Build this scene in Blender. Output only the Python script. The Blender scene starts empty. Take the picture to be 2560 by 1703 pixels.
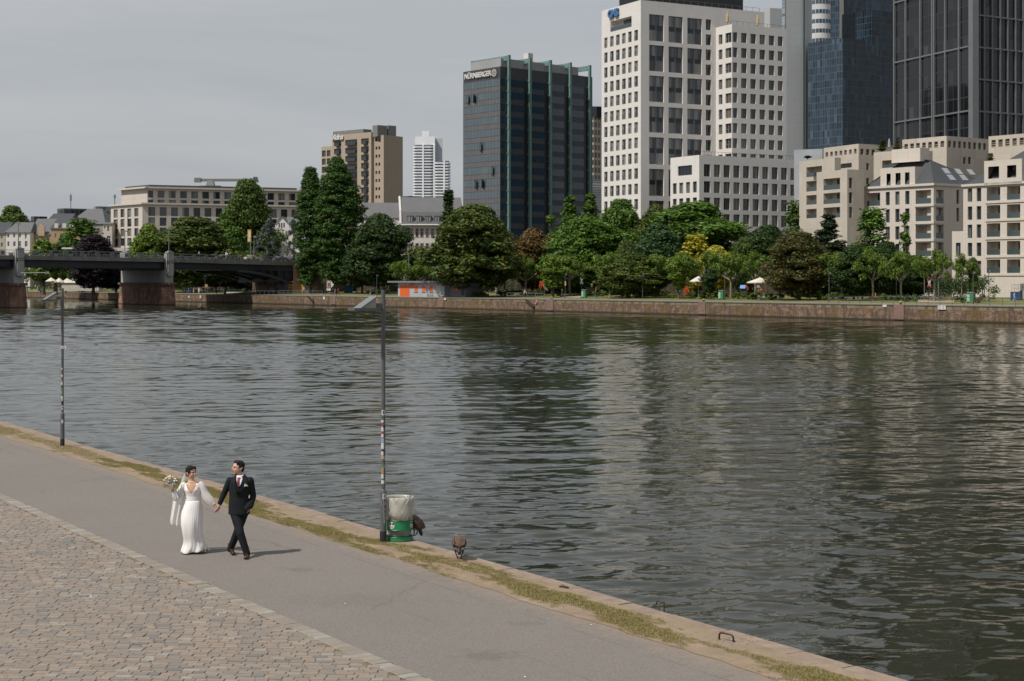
import bpy,bmesh,math,random
import numpy as np
from mathutils import Vector,Matrix,noise
random.seed(7)
F=3950.0;CX=1280.0;YH=697.0;EYE=6.2
R=math.radians
scene=bpy.context.scene
COL=scene.collection
def P(px,py,D):
 return Vector(((px-CX)*D/F,D,EYE-(py-YH)*D/F))
def PG(px,D,z=0.0):
 return Vector(((px-CX)*D/F,D,z))
def ground_at(px,py,z):
 D=F*(EYE-z)/(py-YH)
 return Vector(((px-CX)*D/F,D,z))
def link(o,parent=None):
 COL.objects.link(o)
 if parent is not None:
  o.parent=parent
 return o
def tag(o,label=None,cat=None,group=None,kind=None):
 if label:o['label']=label
 if cat:o['category']=cat
 if group:o['group']=group
 if kind:o['kind']=kind
 return o
def thing(name,label,cat,loc=(0,0,0),rz=0.0,group=None,scale=None):
 o=bpy.data.objects.new(name,None)
 o.empty_display_size=0.3
 link(o);o.location=loc;o.rotation_euler=(0,0,rz)
 if scale is not None:o.scale=scale
 return tag(o,label,cat,group)
def dup(root,loc=None,rz=None,label=None,group=None,scale=None):
 def cp(o,par):
  c=o.copy();COL.objects.link(c);c.parent=par
  for ch in kids.get(o.name,[]):
   cp(ch,c)
  return c
 kids={}
 def walk(o):
  kids[o.name]=list(o.children)
  for ch in o.children:walk(ch)
 walk(root)
 c=cp(root,None)
 if loc is not None:c.location=loc
 if rz is not None:c.rotation_euler=(0,0,rz)
 if label:c['label']=label
 if group:c['group']=group
 if scale is not None:c.scale=scale
 return c
class MB:
 def __init__(s):
  s.v=[];s.f=[];s.m=[];s.cur=0
 def add(s,vs,fs,m=None):
  b=len(s.v);s.v+=[tuple(v)for v in vs]
  for f in fs:
   s.f.append(tuple(b+i for i in f));s.m.append(s.cur if m is None else m)
 def quad(s,a,b,c,d,m=None):
  s.add([a,b,c,d],[(0,1,2,3)],m)
 def box(s,c,size,rz=0.0,m=None,top=1.0,rot=None):
  x,y,z=size[0]/2,size[1]/2,size[2]/2
  vs=[]
  for dz in(-1,1):
   k=top if dz>0 else 1.0
   for dx,dy in((-1,-1),(1,-1),(1,1),(-1,1)):
    vs.append(Vector((dx*x*k,dy*y*k,dz*z)))
  M_=rot if rot is not None else Matrix.Rotation(rz,3,'Z')
  c=Vector(c)
  vs=[c+M_@v for v in vs]
  s.add(vs,[(3,2,1,0),(4,5,6,7),(0,1,5,4),(1,2,6,5),(2,3,7,6),(3,0,4,7)],m)
 def box2(s,a,b,m=None):
  s.box([(a[i]+b[i])/2 for i in range(3)],[abs(b[i]-a[i])for i in range(3)],m=m)
 def tube(s,pts,rad,n=8,m=None,cap=True,flat=1.0,updir=None):
  pts=[Vector(p)for p in pts]
  if not hasattr(rad,'__len__'):rad=[rad]*len(pts)
  vs=[];prev=None
  for i,p in enumerate(pts):
   if i==0:t=pts[1]-p
   elif i==len(pts)-1:t=p-pts[i-1]
   else:t=(pts[i+1]-p).normalized()+(p-pts[i-1]).normalized()
   if t.length<1e-9:t=Vector((0,0,1))
   t.normalize()
   if prev is None:
    a=Vector((0,0,1))if abs(t.z)<0.9 else Vector((1,0,0))
    if updir is not None:a=Vector(updir)
    u=t.cross(a).normalized()
   else:
    u=(prev-t*prev.dot(t));
    if u.length<1e-6:u=t.orthogonal()
    u.normalize()
   prev=u;w=t.cross(u)
   for k in range(n):
    an=2*math.pi*k/n
    vs.append(p+(u*math.cos(an)+w*math.sin(an)*flat)*rad[i])
  fs=[]
  for i in range(len(pts)-1):
   for k in range(n):
    a=i*n+k;b=i*n+(k+1)%n
    fs.append((a,b,b+n,a+n))
  if cap:
   fs.append(tuple(range(n-1,-1,-1)))
   fs.append(tuple((len(pts)-1)*n+k for k in range(n)))
  s.add(vs,fs,m)
 def lathe(s,prof,n=16,c=(0,0,0),m=None,sx=1.0,sy=1.0):
  vs=[];c=Vector(c)
  for r,z in prof:
   for k in range(n):
    a=2*math.pi*k/n
    vs.append(c+Vector((r*math.cos(a)*sx,r*math.sin(a)*sy,z)))
  fs=[]
  for i in range(len(prof)-1):
   for k in range(n):
    a=i*n+k;b=i*n+(k+1)%n
    fs.append((a,b,b+n,a+n))
  s.add(vs,fs,m)
 def prism(s,poly,z0,z1,m=None,M_=None):
  n=len(poly)
  vs=[Vector((p[0],p[1],z0))for p in poly]+[Vector((p[0],p[1],z1))for p in poly]
  if M_ is not None:vs=[M_@v for v in vs]
  fs=[tuple(range(n-1,-1,-1)),tuple(range(n,2*n))]
  for k in range(n):
   a,b=k,(k+1)%n
   fs.append((a,b,b+n,a+n))
  s.add(vs,fs,m)
 def ball(s,c,r,nu=10,nv=7,m=None,rot=None):
  if not hasattr(r,'__len__'):r=(r,r,r)
  c=Vector(c);vs=[];fs=[]
  for j in range(nv+1):
   th=math.pi*j/nv
   for i in range(nu):
    ph=2*math.pi*i/nu
    v=Vector((r[0]*math.sin(th)*math.cos(ph),r[1]*math.sin(th)*math.sin(ph),r[2]*math.cos(th)))
    if rot is not None:v=rot@v
    vs.append(c+v)
  for j in range(nv):
   for i in range(nu):
    a=j*nu+i;b=j*nu+(i+1)%nu
    fs.append((a,a+nu,b+nu,b))
  s.add(vs,fs,m)
 def capsule(s,p0,p1,r0,r1,n=10,m=None,flat=1.0,updir=None):
  p0=Vector(p0);p1=Vector(p1);t=(p1-p0);L=t.length;t.normalize()
  pts=[];rad=[]
  for k in range(5):
   a=math.pi/2*(k/4)
   pts.append(p0-t*r0*math.cos(a)*0.98);rad.append(max(1e-3,r0*math.sin(a)))
  for k in range(5):
   a=math.pi/2*(1-k/4)
   pts.append(p1+t*r1*math.cos(a)*0.98);rad.append(max(1e-3,r1*math.sin(a)))
  s.tube(pts,rad,n,m,True,flat,updir)
 def mesh(s,name,mats,smooth=False):
  me=bpy.data.meshes.new(name)
  me.from_pydata(s.v,[],s.f)
  for mt in(mats if isinstance(mats,(list,tuple))else[mats]):me.materials.append(mt)
  me.polygons.foreach_set('material_index',s.m)
  if smooth:me.polygons.foreach_set('use_smooth',[True]*len(s.f))
  me.update()
  return me
 def build(s,name,mats,parent=None,loc=(0,0,0),rz=0.0,smooth=False,bevel=0.0,remesh=0.0,sm=0,recalc=True):
  me=s.mesh(name,mats,smooth or remesh>0)
  if recalc:
   bm=bmesh.new();bm.from_mesh(me);bmesh.ops.recalc_face_normals(bm,faces=bm.faces);bm.to_mesh(me);bm.free()
  o=bpy.data.objects.new(name,me);link(o,parent)
  o.location=loc;o.rotation_euler=(0,0,rz)
  if bevel>0:
   b=o.modifiers.new('b','BEVEL');b.width=bevel;b.segments=2;b.limit_method='ANGLE';b.angle_limit=R(40)
  if remesh>0:
   r=o.modifiers.new('r','REMESH');r.mode='VOXEL';r.voxel_size=remesh;r.use_smooth_shade=True
   if sm:
    q=o.modifiers.new('s','SMOOTH');q.factor=0.5;q.iterations=sm
  return o
def text_mesh(txt,size,mat,name,parent,loc,rot,extrude=0.05,align='LEFT',shear=0.0,space=1.0,bold=0.0):
 cu=bpy.data.curves.new(name,'FONT');cu.body=txt;cu.size=size;cu.extrude=extrude
 cu.align_x=align;cu.shear=shear;cu.space_character=space;cu.offset=bold
 cu.resolution_u=3
 to=bpy.data.objects.new('tmp',cu);COL.objects.link(to)
 dg=bpy.context.evaluated_depsgraph_get();dg.update()
 me=bpy.data.meshes.new_from_object(to.evaluated_get(dg))
 bpy.data.objects.remove(to);me.name=name
 me.materials.clear();me.materials.append(mat)
 o=bpy.data.objects.new(name,me);link(o,parent)
 o.location=loc;o.rotation_euler=rot
 return o
class NT:
 def __init__(s,tree):s.t=tree;s.n=tree.nodes;s.l=tree.links
 def node(s,typ,**kw):
  nd=s.n.new(typ)
  for k,v in kw.items():
   if k.startswith('i_'):
    nd.inputs[k[2:].replace('_',' ')].default_value=v
   else:setattr(nd,k,v)
  return nd
 def con(s,a,b):s.l.new(a,b)
 def ramp(s,fac,stops,interp='LINEAR'):
  r=s.n.new('ShaderNodeValToRGB');r.color_ramp.interpolation=interp
  e=r.color_ramp.elements
  while len(e)>1:e.remove(e[-1])
  e[0].position=stops[0][0];e[0].color=c4(stops[0][1])
  for p,c in stops[1:]:
   k=e.new(p);k.color=c4(c)
  s.con(fac,r.inputs[0]);return r.outputs[0]
 def mix(s,fac,a,b,blend='MIX'):
  m=s.n.new('ShaderNodeMix');m.data_type='RGBA';m.blend_type=blend
  for i,v in((0,fac),(6,a),(7,b)):
   if hasattr(v,'is_linked')or hasattr(v,'links'):s.con(v,m.inputs[i])
   else:m.inputs[i].default_value=v if i==0 else c4(v)
  return m.outputs[2]
 def math(s,op,a,b=None,c=None,clamp=False):
  m=s.n.new('ShaderNodeMath');m.operation=op;m.use_clamp=clamp
  for i,v in enumerate((a,b,c)):
   if v is None:continue
   if hasattr(v,'links'):s.con(v,m.inputs[i])
   else:m.inputs[i].default_value=v
  return m.outputs[0]
 def noise(s,vec,scale,detail=4,rough=0.55,dist=0.0,out='Fac'):
  n=s.node('ShaderNodeTexNoise');n.inputs['Scale'].default_value=scale
  n.inputs['Detail'].default_value=detail;n.inputs['Roughness'].default_value=rough;n.inputs['Distortion'].default_value=dist
  if vec is not None:s.con(vec,n.inputs['Vector'])
  return n.outputs[out]
 def mapping(s,vec,scale=(1,1,1),rot=(0,0,0),loc=(0,0,0)):
  m=s.node('ShaderNodeMapping');m.inputs['Scale'].default_value=scale
  m.inputs['Rotation'].default_value=rot;m.inputs['Location'].default_value=loc
  s.con(vec,m.inputs['Vector']);return m.outputs[0]
 def bump(s,h,strength,dist,normal=None):
  b=s.node('ShaderNodeBump');b.inputs['Strength'].default_value=strength;b.inputs['Distance'].default_value=dist
  s.con(h,b.inputs['Height'])
  if normal is not None:s.con(normal,b.inputs['Normal'])
  return b.outputs[0]
def c4(c):return tuple(c)if len(c)==4 else(c[0],c[1],c[2],1.0)
def newmat(name):
 m=bpy.data.materials.new(name);m.use_nodes=True
 nt=NT(m.node_tree);b=m.node_tree.nodes['Principled BSDF']
 return m,nt,b
_mc={}
def M(name,c1,c2=None,scale=1.0,rough=0.75,metal=0.0,bump=0.0,bscale=None,detail=5,spec=0.5,sss=0.0,stretch=(1,1,1),coat=0.0):
 if name in _mc:return _mc[name]
 m,nt,b=newmat(name)
 tc=nt.node('ShaderNodeTexCoord');vec=nt.mapping(tc.outputs['Object'],stretch)
 if c2 is None:c2=tuple(x*0.82 for x in c1)
 fac=nt.noise(vec,scale,detail,0.6)
 col=nt.ramp(fac,[(0.32,c2),(0.68,c1)])
 nt.con(col,b.inputs['Base Color'])
 b.inputs['Roughness'].default_value=rough;b.inputs['Metallic'].default_value=metal
 b.inputs['Specular IOR Level'].default_value=spec
 if coat:b.inputs['Coat Weight'].default_value=coat;b.inputs['Coat Roughness'].default_value=0.08
 if sss:b.inputs['Subsurface Weight'].default_value=sss;b.inputs['Subsurface Radius'].default_value=(0.02,0.008,0.005)
 if bump:
  h=nt.noise(vec,bscale or scale*3,4,0.6)
  nt.con(nt.bump(h,0.6,bump),b.inputs['Normal'])
 _mc[name]=m
 return m
cam=bpy.data.cameras.new('camera');camo=bpy.data.objects.new('camera',cam);link(camo)
camo.location=(0,0,EYE);camo.rotation_euler=(R(90),0,0)
cam.sensor_width=36;cam.lens=36*F/2560;cam.shift_y=-(851.5-YH)/2560
cam.clip_start=0.5;cam.clip_end=20000
cam.dof.use_dof=True;cam.dof.focus_distance=29.0;cam.dof.aperture_fstop=10.0
scene.camera=camo
sun=bpy.data.lights.new('sun','SUN');suno=bpy.data.objects.new('sun',sun);link(suno)
SUN_EL=R(55);az=math.atan2(-0.80,-0.60)
sd=Vector((-0.80*math.cos(SUN_EL),-0.60*math.cos(SUN_EL),math.sin(SUN_EL)))
suno.rotation_euler=(-sd).to_track_quat('-Z','Y').to_euler()
sun.energy=4.3;sun.angle=R(1.2);sun.color=(1.0,0.95,0.885)
w=bpy.data.worlds.new('World');scene.world=w;w.use_nodes=True
wn=NT(w.node_tree);bg=w.node_tree.nodes['Background']
sky=wn.node('ShaderNodeTexSky',sky_type='NISHITA');sky.sun_disc=False
sky.sun_elevation=SUN_EL;sky.sun_rotation=az;sky.air_density=1.2;sky.dust_density=2.5;sky.ozone_density=1.5
tcw=wn.node('ShaderNodeTexCoord')
v1=wn.mapping(tcw.outputs['Generated'],(0.8,0.8,3.2),(0,R(6),0))
n1=wn.noise(v1,2.6,7,0.55,0.6)
v2=wn.mapping(tcw.outputs['Generated'],(1.0,1.0,7.0),(0,R(-4),0),(3.1,0.4,0))
n2=wn.noise(v2,7.0,6,0.6,0.8)
cl=wn.math('ADD',wn.math('MULTIPLY',n1,0.85),wn.math('MULTIPLY',n2,0.15))
cloud=wn.ramp(cl,[(0.30,(3.05,3.24,3.52)),(0.48,(3.62,3.80,4.04)),(0.58,(3.95,4.09,4.27)),(0.72,(4.45,4.50,4.58))])
skyc=wn.mix(0.92,sky.outputs[0],cloud)
wn.con(skyc,bg.inputs[0]);bg.inputs[1].default_value=0.12
scene.view_settings.view_transform='Standard';scene.view_settings.look='None'
scene.view_settings.exposure=0.0;scene.view_settings.gamma=1.0
scene.render.engine='CYCLES'
NU=Vector((-0.5376,0.8432,0));NV=Vector((0.8432,0.5376,0))
def near(u,v,z=1.1):return NU*u+NV*v+Vector((0,0,z))
NZ=1.1
FU=Vector((-0.6036,0.7972,0));FV=Vector((0.7972,0.6036,0))
def farD(px):return F*EYE/(45.7+0.0267*px)
FO=PG(1280,farD(1280))
def far(u,v,z=0.0):return FO+FU*u+FV*v+Vector((0,0,z))
def far_u(px,v=0.0):
 o=FO+FV*v;k=(px-CX)/F
 return(k*o.y-o.x)/(FU.x-k*FU.y)
QZ=lambda u:2.33-0.0011*u
def far_px(px,v,dz=0.0):
 u=far_u(px,v);return far(u,v,QZ(u)+dz)
UA,UB=-160.0,700.0
def ground_sheet(name,pts,mat,kind='structure'):
 mb=MB();mb.add(pts,[tuple(range(len(pts)))])
 o=mb.build(name,mat);
 if o.data.polygons[0].normal.z<0:o.data.flip_normals()
 return tag(o,kind=kind)
wm,nt,b=newmat('river_water')
tc=nt.node('ShaderNodeTexCoord')
rip=nt.noise(nt.mapping(tc.outputs['Object'],(2.2,4.0,1),(0,0,R(-10))),1.0,3,0.55,0.3)
nt.con(nt.bump(rip,0.25,0.03),b.inputs['Normal'])
b.inputs['Base Color'].default_value=(0.020,0.021,0.011,1)
b.inputs['Roughness'].default_value=0.035;b.inputs['IOR'].default_value=1.33
rg=np.random.RandomState(5)
ys=np.concatenate([np.arange(13,60,.085),np.arange(60,150,.18),np.arange(150,330,.42),np.arange(330,620,.9)])
ts=np.concatenate([np.linspace(-1.1,-.37,110),np.linspace(-.368,.368,540),np.linspace(.372,1.3,140)]);Yg,Tg=np.meshgrid(ys,ts,indexing='ij');Xg=Tg*Yg;Hh=np.zeros_like(Yg)
lowf=np.zeros_like(Yg)
for k in range(9):
 lm=rg.uniform(14,70);an=rg.normal(math.pi/2,.5);kx,ky=2*math.pi/lm*math.cos(an),2*math.pi/lm*math.sin(an);lowf+=np.sin(kx*Xg+ky*Yg+rg.uniform(0,6.28))/3
calm=0.72+0.34*np.tanh(lowf*1.6)
for k in range(64):
 lm=0.34*(3.6/0.34)**(rg.rand()**1.6);an=rg.normal(math.pi/2+.18,.55);kk=2*math.pi/lm;kx,ky=kk*math.cos(an),kk*math.sin(an)
 slope=0.0195*(1.0 if lm<1.6 else 0.62);am=slope/kk
 ph=kx*Xg+ky*Yg+rg.uniform(0,6.28)+0.6*np.sin(kx*.13*Xg-ky*.11*Yg+k)
 fade=np.clip(1.25-np.gradient(ys)[:,None]/(lm*.42),0,1)
 Hh+=am*np.sin(ph)*fade*(calm if lm<2.2 else 1.0)
Hh*=1+0.95*np.clip((Yg-45)/220,0,1)
V=np.stack([Xg,Yg,Hh],-1).reshape(-1,3).astype(np.float32);nr,nc=Yg.shape
i0=(np.arange(nr-1)[:,None]*nc+np.arange(nc-1)[None,:]).ravel();FQ=np.stack([i0,i0+1,i0+nc+1,i0+nc],1).astype(np.int32)
me=bpy.data.meshes.new('water');me.vertices.add(len(V));me.vertices.foreach_set('co',V.ravel());nf=len(FQ)
me.loops.add(4*nf);me.loops.foreach_set('vertex_index',FQ.ravel());me.polygons.add(nf);me.polygons.foreach_set('loop_start',np.arange(0,4*nf,4,dtype=np.int32));me.polygons.foreach_set('loop_total',np.full(nf,4,np.int32))
me.polygons.foreach_set('use_smooth',np.ones(nf,bool));me.materials.append(wm);me.update(calc_edges=True);tag(link(bpy.data.objects.new('water',me)),kind='structure')
ground_sheet('water',[(-1500,-40,-.12),(900,-40,-.12),(900,1600,-.12),(-1500,1600,-.12)],wm)
ground_sheet('ground',[(-6000,-300,-1.5),(6000,-300,-1.5),(6000,9000,-1.5),(-6000,9000,-1.5)],M('earth',(0.10,0.09,0.06),scale=0.05))
def asphalt_mat(name,base,dark):
 m,nt,b=newmat(name)
 tc=nt.node('ShaderNodeTexCoord');v=tc.outputs['Object']
 fine=nt.noise(v,28,4,0.8);mid=nt.noise(v,6,5,0.65);bigp=nt.noise(v,0.35,4,0.6)
 c=nt.mix(nt.ramp(bigp,[(0.35,(0,0,0)),(0.65,(1,1,1))]),tuple(x*0.90 for x in base),base)
 c=nt.mix(nt.ramp(mid,[(0.3,(0.30,0.30,0.30)),(0.7,(0,0,0))]),c,dark)
 c=nt.mix(nt.ramp(fine,[(0.38,(0.95,0.95,0.95)),(0.60,(0,0,0))]),c,dark)
 spk=nt.node('ShaderNodeTexVoronoi');spk.inputs['Scale'].default_value=45;nt.con(v,spk.inputs['Vector'])
 c=nt.mix(nt.ramp(spk.outputs['Distance'],[(0.06,(0.5,0.5,0.5)),(0.16,(0,0,0))]),c,tuple(min(1,x*1.9)for x in base))
 st=nt.noise(nt.mapping(v,(0.5,0.5,1),(0,0,R(57))),1.3,4,0.7,1.5)
 c=nt.mix(nt.ramp(st,[(0.70,(0,0,0)),(0.78,(0.45,0.45,0.45))]),c,dark)
 vo=nt.node('ShaderNodeTexVoronoi',feature='DISTANCE_TO_EDGE');vo.inputs['Scale'].default_value=0.16
 dv=nt.noise(v,1.5,4,0.7,0,'Color');vm=nt.node('ShaderNodeVectorMath',operation='MULTIPLY_ADD')
 nt.con(dv,vm.inputs[0]);vm.inputs[1].default_value=(0.5,0.5,0.5);nt.con(v,vm.inputs[2]);nt.con(vm.outputs[0],vo.inputs['Vector'])
 gate=nt.ramp(nt.noise(v,0.5,2),[(0.5,(0,0,0)),(0.6,(1,1,1))])
 crack=nt.math('MULTIPLY',nt.ramp(vo.outputs['Distance'],[(0.0,(0.55,0.55,0.55)),(0.006,(0,0,0))]),gate)
 c=nt.mix(crack,c,tuple(x*0.6 for x in dark))
 sp=nt.node('ShaderNodeSeparateXYZ');nt.con(v,sp.inputs[0])
 vv=nt.math('ADD',nt.math('MULTIPLY',sp.outputs[0],0.8432),nt.math('MULTIPLY',sp.outputs[1],0.5376));vv=nt.math('ADD',vv,nt.math('MULTIPLY',nt.math('SUBTRACT',mid,0.5),1.3))
 c=nt.mix(nt.math('MULTIPLY',nt.math('SUBTRACT',vv,13.15),1.1,clamp=True),c,(0.235,0.175,0.125))
 vs_=nt.math('ADD',nt.math('MULTIPLY',sp.outputs[0],0.8432),nt.math('MULTIPLY',sp.outputs[1],0.5376));wob=nt.math('MULTIPLY',nt.math('SUBTRACT',nt.noise(v,0.8,3,0.6),0.5),0.10)
 for sv,sk_ in((13.08,.55),(11.62,.35)):
  dd=nt.math('ABSOLUTE',nt.math('SUBTRACT',nt.math('ADD',vs_,wob),sv));c=nt.mix(nt.math('MULTIPLY',nt.math('LESS_THAN',dd,0.010),nt.math('MULTIPLY',nt.ramp(nt.noise(v,1.1,3,0.7),[(0.42,(0,0,0)),(0.55,(1,1,1))]),sk_)),c,tuple(x*0.5 for x in dark))
 for(sx,sy),rx,ry,an,k_ in STAINS:
  q=nt.mapping(v,(1/rx,1/ry,0),(0,0,0),(-sx/rx,-sy/ry,0));ln=nt.node('ShaderNodeVectorMath',operation='LENGTH');nt.con(q,ln.inputs[0])
  d_=nt.math('ADD',ln.outputs['Value'],nt.math('MULTIPLY',nt.math('SUBTRACT',mid,0.5),2.2))
  c=nt.mix(nt.ramp(d_,[(0.3,(abs(k_),)*3),(1.0,(0,0,0))]),c,dark if k_>0 else tuple(x*1.25 for x in base))
 nt.con(c,b.inputs['Base Color']);b.inputs['Roughness'].default_value=0.9
 nt.con(nt.bump(fine,0.5,0.012),b.inputs['Normal'])
 return m
def gxy(px,py):q=ground_at(px,py,NZ);return(q.x,q.y)
STAINS=[(gxy(1220,1640),.55,.45,0,.75),(gxy(750,1425),.45,.25,0,.6),(gxy(1110,1440),1.0,.5,0,.35),(gxy(900,1500),1.6,.7,0,.25),(gxy(1310,1560),.5,.2,0,.5)]
asp=asphalt_mat('warm_grey_asphalt',(0.218,0.194,0.170),(0.118,0.105,0.093))
def nrect(u0,u1,v0,v1,z):return[near(u0,v0,z),near(u1,v0,z),near(u1,v1,z),near(u0,v1,z)]
rs=random.Random(3)
us=[x*0.5 for x in range(-40,500)]
def vary(u,amp,sc,seed):return amp*noise.noise(Vector((u*sc,seed,0.3)))
def strip(name,u0,u1,step,va,vb,z,mat,kind='structure'):
 mb=MB();u=u0;prev=None
 while u<=u1:
  a,b_=near(u,va(u),z),near(u,vb(u),z)
  if prev:mb.quad(prev[0],a,b_,prev[1])
  prev=(a,b_);u+=step
 return tag(mb.build(name,mat),kind=kind)
eA=lambda u:13.62+vary(u,0.16,0.35,1.0)+vary(u,0.08,1.6,5.0)
COB=9.92
strip('asphalt_path',-20,260,0.4,lambda u:COB,lambda u:13.9,NZ+0.004,asp)
dm,nt,b=newmat('dry_earth')
tc=nt.node('ShaderNodeTexCoord');v=tc.outputs['Object']
n=nt.noise(v,2.2,6,0.7);f2=nt.noise(v,40,3,0.7);n3=nt.noise(v,0.5,3,0.6)
c=nt.ramp(n,[(0.3,(0.165,0.115,0.075)),(0.5,(0.255,0.185,0.125)),(0.72,(0.33,0.25,0.18))])
c=nt.mix(nt.ramp(f2,[(0.3,(0.5,0.5,0.5)),(0.6,(0,0,0))]),c,(0.15,0.10,0.065))
c=nt.mix(nt.ramp(n3,[(0.4,(0.0,0.0,0.0)),(0.7,(0.4,0.4,0.4))]),c,(0.27,0.21,0.165))
ng=nt.noise(v,0.9,5,0.7);c=nt.mix(nt.ramp(ng,[(0.44,(0,0,0)),(0.56,(0.32,0.32,0.32))]),c,(0.20,0.165,0.075))
pb=nt.node('ShaderNodeTexVoronoi');pb.inputs['Scale'].default_value=14;nt.con(v,pb.inputs['Vector'])
c=nt.mix(nt.ramp(pb.outputs['Distance'],[(0.05,(0.7,0.7,0.7)),(0.10,(0,0,0))]),c,(0.42,0.37,0.31))
nt.con(c,b.inputs['Base Color']);b.inputs['Roughness'].default_value=0.95
nt.con(nt.bump(nt.math('ADD',f2,nt.math('MULTIPLY',n,2.0)),0.6,0.02),b.inputs['Normal'])
strip('dirt_strip',-20,260,0.25,eA,lambda u:14.70+vary(u,0.12,0.6,9.0)+vary(u,0.07,2.7,3.0),NZ+0.010,dm)
sm_,nt,b=newmat('sandstone_coping')
tc=nt.node('ShaderNodeTexCoord');v=nt.mapping(tc.outputs['Object'],(1,1,1),(0,0,R(-122.52)))
sp=nt.node('ShaderNodeSeparateXYZ');nt.con(v,sp.inputs[0])
n=nt.noise(tc.outputs['Object'],3,6,0.7);f2=nt.noise(tc.outputs['Object'],45,3,0.7)
c=nt.ramp(n,[(0.3,(0.175,0.130,0.098)),(0.55,(0.270,0.205,0.155)),(0.75,(0.345,0.28,0.22))])
c=nt.mix(nt.ramp(f2,[(0.35,(0.4,0.4,0.4)),(0.6,(0,0,0))]),c,(0.16,0.11,0.08))
nt.con(c,b.inputs['Base Color']);b.inputs['Roughness'].default_value=0.9
nt.con(nt.bump(nt.math('ADD',n,f2),0.5,0.02),b.inputs['Normal'])
mb=MB();u=-20.0;rs=random.Random(5)
while u<260:
 L=rs.uniform(0.9,1.6);zt=NZ+0.003+rs.uniform(-0.008,0.004);v0=14.50;v1=15.05+rs.uniform(-0.045,0.03)
 c8=[near(u+0.008,v0,zt),near(u+L-0.008,v0,zt),near(u+L-0.008,v1-0.05,zt),near(u+0.008,v1-0.05,zt),near(u+0.008,v0,zt-0.3),near(u+L-0.008,v0,zt-0.3),near(u+L-0.008,v1,zt-0.05),near(u+0.008,v1,zt-0.05),near(u+L-0.008,v1,zt-0.35),near(u+0.008,v1,zt-0.35)]
 if not(7.05<u<8.0):
  mb.add(c8,[(0,1,2,3),(3,2,6,7),(7,6,8,9),(0,3,7,9,4),(1,5,8,6,2)])
 u+=L
q=mb.build('coping',sm_,recalc=False);tag(q,kind='structure')
brick_far=None
def masonry_mat(name,c1,c2,mortar,moss,bw=0.55,rh=0.24,rotz=0.0,zmoss=None,sc=1.0,band=None):
 m,nt,b=newmat(name)
 tc=nt.node('ShaderNodeTexCoord')
 v=nt.mapping(tc.outputs['Object'],(1,1,1),(0,0,rotz))
 sp=nt.node('ShaderNodeSeparateXYZ');nt.con(v,sp.inputs[0])
 cb=nt.node('ShaderNodeCombineXYZ');nt.con(sp.outputs[0],cb.inputs[0]);nt.con(sp.outputs[2],cb.inputs[1])
 br=nt.node('ShaderNodeTexBrick');nt.con(cb.outputs[0],br.inputs['Vector'])
 br.inputs['Scale'].default_value=1.0;br.inputs['Brick Width'].default_value=bw;br.inputs['Row Height'].default_value=rh
 br.inputs['Mortar Size'].default_value=0.028;br.inputs['Mortar Smooth'].default_value=0.3;br.inputs['Bias'].default_value=0.0
 br.inputs['Color1'].default_value=c4(c1);br.inputs['Color2'].default_value=c4(c2);br.inputs['Mortar'].default_value=c4(mortar)
 vo=tc.outputs['Object']
 n1=nt.noise(vo,0.35*sc,6,0.65);n2=nt.noise(nt.mapping(vo,(1.2,1.2,0.25)),1.3*sc,5,0.7);n3=nt.noise(vo,2.5*sc,4,0.7)
 c=nt.mix(nt.ramp(n3,[(0.3,(0.55,0.55,0.55)),(0.6,(0,0,0))]),br.outputs['Color'],tuple(x*0.55 for x in c2))
 c=nt.mix(nt.ramp(n2,[(0.44,(0,0,0)),(0.56,(0.80,0.80,0.80))]),c,tuple(x*0.36 for x in c1))
 n4=nt.noise(nt.mapping(vo,(1,1,1.6),(0,0,0),(9,3,1)),0.8*sc,5,0.7);c=nt.mix(nt.ramp(n4,[(0.52,(0,0,0)),(0.62,(0.75,0.75,0.75))]),c,tuple(min(1,x*1.35)for x in c1))
 c=nt.mix(nt.ramp(n1,[(0.50,(0,0,0)),(0.60,(0.75,0.75,0.75))]),c,moss)
 if band:
  f=nt.math('GREATER_THAN',sp.outputs[2],band)
  nb=nt.noise(nt.mapping(vo,(1,1,0.3)),1.1,4,0.7)
  c=nt.mix(nt.math('MULTIPLY',f,0.85),c,nt.ramp(nb,[(0.40,(0.090,0.072,0.050)),(0.56,(0.235,0.195,0.130))]))
 if zmoss:
  g=nt.math('SUBTRACT',zmoss,sp.outputs[2]);g=nt.math('MULTIPLY',g,4.0,clamp=True)
  c=nt.mix(g,c,(0.030,0.028,0.012))
 nt.con(c,b.inputs['Base Color']);b.inputs['Roughness'].default_value=0.93
 nt.con(nt.bump(nt.math('ADD',br.outputs['Fac'],nt.math('MULTIPLY',n3,-1.5)),0.5,-0.04),b.inputs['Normal'])
 return m
nw=masonry_mat('near_quay_stone',(0.24,0.15,0.11),(0.17,0.11,0.085),(0.12,0.10,0.08),(0.06,0.06,0.02),rotz=R(-122.5),zmoss=0.35)
mb=MB();mb.quad(near(-20,15.0,NZ-0.28),near(260,15.0,NZ-0.28),near(260,15.0,-1.4),near(-20,15.0,-1.4))
tag(mb.build('near_quay_wall',nw),'low sandstone quay wall at the water edge of the near bank','wall')
ckm,nt,b=newmat('stone_setts')
geo=nt.node('ShaderNodeNewGeometry');tc=nt.node('ShaderNodeTexCoord')
c=nt.ramp(geo.outputs['Random Per Island'],[(0.0,(0.205,0.168,0.136)),(0.25,(0.240,0.190,0.152)),(0.45,(0.200,0.174,0.148)),(0.62,(0.255,0.208,0.164)),(0.80,(0.185,0.164,0.145)),(0.91,(0.132,0.136,0.138)),(0.945,(0.275,0.255,0.215))],'CONSTANT')
n=nt.noise(tc.outputs['Object'],9,5,0.7);n0=nt.noise(tc.outputs['Object'],0.5,3,0.6)
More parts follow.
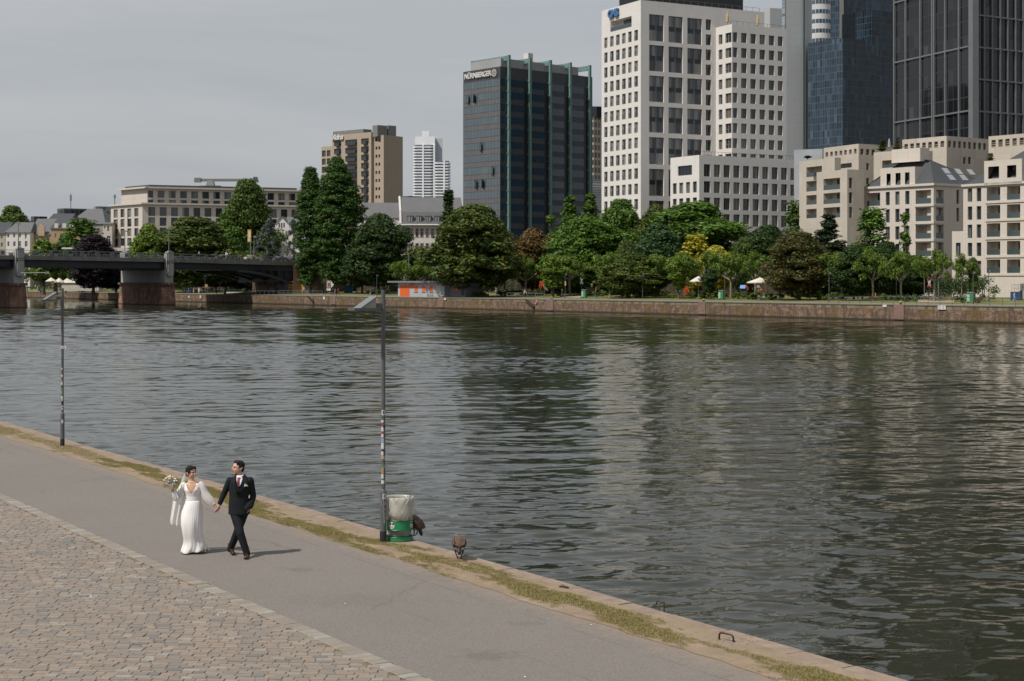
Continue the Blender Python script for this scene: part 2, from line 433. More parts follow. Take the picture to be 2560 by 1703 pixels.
c=nt.mix(nt.ramp(n,[(0.3,(0.45,0.45,0.45)),(0.65,(0,0,0))]),c,(0.15,0.125,0.10))
c=nt.mix(nt.ramp(n0,[(0.45,(0,0,0)),(0.65,(0.3,0.3,0.3))]),c,(0.20,0.18,0.16))
nt.con(c,b.inputs['Base Color']);b.inputs['Roughness'].default_value=0.85
nt.con(nt.bump(n,0.4,0.008),b.inputs['Normal'])
jm=M('joint_sand',(0.17,0.115,0.060),(0.115,0.095,0.040),scale=3,rough=0.95)
tag(strip('joint_bed',-20,260,5,lambda u:-8.0,lambda u:COB,NZ-0.006,jm),kind='structure')
mb=MB();rs=random.Random(11)
def sett(u0,u1,v0,v1,z,j=0.008):
 jj=lambda:rs.uniform(-j,j)
 zz=z+rs.uniform(-0.006,0.006)
 t=[near(u0+jj(),v0+jj(),zz+jj()*0.4),near(u1+jj(),v0+jj(),zz+jj()*0.4),near(u1+jj(),v1+jj(),zz+jj()*0.4),near(u0+jj(),v1+jj(),zz+jj()*0.4)]
 cen=(t[0]+t[1]+t[2]+t[3])/4
 lo=[cen+(p-cen)*1.09-Vector((0,0,0.016))for p in t]
 mb.add(t+lo,[(0,3,2,1),(0,1,5,4),(1,2,6,5),(2,3,7,6),(3,0,4,7)])
RA=R(-3.0);rd=Vector((math.cos(RA),math.sin(RA),0));rp=Vector((-math.sin(RA),math.cos(RA),0))
row=17.0
while row<70:
 wrow=rs.uniform(0.112,0.145)
 x=-30+rs.uniform(0,0.2)
 wob=lambda xx:0.05*noise.noise(Vector((xx*0.25,row*0.4,0)))
 while x<6:
  L=rs.uniform(0.14,0.25)
  c0=rd*(x+L/2)+rp*(row+wob(x))
  pxx=CX+F*c0.x/max(c0.y,1)
  vv=c0.dot(NV)
  if vv<COB-0.30 and-120<pxx<1250 and c0.y>18.5:
   g=0.007
   j=lambda:rs.uniform(-0.007,0.007)
   zz=NZ+0.004+rs.uniform(-0.006,0.006)
   t=[]
   for a_,b_ in((x+g,row+g),(x+L-g,row+g),(x+L-g,row+wrow-g),(x+g,row+wrow-g)):
    q=rd*(a_+j())+rp*(b_+wob(a_)+j());t.append(Vector((q.x,q.y,zz+j()*0.4)))
   cen=(t[0]+t[1]+t[2]+t[3])/4
   lo=[cen+(p-cen)*1.08-Vector((0,0,0.014))for p in t]
   mb.add(t+lo,[(0,1,2,3),(0,4,5,1),(1,5,6,2),(2,6,7,3),(3,7,4,0)])
  x+=L
 row+=wrow
u=-2.0
q=mb.build('cobbled_pavement',ckm,recalc=False);tag(q,kind='structure')
mb=MB();u=10.0
ekm,nt,b=newmat('edging_stone')
geo=nt.node('ShaderNodeNewGeometry');tc=nt.node('ShaderNodeTexCoord')
c=nt.ramp(geo.outputs['Random Per Island'],[(0.0,(0.235,0.205,0.17)),(0.35,(0.215,0.182,0.15)),(0.6,(0.26,0.236,0.195)),(0.85,(0.28,0.268,0.235))],'CONSTANT')
n=nt.noise(tc.outputs['Object'],9,5,0.7)
c=nt.mix(nt.ramp(n,[(0.3,(0.45,0.45,0.45)),(0.65,(0,0,0))]),c,(0.16,0.135,0.11))
nt.con(c,b.inputs['Base Color']);b.inputs['Roughness'].default_value=0.85
u=8.0
while u<60:
 L=rs.uniform(0.16,0.26)
 sett(u+0.006,u+L-0.006,COB-0.24,COB-0.01,NZ+0.012,0.006);u+=L
q=mb.build('kerb',ekm,recalc=False);tag(q,kind='structure')
def blades(name,n,hgt,wid,mat,seed,zbase):
 rg=np.random.RandomState(seed);pts=[];k=0
 while len(pts)<n and k<n*14:
  k+=1;q=rg.rand();u=4+40*rg.rand()if q<0.7 else(44+56*rg.rand()if q<.9 else 100+100*rg.rand());v=rg.uniform(13.55,15.0)
  val=noise.noise(Vector((u*0.40,v*1.5,2.0)))+0.5*noise.noise(Vector((u*1.3,v*3.2,7.0)))+0.35*noise.noise(Vector((u*5,v*9,1.0)))
  mid=14.15+0.12*math.sin(u*0.35);lim=-0.50+abs(v-mid)*1.45+(0.25 if v>14.6 else 0)+0.32*rg.rand()**2
  if val>lim:pts.append((u,v,min(1.0,0.45+(val-lim)*1.2)))
 A=np.array(pts);N=len(A);p=A[:,:1]*np.array([NU])+A[:,1:2]*np.array([NV]);p[:,2]=zbase
 an=rg.uniform(0,6.28,N);d=np.stack([np.cos(an),np.sin(an),0*an],1)*(wid*rg.uniform(.6,1.4,N))[:,None]
 hh=hgt*rg.uniform(.5,1.4,N)*A[:,2];l=rg.uniform(-1,1,(N,3))*hh[:,None]*.9;l[:,2]=hh
 V=np.stack([p-d,p+d,p+l],1).reshape(-1,3);me=bpy.data.meshes.new(name);me.vertices.add(3*N);me.vertices.foreach_set('co',V.astype(np.float32).ravel())
 me.loops.add(3*N);me.loops.foreach_set('vertex_index',np.arange(3*N,dtype=np.int32));me.polygons.add(N);me.polygons.foreach_set('loop_start',np.arange(0,3*N,3,dtype=np.int32));me.polygons.foreach_set('loop_total',np.full(N,3,np.int32))
 me.materials.append(mat);me.update(calc_edges=True);me.validate();o=bpy.data.objects.new(name,me);link(o)
 return tag(o,'sparse dry grass tufts growing in the earth strip along the water','grass',kind='stuff')
gm,nt,b=newmat('grass_blades')
geo=nt.node('ShaderNodeNewGeometry')
c=nt.ramp(geo.outputs['Random Per Island'],[(0.0,(0.100,0.115,0.022)),(0.32,(0.165,0.165,0.036)),(0.62,(0.25,0.205,0.065)),(0.88,(0.35,0.265,0.125))])
nt.con(c,b.inputs['Base Color']);b.inputs['Roughness'].default_value=0.8
blades('grass',300000,0.020,0.0045,gm,4,NZ+0.016)
_SUNNY=0
def glass_mat(name,base,blind,pblind=0.3,rough=0.06,tint=None):
 m,nt,b=newmat(name)
 oi=nt.node('ShaderNodeObjectInfo');geo=nt.node('ShaderNodeNewGeometry');tc=nt.node('ShaderNodeTexCoord')
 r=nt.math('FRACT',nt.math('ADD',oi.outputs['Random'],nt.math('MULTIPLY',geo.outputs['Random Per Island'],3.7)))
 f=nt.ramp(r,[(0.0,(0,0,0)),(1-pblind,(0.35,0.35,0.35)),(1-pblind*0.55,(0.75,0.75,0.75)),(1-pblind*0.2,(1,1,1))],'CONSTANT')
 wv=nt.noise(nt.mapping(tc.outputs['Object'],(9,9,0.02)),1.0,2,0.5)
 bl=nt.mix(nt.ramp(wv,[(0.35,(0,0,0)),(0.65,(1,1,1))]),tuple(x*0.6 for x in blind),blind)
 c=nt.mix(f,base,bl)
 nt.con(c,b.inputs['Base Color']);b.inputs['Roughness'].default_value=rough
 b.inputs['Specular IOR Level'].default_value=0.75
 return m
G_OFF=glass_mat('office_glass',(0.020,0.028,0.033),(0.25,0.25,0.235),0.55,0.1)
G_DARK=glass_mat('dark_glass',(0.010,0.014,0.018),(0.06,0.062,0.06),0.3)
G_WARM=glass_mat('curtained_glass',(0.012,0.016,0.020),(0.20,0.165,0.12),0.55)
G_GREEN=glass_mat('green_glass',(0.018,0.040,0.040),(0.05,0.07,0.065),0.3)
G_BLUE=glass_mat('blue_glass',(0.020,0.036,0.055),(0.035,0.055,0.075),0.5,0.05)
FR_D=M('dark_frame',(0.045,0.052,0.056),scale=2,rough=0.5)
FR_G=M('grey_frame',(0.20,0.20,0.19),scale=2,rough=0.5)
FR_W=M('white_frame',(0.62,0.60,0.57),scale=2,rough=0.6)
SPAN=M('dark_spandrel',(0.014,0.018,0.022),scale=1,rough=0.25)
BALG=M('balustrade_glass',(0.060,0.082,0.085),(0.048,0.066,0.070),scale=0.6,rough=0.12,spec=0.6)
LOUV=M('beige_louver',(0.36,0.31,0.245),scale=1,rough=0.7)
DKGREY=M('near_black_grey',(0.035,0.035,0.035),(0.02,0.02,0.02),scale=0.8,rough=0.6)  # near black grey below the stair treads and on the ladder poles
def stone_mat(name,c1,c2,bw=1.2,rh=0.45,joint=0.75,var=0.10):
 m,nt,b=newmat(name)
 tc=nt.node('ShaderNodeTexCoord');vo=tc.outputs['Object']
 sp=nt.node('ShaderNodeSeparateXYZ');nt.con(vo,sp.inputs[0])
 ad=nt.math('ADD',sp.outputs[0],sp.outputs[1])
 cb=nt.node('ShaderNodeCombineXYZ');nt.con(ad,cb.inputs[0]);nt.con(sp.outputs[2],cb.inputs[1])
 br=nt.node('ShaderNodeTexBrick');nt.con(cb.outputs[0],br.inputs['Vector'])
 br.inputs['Scale'].default_value=1.0;br.inputs['Brick Width'].default_value=bw;br.inputs['Row Height'].default_value=rh
 br.inputs['Mortar Size'].default_value=0.02;br.inputs['Bias'].default_value=0.0
 br.inputs['Color1'].default_value=c4(c1);br.inputs['Color2'].default_value=c4(tuple(x*(1-var)for x in c1));br.inputs['Mortar'].default_value=c4(tuple(x*joint for x in c1))
 n=nt.noise(vo,0.25,5,0.65);n2=nt.noise(nt.mapping(vo,(1,1,0.15)),0.9,4,0.7)
 c=nt.mix(nt.ramp(n,[(0.35,(0.6,0.6,0.6)),(0.65,(0,0,0))]),br.outputs['Color'],c2)
 c=nt.mix(nt.ramp(n2,[(0.55,(0,0,0)),(0.8,(0.35,0.35,0.35))]),c,tuple(x*0.7 for x in c2))
 nt.con(c,b.inputs['Base Color']);b.inputs['Roughness'].default_value=0.85
 return m
S_CMS=stone_mat('pale_limestone',(0.69,0.655,0.62),(0.62,0.59,0.555),1.4,0.5,0.88,0.05)
S_OFF=stone_mat('beige_travertine',(0.57,0.515,0.45),(0.50,0.45,0.39),1.6,0.8,0.85,0.10)
S_APT=stone_mat('cream_limestone',(0.575,0.52,0.455),(0.52,0.47,0.41),0.9,0.33,0.80,0.06)
S_TRAV=stone_mat('weathered_travertine',(0.53,0.475,0.395),(0.42,0.375,0.315),1.5,2.9,0.72,0.14)
S_ADI=M('tan_render',(0.375,0.305,0.235),(0.35,0.285,0.22),scale=0.3,rough=0.9)
S_WHITE=M('white_render',(0.72,0.69,0.66),(0.66,0.63,0.60),scale=0.5,rough=0.85)
S_PINK=M('red_sandstone_trim',(0.40,0.25,0.20),scale=1,rough=0.85)
SLATE=stone_mat('slate_roof',(0.135,0.135,0.138),(0.105,0.107,0.112),0.4,0.35,0.8,0.15)
SLATE_D=stone_mat('dark_slate_roof',(0.060,0.064,0.072),(0.045,0.048,0.055),0.4,0.35,0.8,0.15)
ROOFT=M('flat_roof_felt',(0.12,0.12,0.12),scale=0.3)
class Face:
 def __init__(s,O,x,L):
  s.O=Vector((O.x,O.y,0));s.x=Vector((x.x,x.y,0)).normalized();s.L=L
  s.y=Vector((-s.x.y,s.x.x,0));s.ang=math.atan2(s.x.y,s.x.x);s.ops=[]
 def s_(s,px):
  k=(px-CX)/F
  return(k*s.O.y-s.O.x)/(s.x.x-k*s.x.y)
 def pt(s,a,z,d=0.0):
  p=s.O+s.x*a+s.y*d;return Vector((p.x,p.y,z))
 def z_(s,px,py):
  D=s.pt(s.s_(px),0).y
  return EYE-(py-YH)*D/F
def hitD(C,ang,px):
 """distance along direction ang (degrees right of forward) from C to pixel column px"""
 d=Vector((math.sin(R(ang)),math.cos(R(ang)),0));k=(px-CX)/F
 return(k*C.y-C.x)/(d.x-k*d.y),d
_wc={}
def win_mesh(kind,w,h):
 """front of glazing at y=0, frame slightly proud, origin at lower left"""
 key=(kind,w,h)
 if key in _wc:return _wc[key]
 mb=MB()
 def glass(x0,x1,z0,z1,m=0,y=0.05):mb.quad((x0,y,z0),(x1,y,z0),(x1,y,z1),(x0,y,z1),m)
 def bar(x0,x1,z0,z1,y0=0.0,y1=0.09,m=1):mb.box2((x0,y0,z0),(x1,y1,z1),m)
 def rim(t=0.07,m=1):
  bar(0,t,0,h,m=m);bar(w-t,w,0,h,m=m);bar(t,w-t,0,t,m=m);bar(t,w-t,h-t,h,m=m)
 if kind in('cms','cmsr','off','green','pal'):
  if kind=='cms':
   bar(0,w*0.2,0,h,0.03,0.09);glass(0.2*w,w,0,h);rim(0.09)
   mb.box2((0.05,-0.22,0.1),(0.12,0.0,h*0.5),1)
  elif kind=='cmsr':
   glass(0,w*0.38,0,h);glass(w*0.38,w,0,h);rim(0.09);bar(w*0.30,w*0.40,0,h,m=2);bar(0.05,w*0.3,h*0.42,h*0.47,m=2)
  elif kind=='off':
   glass(0,w*0.36,0,h);glass(w*0.36,w,0,h);rim(0.10);bar(w*0.34,w*0.38,0,h)
  elif kind=='pal':
   glass(0,w,0,h);rim(0.10,2);bar(w*0.47,w*0.53,0,h,m=2);bar(0.1,w-0.1,h*0.68,h*0.72,m=2)
  else:
   glass(0,w,0,h);rim(0.06);bar(w*0.26,w*0.30,0,h)
 elif kind=='pair':
  glass(0,w/2,0,h);glass(w/2,w,0,h);rim(0.11);bar(w/2-0.05,w/2+0.05,0,h,m=2)
 elif kind=='tall':
  for k in range(4):
   x0,x1=w*k/4,w*(k+1)/4
   glass(x0,x1,0,h*0.42);glass(x0,x1,h*0.60,h)
  mb.quad((0,0.03,h*0.42),(w,0.03,h*0.42),(w,0.03,h*0.60),(0,0.03,h*0.60),2)
  rim(0.12);bar(w/2-0.09,w/2+0.09,0,h,-0.06,0.09,3)
  for zz in(0.05,0.64):
   for xx in(0.07,0.88):
    bar(w*xx,w*xx+0.05,h*zz,h*(zz+0.22),-0.03,0.0,3);bar(w*(xx-0.0),w*(xx+0.05),h*(zz+0.22),h*(zz+0.235),-0.03,0,3)
 elif kind=='glaz':
  n=max(1,round(w/1.2))
  for k in range(n):glass(w*k/n,w*(k+1)/n,0,h);bar(w*k/n-0.03,w*k/n+0.03,0,h)if k else None
  rim(0.08)
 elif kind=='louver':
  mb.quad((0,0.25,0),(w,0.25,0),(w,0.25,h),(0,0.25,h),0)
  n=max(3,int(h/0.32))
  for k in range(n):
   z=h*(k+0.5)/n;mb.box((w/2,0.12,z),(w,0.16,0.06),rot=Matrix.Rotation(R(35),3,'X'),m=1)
 elif kind=='adina':
  n=max(2,round(w/1.5))
  for k in range(n):glass(w*k/n+0.12,w*(k+1)/n-0.12,0,h);bar(w*k/n-0.12,w*k/n+0.12,0,h,m=2)
  bar(w-0.12,w,0,h,m=2)
 _wc[key]=mb
 return mb
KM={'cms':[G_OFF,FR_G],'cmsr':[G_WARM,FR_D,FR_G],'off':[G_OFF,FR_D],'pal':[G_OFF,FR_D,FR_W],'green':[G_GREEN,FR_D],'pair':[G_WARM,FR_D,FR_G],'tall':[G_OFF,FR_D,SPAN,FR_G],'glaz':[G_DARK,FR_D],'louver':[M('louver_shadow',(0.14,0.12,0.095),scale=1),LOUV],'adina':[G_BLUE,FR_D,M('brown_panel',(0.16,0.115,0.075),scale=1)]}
_wme={}
def win_data(kind,w,h):
 w=max(0.3,round(w*5)/5);h=max(0.3,round(h*5)/5)
 if(kind,w,h)not in _wme:_wme[(kind,w,h)]=win_mesh(kind,w,h).mesh('window',KM[kind])
 return _wme[(kind,w,h)],w,h
class Bld:
 def __init__(s,name,label,C,phiL,phiR,pxL,pxR,ytop,mat,zb=2.0,ztop=None,cat='building',group=None,depthL=None,roofmat=None):
  """C: near corner point; phiL/phiR: directions of the two visible faces in degrees right of forward"""
  s.C=Vector((C.x,C.y,0));s.mat=mat;s.zb=zb
  s.zt=EYE-(ytop-YH)*C.y/F if ztop is None else ztop
  LL,dL=hitD(s.C,phiL,pxL)if depthL is None else(depthL,Vector((math.sin(R(phiL)),math.cos(R(phiL)),0)))
  RR,dR=hitD(s.C,phiR,pxR)
  s.dL,s.dR,s.LL,s.RR=dL,dR,LL,RR
  s.L=Face(s.C+dL*LL,-dL,LL);s.R=Face(s.C,dR,RR)
  s.root=thing(name,label,cat,(s.C.x,s.C.y,zb),group=group)
  s.off=Vector((s.C.x,s.C.y,zb));s.kids=[];s.roofmat=roofmat or ROOFT
  s.extra=MB()
 def op(s,f,px0,px1,y0,y1,kind,depth=0.25,ref=None,zz=None):
  fc=s.L if f=='L' else s.R
  a,b=fc.s_(px0),fc.s_(px1)
  if a>b:a,b=b,a
  rp=ref if ref is not None else(px0+px1)/2
  z1,z0=(fc.z_(rp,y0),fc.z_(rp,y1))if zz is None else zz
  a=max(a,0.05);b=min(b,fc.L-0.05)
  if b-a<0.15:return
  fc.ops.append((a,b,z0,z1,kind,depth))
 def grid(s,f,cols,rows,kind,depth=0.25,ref=None):
  for c in cols:
   for r in rows:s.op(f,c[0],c[1],r[0],r[1],kind,depth,ref)
 def finish(s,maxw=96):
  mb=MB();o=s.off
  allw=[]
  for fc in(s.L,s.R):
   S=sorted(set([0.0,round(fc.L,3)]+[round(v,3)for q in fc.ops for v in q[:2]]))
   Z=sorted(set([s.zb,s.zt]+[round(v,3)for q in fc.ops for v in q[2:4]]))
   Z=[z for z in Z if s.zb<=z<=s.zt]
   for i in range(len(S)-1):
    for j in range(len(Z)-1):
     cs,cz=(S[i]+S[i+1])/2,(Z[j]+Z[j+1])/2
     if any(q[0]<cs<q[1]and q[2]<cz<q[3]for q in fc.ops):continue
     mb.quad(*[fc.pt(a,z)-o for a,z in((S[i],Z[j]),(S[i+1],Z[j]),(S[i+1],Z[j+1]),(S[i],Z[j+1]))])
   for(a,b,z0,z1,kind,d)in fc.ops:
    e=[(a,z0),(b,z0),(b,z1),(a,z1)]
    for k in range(4):
     p,q=e[k],e[(k+1)%4]
     mb.quad(fc.pt(p[0],p[1])-o,fc.pt(p[0],p[1],d+0.1)-o,fc.pt(q[0],q[1],d+0.1)-o,fc.pt(q[0],q[1])-o)
    if z1>s.zb:allw.append(((b-a)*(z1-z0),fc,a,b,z0,z1,kind,d))
  l=s.C+s.dL*s.LL;r=s.C+s.dR*s.RR;k=l+s.dR*s.RR
  def at(p,z):return Vector((p.x,p.y,z))-o
  mb.quad(at(l,s.zb),at(k,s.zb),at(k,s.zt),at(l,s.zt));mb.quad(at(k,s.zb),at(r,s.zb),at(r,s.zt),at(k,s.zt))
  wobj=mb.build('wall',s.mat,s.root)
  rb=MB();z=s.zt-0.35
  rb.quad(at(s.C,z),at(r,z),at(k,z),at(l,z));rb.build('roof',s.roofmat,s.root)
  allw.sort(key=lambda t:-t[0])
  rest=MB();rest_mats=[];
  for idx,(ar,fc,a,b,z0,z1,kind,d)in enumerate(allw):
   w,h=b-a,z1-z0
   if kind in('loggia','corner'):
    s.loggia(fc,a,b,z0,z1,d);continue
   if idx<maxw:
    me,w2,h2=win_data(kind,w,h)
    ob=bpy.data.objects.new('window' if kind!='louver' else 'louver',me);link(ob,s.root)
    ob.location=fc.pt(a,z0,d)-o;ob.rotation_euler=(0,0,fc.ang);ob.scale=(w/w2,1,h/h2)
   else:
    src=win_mesh(kind,max(0.3,round(w*5)/5),max(0.3,round(h*5)/5));w2=max(0.3,round(w*5)/5);h2=max(0.3,round(h*5)/5)
    mi=[]
    for mt in KM[kind]:
     if mt not in rest_mats:rest_mats.append(mt)
     mi.append(rest_mats.index(mt))
    base=len(rest.v)
    for v in src.v:
     p=fc.pt(a,z0,d)-o+fc.x*(v[0]*w/w2)+fc.y*v[1]+Vector((0,0,v[2]*h/h2));rest.v.append(tuple(p))
    for f_,m_ in zip(src.f,src.m):rest.f.append(tuple(base+i for i in f_));rest.m.append(mi[m_])
  if rest.v:
   tag(rest.build('window',rest_mats,s.root,recalc=False),kind='stuff')
  return s.root
 def loggia(s,fc,a,b,z0,z1,d):
  o=s.off;w,h=b-a,z1-z0
  mb=MB()
  mb.quad((0,d,0),(w,d,0),(w,d,h),(0,d,h),0)
  g0=w*0.35
  mb.box2((g0,d-0.1,0),(w,d-0.04,h*0.93),1)
  mb.box2((g0+(w-g0)*0.48,d-0.16,0),(g0+(w-g0)*0.52,d-0.1,h*0.93),2)
  ob=mb.build('balcony',[s.mat,G_DARK,FR_D],s.root,recalc=False);ob.location=fc.pt(a,z0)-o;ob.rotation_euler=(0,0,fc.ang)
  g=MB();g.box2((0.04,0.06,0.02),(w-0.04,0.10,min(1.05,h*0.42)),0);g.build('balustrade',BALG,ob)
 def slab(s,f,s0,s1,z0,z1,proud,mat=None):
  fc=s.L if f=='L' else s.R;o=s.off
  c=[fc.pt(s0,z0,-proud),fc.pt(s1,z0,-proud),fc.pt(s1,z0,0.02),fc.pt(s0,z0,0.02)]
  c+=[p+Vector((0,0,z1-z0))for p in c]
  mb=MB();mb.add([p-o for p in c],[(3,2,1,0),(4,5,6,7),(0,1,5,4),(1,2,6,5),(2,3,7,6),(3,0,4,7)]);mb.build('cornice',mat or s.mat,s.root)
 def part(s,name,mb,mats,**k):
  mb.v=[tuple(Vector(v)-s.off)for v in mb.v]
  return mb.build(name,mats,s.root,**k)
def rows(y0,h,step,n):return[(y0+step*i,y0+h+step*i)for i in range(n)]
def corner(px,D):return PG(px,D)
B=Bld('office_tower','tall pale limestone office tower with blue letters near the top of its left face',corner(1602,372),-28.5,61.5,1504,1911,0,S_CMS)
cms=B
z40=lambda x:1480+x/3.92
cols=[(z40(a),z40(b))for a,b in((120,152),(177,212),(235,271),(294,330),(354,388),(414,450))]
B.grid('L',cols,rows(75.3,26.5,38.4,14),'cms',0.3,ref=1590)
B.op('L',1526,1579,40,66.8,'loggia',1.8,ref=1579)
tr=[(37,103),(113.5,178.6),(190,255),(266.6,331.6),(343.6,411),(422.7,490),(502,567)]
B.grid('R',[(1623,1660),(1671.5,1707),(1718.5,1755)],tr,'tall',0.35,ref=1641)
B.grid('R',[(1764.6,1778)],rows(48.5,27,37.7,10),'green',0.35,ref=1771)
B.finish()
mb=MB();zt=B.zt
c0=B.C+B.dL*8+B.dR*1.2
def block(B_,inset,s0,s1,t0,t1,z0,z1,mb,m=0):
 pts=[B_.C+B_.dR*a+B_.dL*b for a,b in((s0,t0),(s1,t0),(s1,t1),(s0,t1))]
 mb.add([Vector((p.x,p.y,z0))for p in pts]+[Vector((p.x,p.y,z1))for p in pts],[(3,2,1,0),(4,5,6,7),(0,1,5,4),(1,2,6,5),(2,3,7,6),(3,0,4,7)],m)
block(B,0,2.0,B.RR-5,2.0,B.LL*0.72,zt-0.3,zt+3.2,mb)
B.part('penthouse',mb,M('black_louver',(0.012,0.015,0.018),scale=1,rough=0.4))
mb=MB()
for k in range(18):
 a=0.6+k*(B.RR-1.5)/17
 p=B.R.pt(a,zt,0.8);mb.box((p.x,p.y,zt+0.5),(0.06,0.06,1.1),B.R.ang)
p=B.R.pt(B.RR/2,zt,0.8);mb.box((p.x,p.y,zt+1.05),(B.RR-1.5,0.05,0.06),B.R.ang)
B.part('roof_railing',mb,FR_G)
SIGNB=M('blue_sign_face',(0.05,0.17,0.36),(0.06,0.15,0.30),scale=1,rough=0.4)
fz=B.L
sg=text_mesh('CMS',2.5,SIGNB,'sign',B.root,fz.pt(fz.s_(1523),fz.z_(1523,45.5),-0.35)-B.off,(R(90),0,fz.ang),0.2,space=0.95,bold=0.09)
sg.scale=((fz.s_(1549)-fz.s_(1523))/max(v.co.x for v in sg.data.vertices),1,1)
Q=B.R.pt(B.R.s_(1790),0)
dl=Vector((math.sin(R(-28.5)),math.cos(R(-28.5)),0));k=(1830-CX)/F
t=(Q.x-k*Q.y)/(dl.x-k*dl.y);CB=Q-dl*t
B=Bld('office_block','lower pale limestone block stepped in front of the tower with wrapped corner windows',CB,-28.5,61.5,1790,1966,60,S_CMS,depthL=t)
rw=rows(80.4,24.5,37.9,9)
B.grid('L',[(1796.5,1806),(1813.5,1829.6)],rw,'cmsr',0.3,ref=1829)
B.grid('R',[(1830.5,1843.5),(1853,1867),(1876,1890),(1899,1913),(1922,1936),(1944.6,1957)],rw,'cmsr',0.3,ref=1832)
B.finish()
for px,yt in((1834,26),(1910,36)):
 a=thing('roof_parasol','closed beige parasol standing on the roof terrace of the stepped block, '+('left one' if px<1900 else 'right one'),'parasol',B.R.pt(B.R.s_(px),B.zt-0.3,2.5),group='closed roof parasols')
 m_=MB();m_.lathe([(0.05,0),(0.05,1.0),(0.38,1.1),(0.30,2.6),(0.04,3.8)],10);m_.build('canopy',M('beige_cloth',(0.50,0.36,0.18),scale=2),a)
 m_=MB();m_.box((0,0,0.08),(0.7,0.7,0.16));m_.tube([(0,0,0.1),(0,0,1.1)],0.04);m_.build('pole',FR_D,a)
mb=MB();
for k in range(9):
 p=B.R.pt(B.RR*k/9,0,0.5);mb.box((p.x,p.y,B.zt+0.4),(0.06,0.06,0.9),0)
p0,p1=B.R.pt(0,B.zt+0.85,0.5),B.R.pt(B.RR*0.95,B.zt+0.85,0.5);mb.tube([p0,p1],0.03,4)
B.part('roof_railing',mb,FR_D)
B=Bld('office_building','six storey pale limestone office building with paired brown curtained windows',corner(1748,351),-31,59,1676,1999,387.5,S_CMS)
B.op('L',1694.5,1730,412.5,437,'glaz',0.3,ref=1730)
B.grid('L',[(1682,1691.5),(1698,1708),(1715,1725),(1732,1742)],rows(454,27.4,39.8,5),'off',0.3,ref=1737)
cc=((1097,1160),(1195,1256),(1290,1352),(1386,1447),(1480,1542),(1575,1637),(1669,1728),(1761,1820),(1853,1912),(1944,2003))
B.grid('R',[(z40(a),z40(b))for a,b in cc],[(410.7,441.5),(453.3,482),(494,523.5),(534.5,564),(575.5,604),(616,645)],'pair',0.35,ref=1768)
B.finish()
mb=MB();zt=B.zt
for k in range(30):
 p=B.R.pt(B.RR*k/29*0.985,0,0.7);mb.box((p.x,p.y,zt+0.4),(0.05,0.05,1.0),0)
mb.tube([B.R.pt(0,zt+0.9,0.7),B.R.pt(B.RR*0.985,zt+0.9,0.7)],0.03,4)
B.part('roof_railing',mb,FR_D)
NSP=M('brown_grey_spandrel',(0.150,0.147,0.150),scale=0.4,rough=0.4)
B=Bld('glass_office_tower','dark glazed office tower with green copper portal frames rising over its roof',corner(1250.9,439),-41.3,48.7,1158.3,1481,166,M('anthracite_panel',(0.052,0.056,0.064),scale=0.4,rough=0.35))
root=B.root;L_,R_=B.L,B.R
zr=lambda y:L_.z_(1158.6,y)
fl=[(zr(209.7+30.35*k),zr(226.8+30.35*k))for k in range(13)]
def strips(B_,fc,a,b,z0,z1,n,prefix,m,proud=0.06,frame=0.05):
 mb=MB()
 for k in range(n):
  s0,s1=a+(b-a)*k/n,a+(b-a)*(k+1)/n
  mb.quad(fc.pt(s0+frame,z0,-proud),fc.pt(s1-frame,z0,-proud),fc.pt(s1-frame,z1,-proud),fc.pt(s0+frame,z1,-proud),0)
 return B_.part(prefix,mb,m,recalc=False)
G_NL=glass_mat('lit_grey_blue_glass',(0.080,0.112,0.135),(0.13,0.16,0.165),0.22,0.06)  # sunlit left face put into this lighter glass colour
G_NR=glass_mat('shaded_deep_blue_glass',(0.024,0.052,0.085),(0.05,0.07,0.085),0.15,0.04)  # shaded right face put into this darker glass colour
fins=[1269.5,1321.9,1373,1422.7,1471.4]
for(z1,z0)in fl:
 strips(B,L_,0.05,L_.L-0.1,z0,z1,13,'window_band',G_NL)
 edges=[1252]+fins
 for i in range(len(fins)):
  a,b=R_.s_(edges[i]+(4 if i else 0)),R_.s_(edges[i+1]-4)
  if i:b2=a+(b-a)*0.80
  else:b2=b
  strips(B,R_,a,b2,z0,z1,5 if i else 2,'window_band',G_NR)
  if i:
   mbx=MB();mbx.quad(R_.pt(b2+0.1,z0-1.6,-0.05),R_.pt(b,z0-1.6,-0.05),R_.pt(b,z1,-0.05),R_.pt(b2+0.1,z1,-0.05));B.part('recess_glass',mbx,SPAN,recalc=False)
for k in range(13):
 z1=fl[k][1];z0=fl[k+1][0]if k<12 else B.zb
 mbx=MB()
 for q in range(26):
  s0,s1=L_.L*q/26,L_.L*(q+1)/26
  mbx.quad(L_.pt(s0+0.05,z0+0.1,-0.04),L_.pt(s1-0.05,z0+0.1,-0.04),L_.pt(s1-0.05,z1-0.1,-0.04),L_.pt(s0+0.05,z1-0.1,-0.04))
 B.part('spandrel_band',mbx,NSP,recalc=False)
mbx=MB()
for q in range(14):
 s0=min(max(L_.L*q/13,0.1),L_.L-0.1);mbx.add([L_.pt(s0-0.06,B.zb,-0.1),L_.pt(s0+0.06,B.zb,-0.1),L_.pt(s0+0.06,fl[0][0]+0.2,-0.1),L_.pt(s0-0.06,fl[0][0]+0.2,-0.1)],[(0,1,2,3)])
B.part('mullion',mbx,M('bronze_mullion',(0.13,0.12,0.115),scale=1,rough=0.4),recalc=False)
rs=random.Random(4)
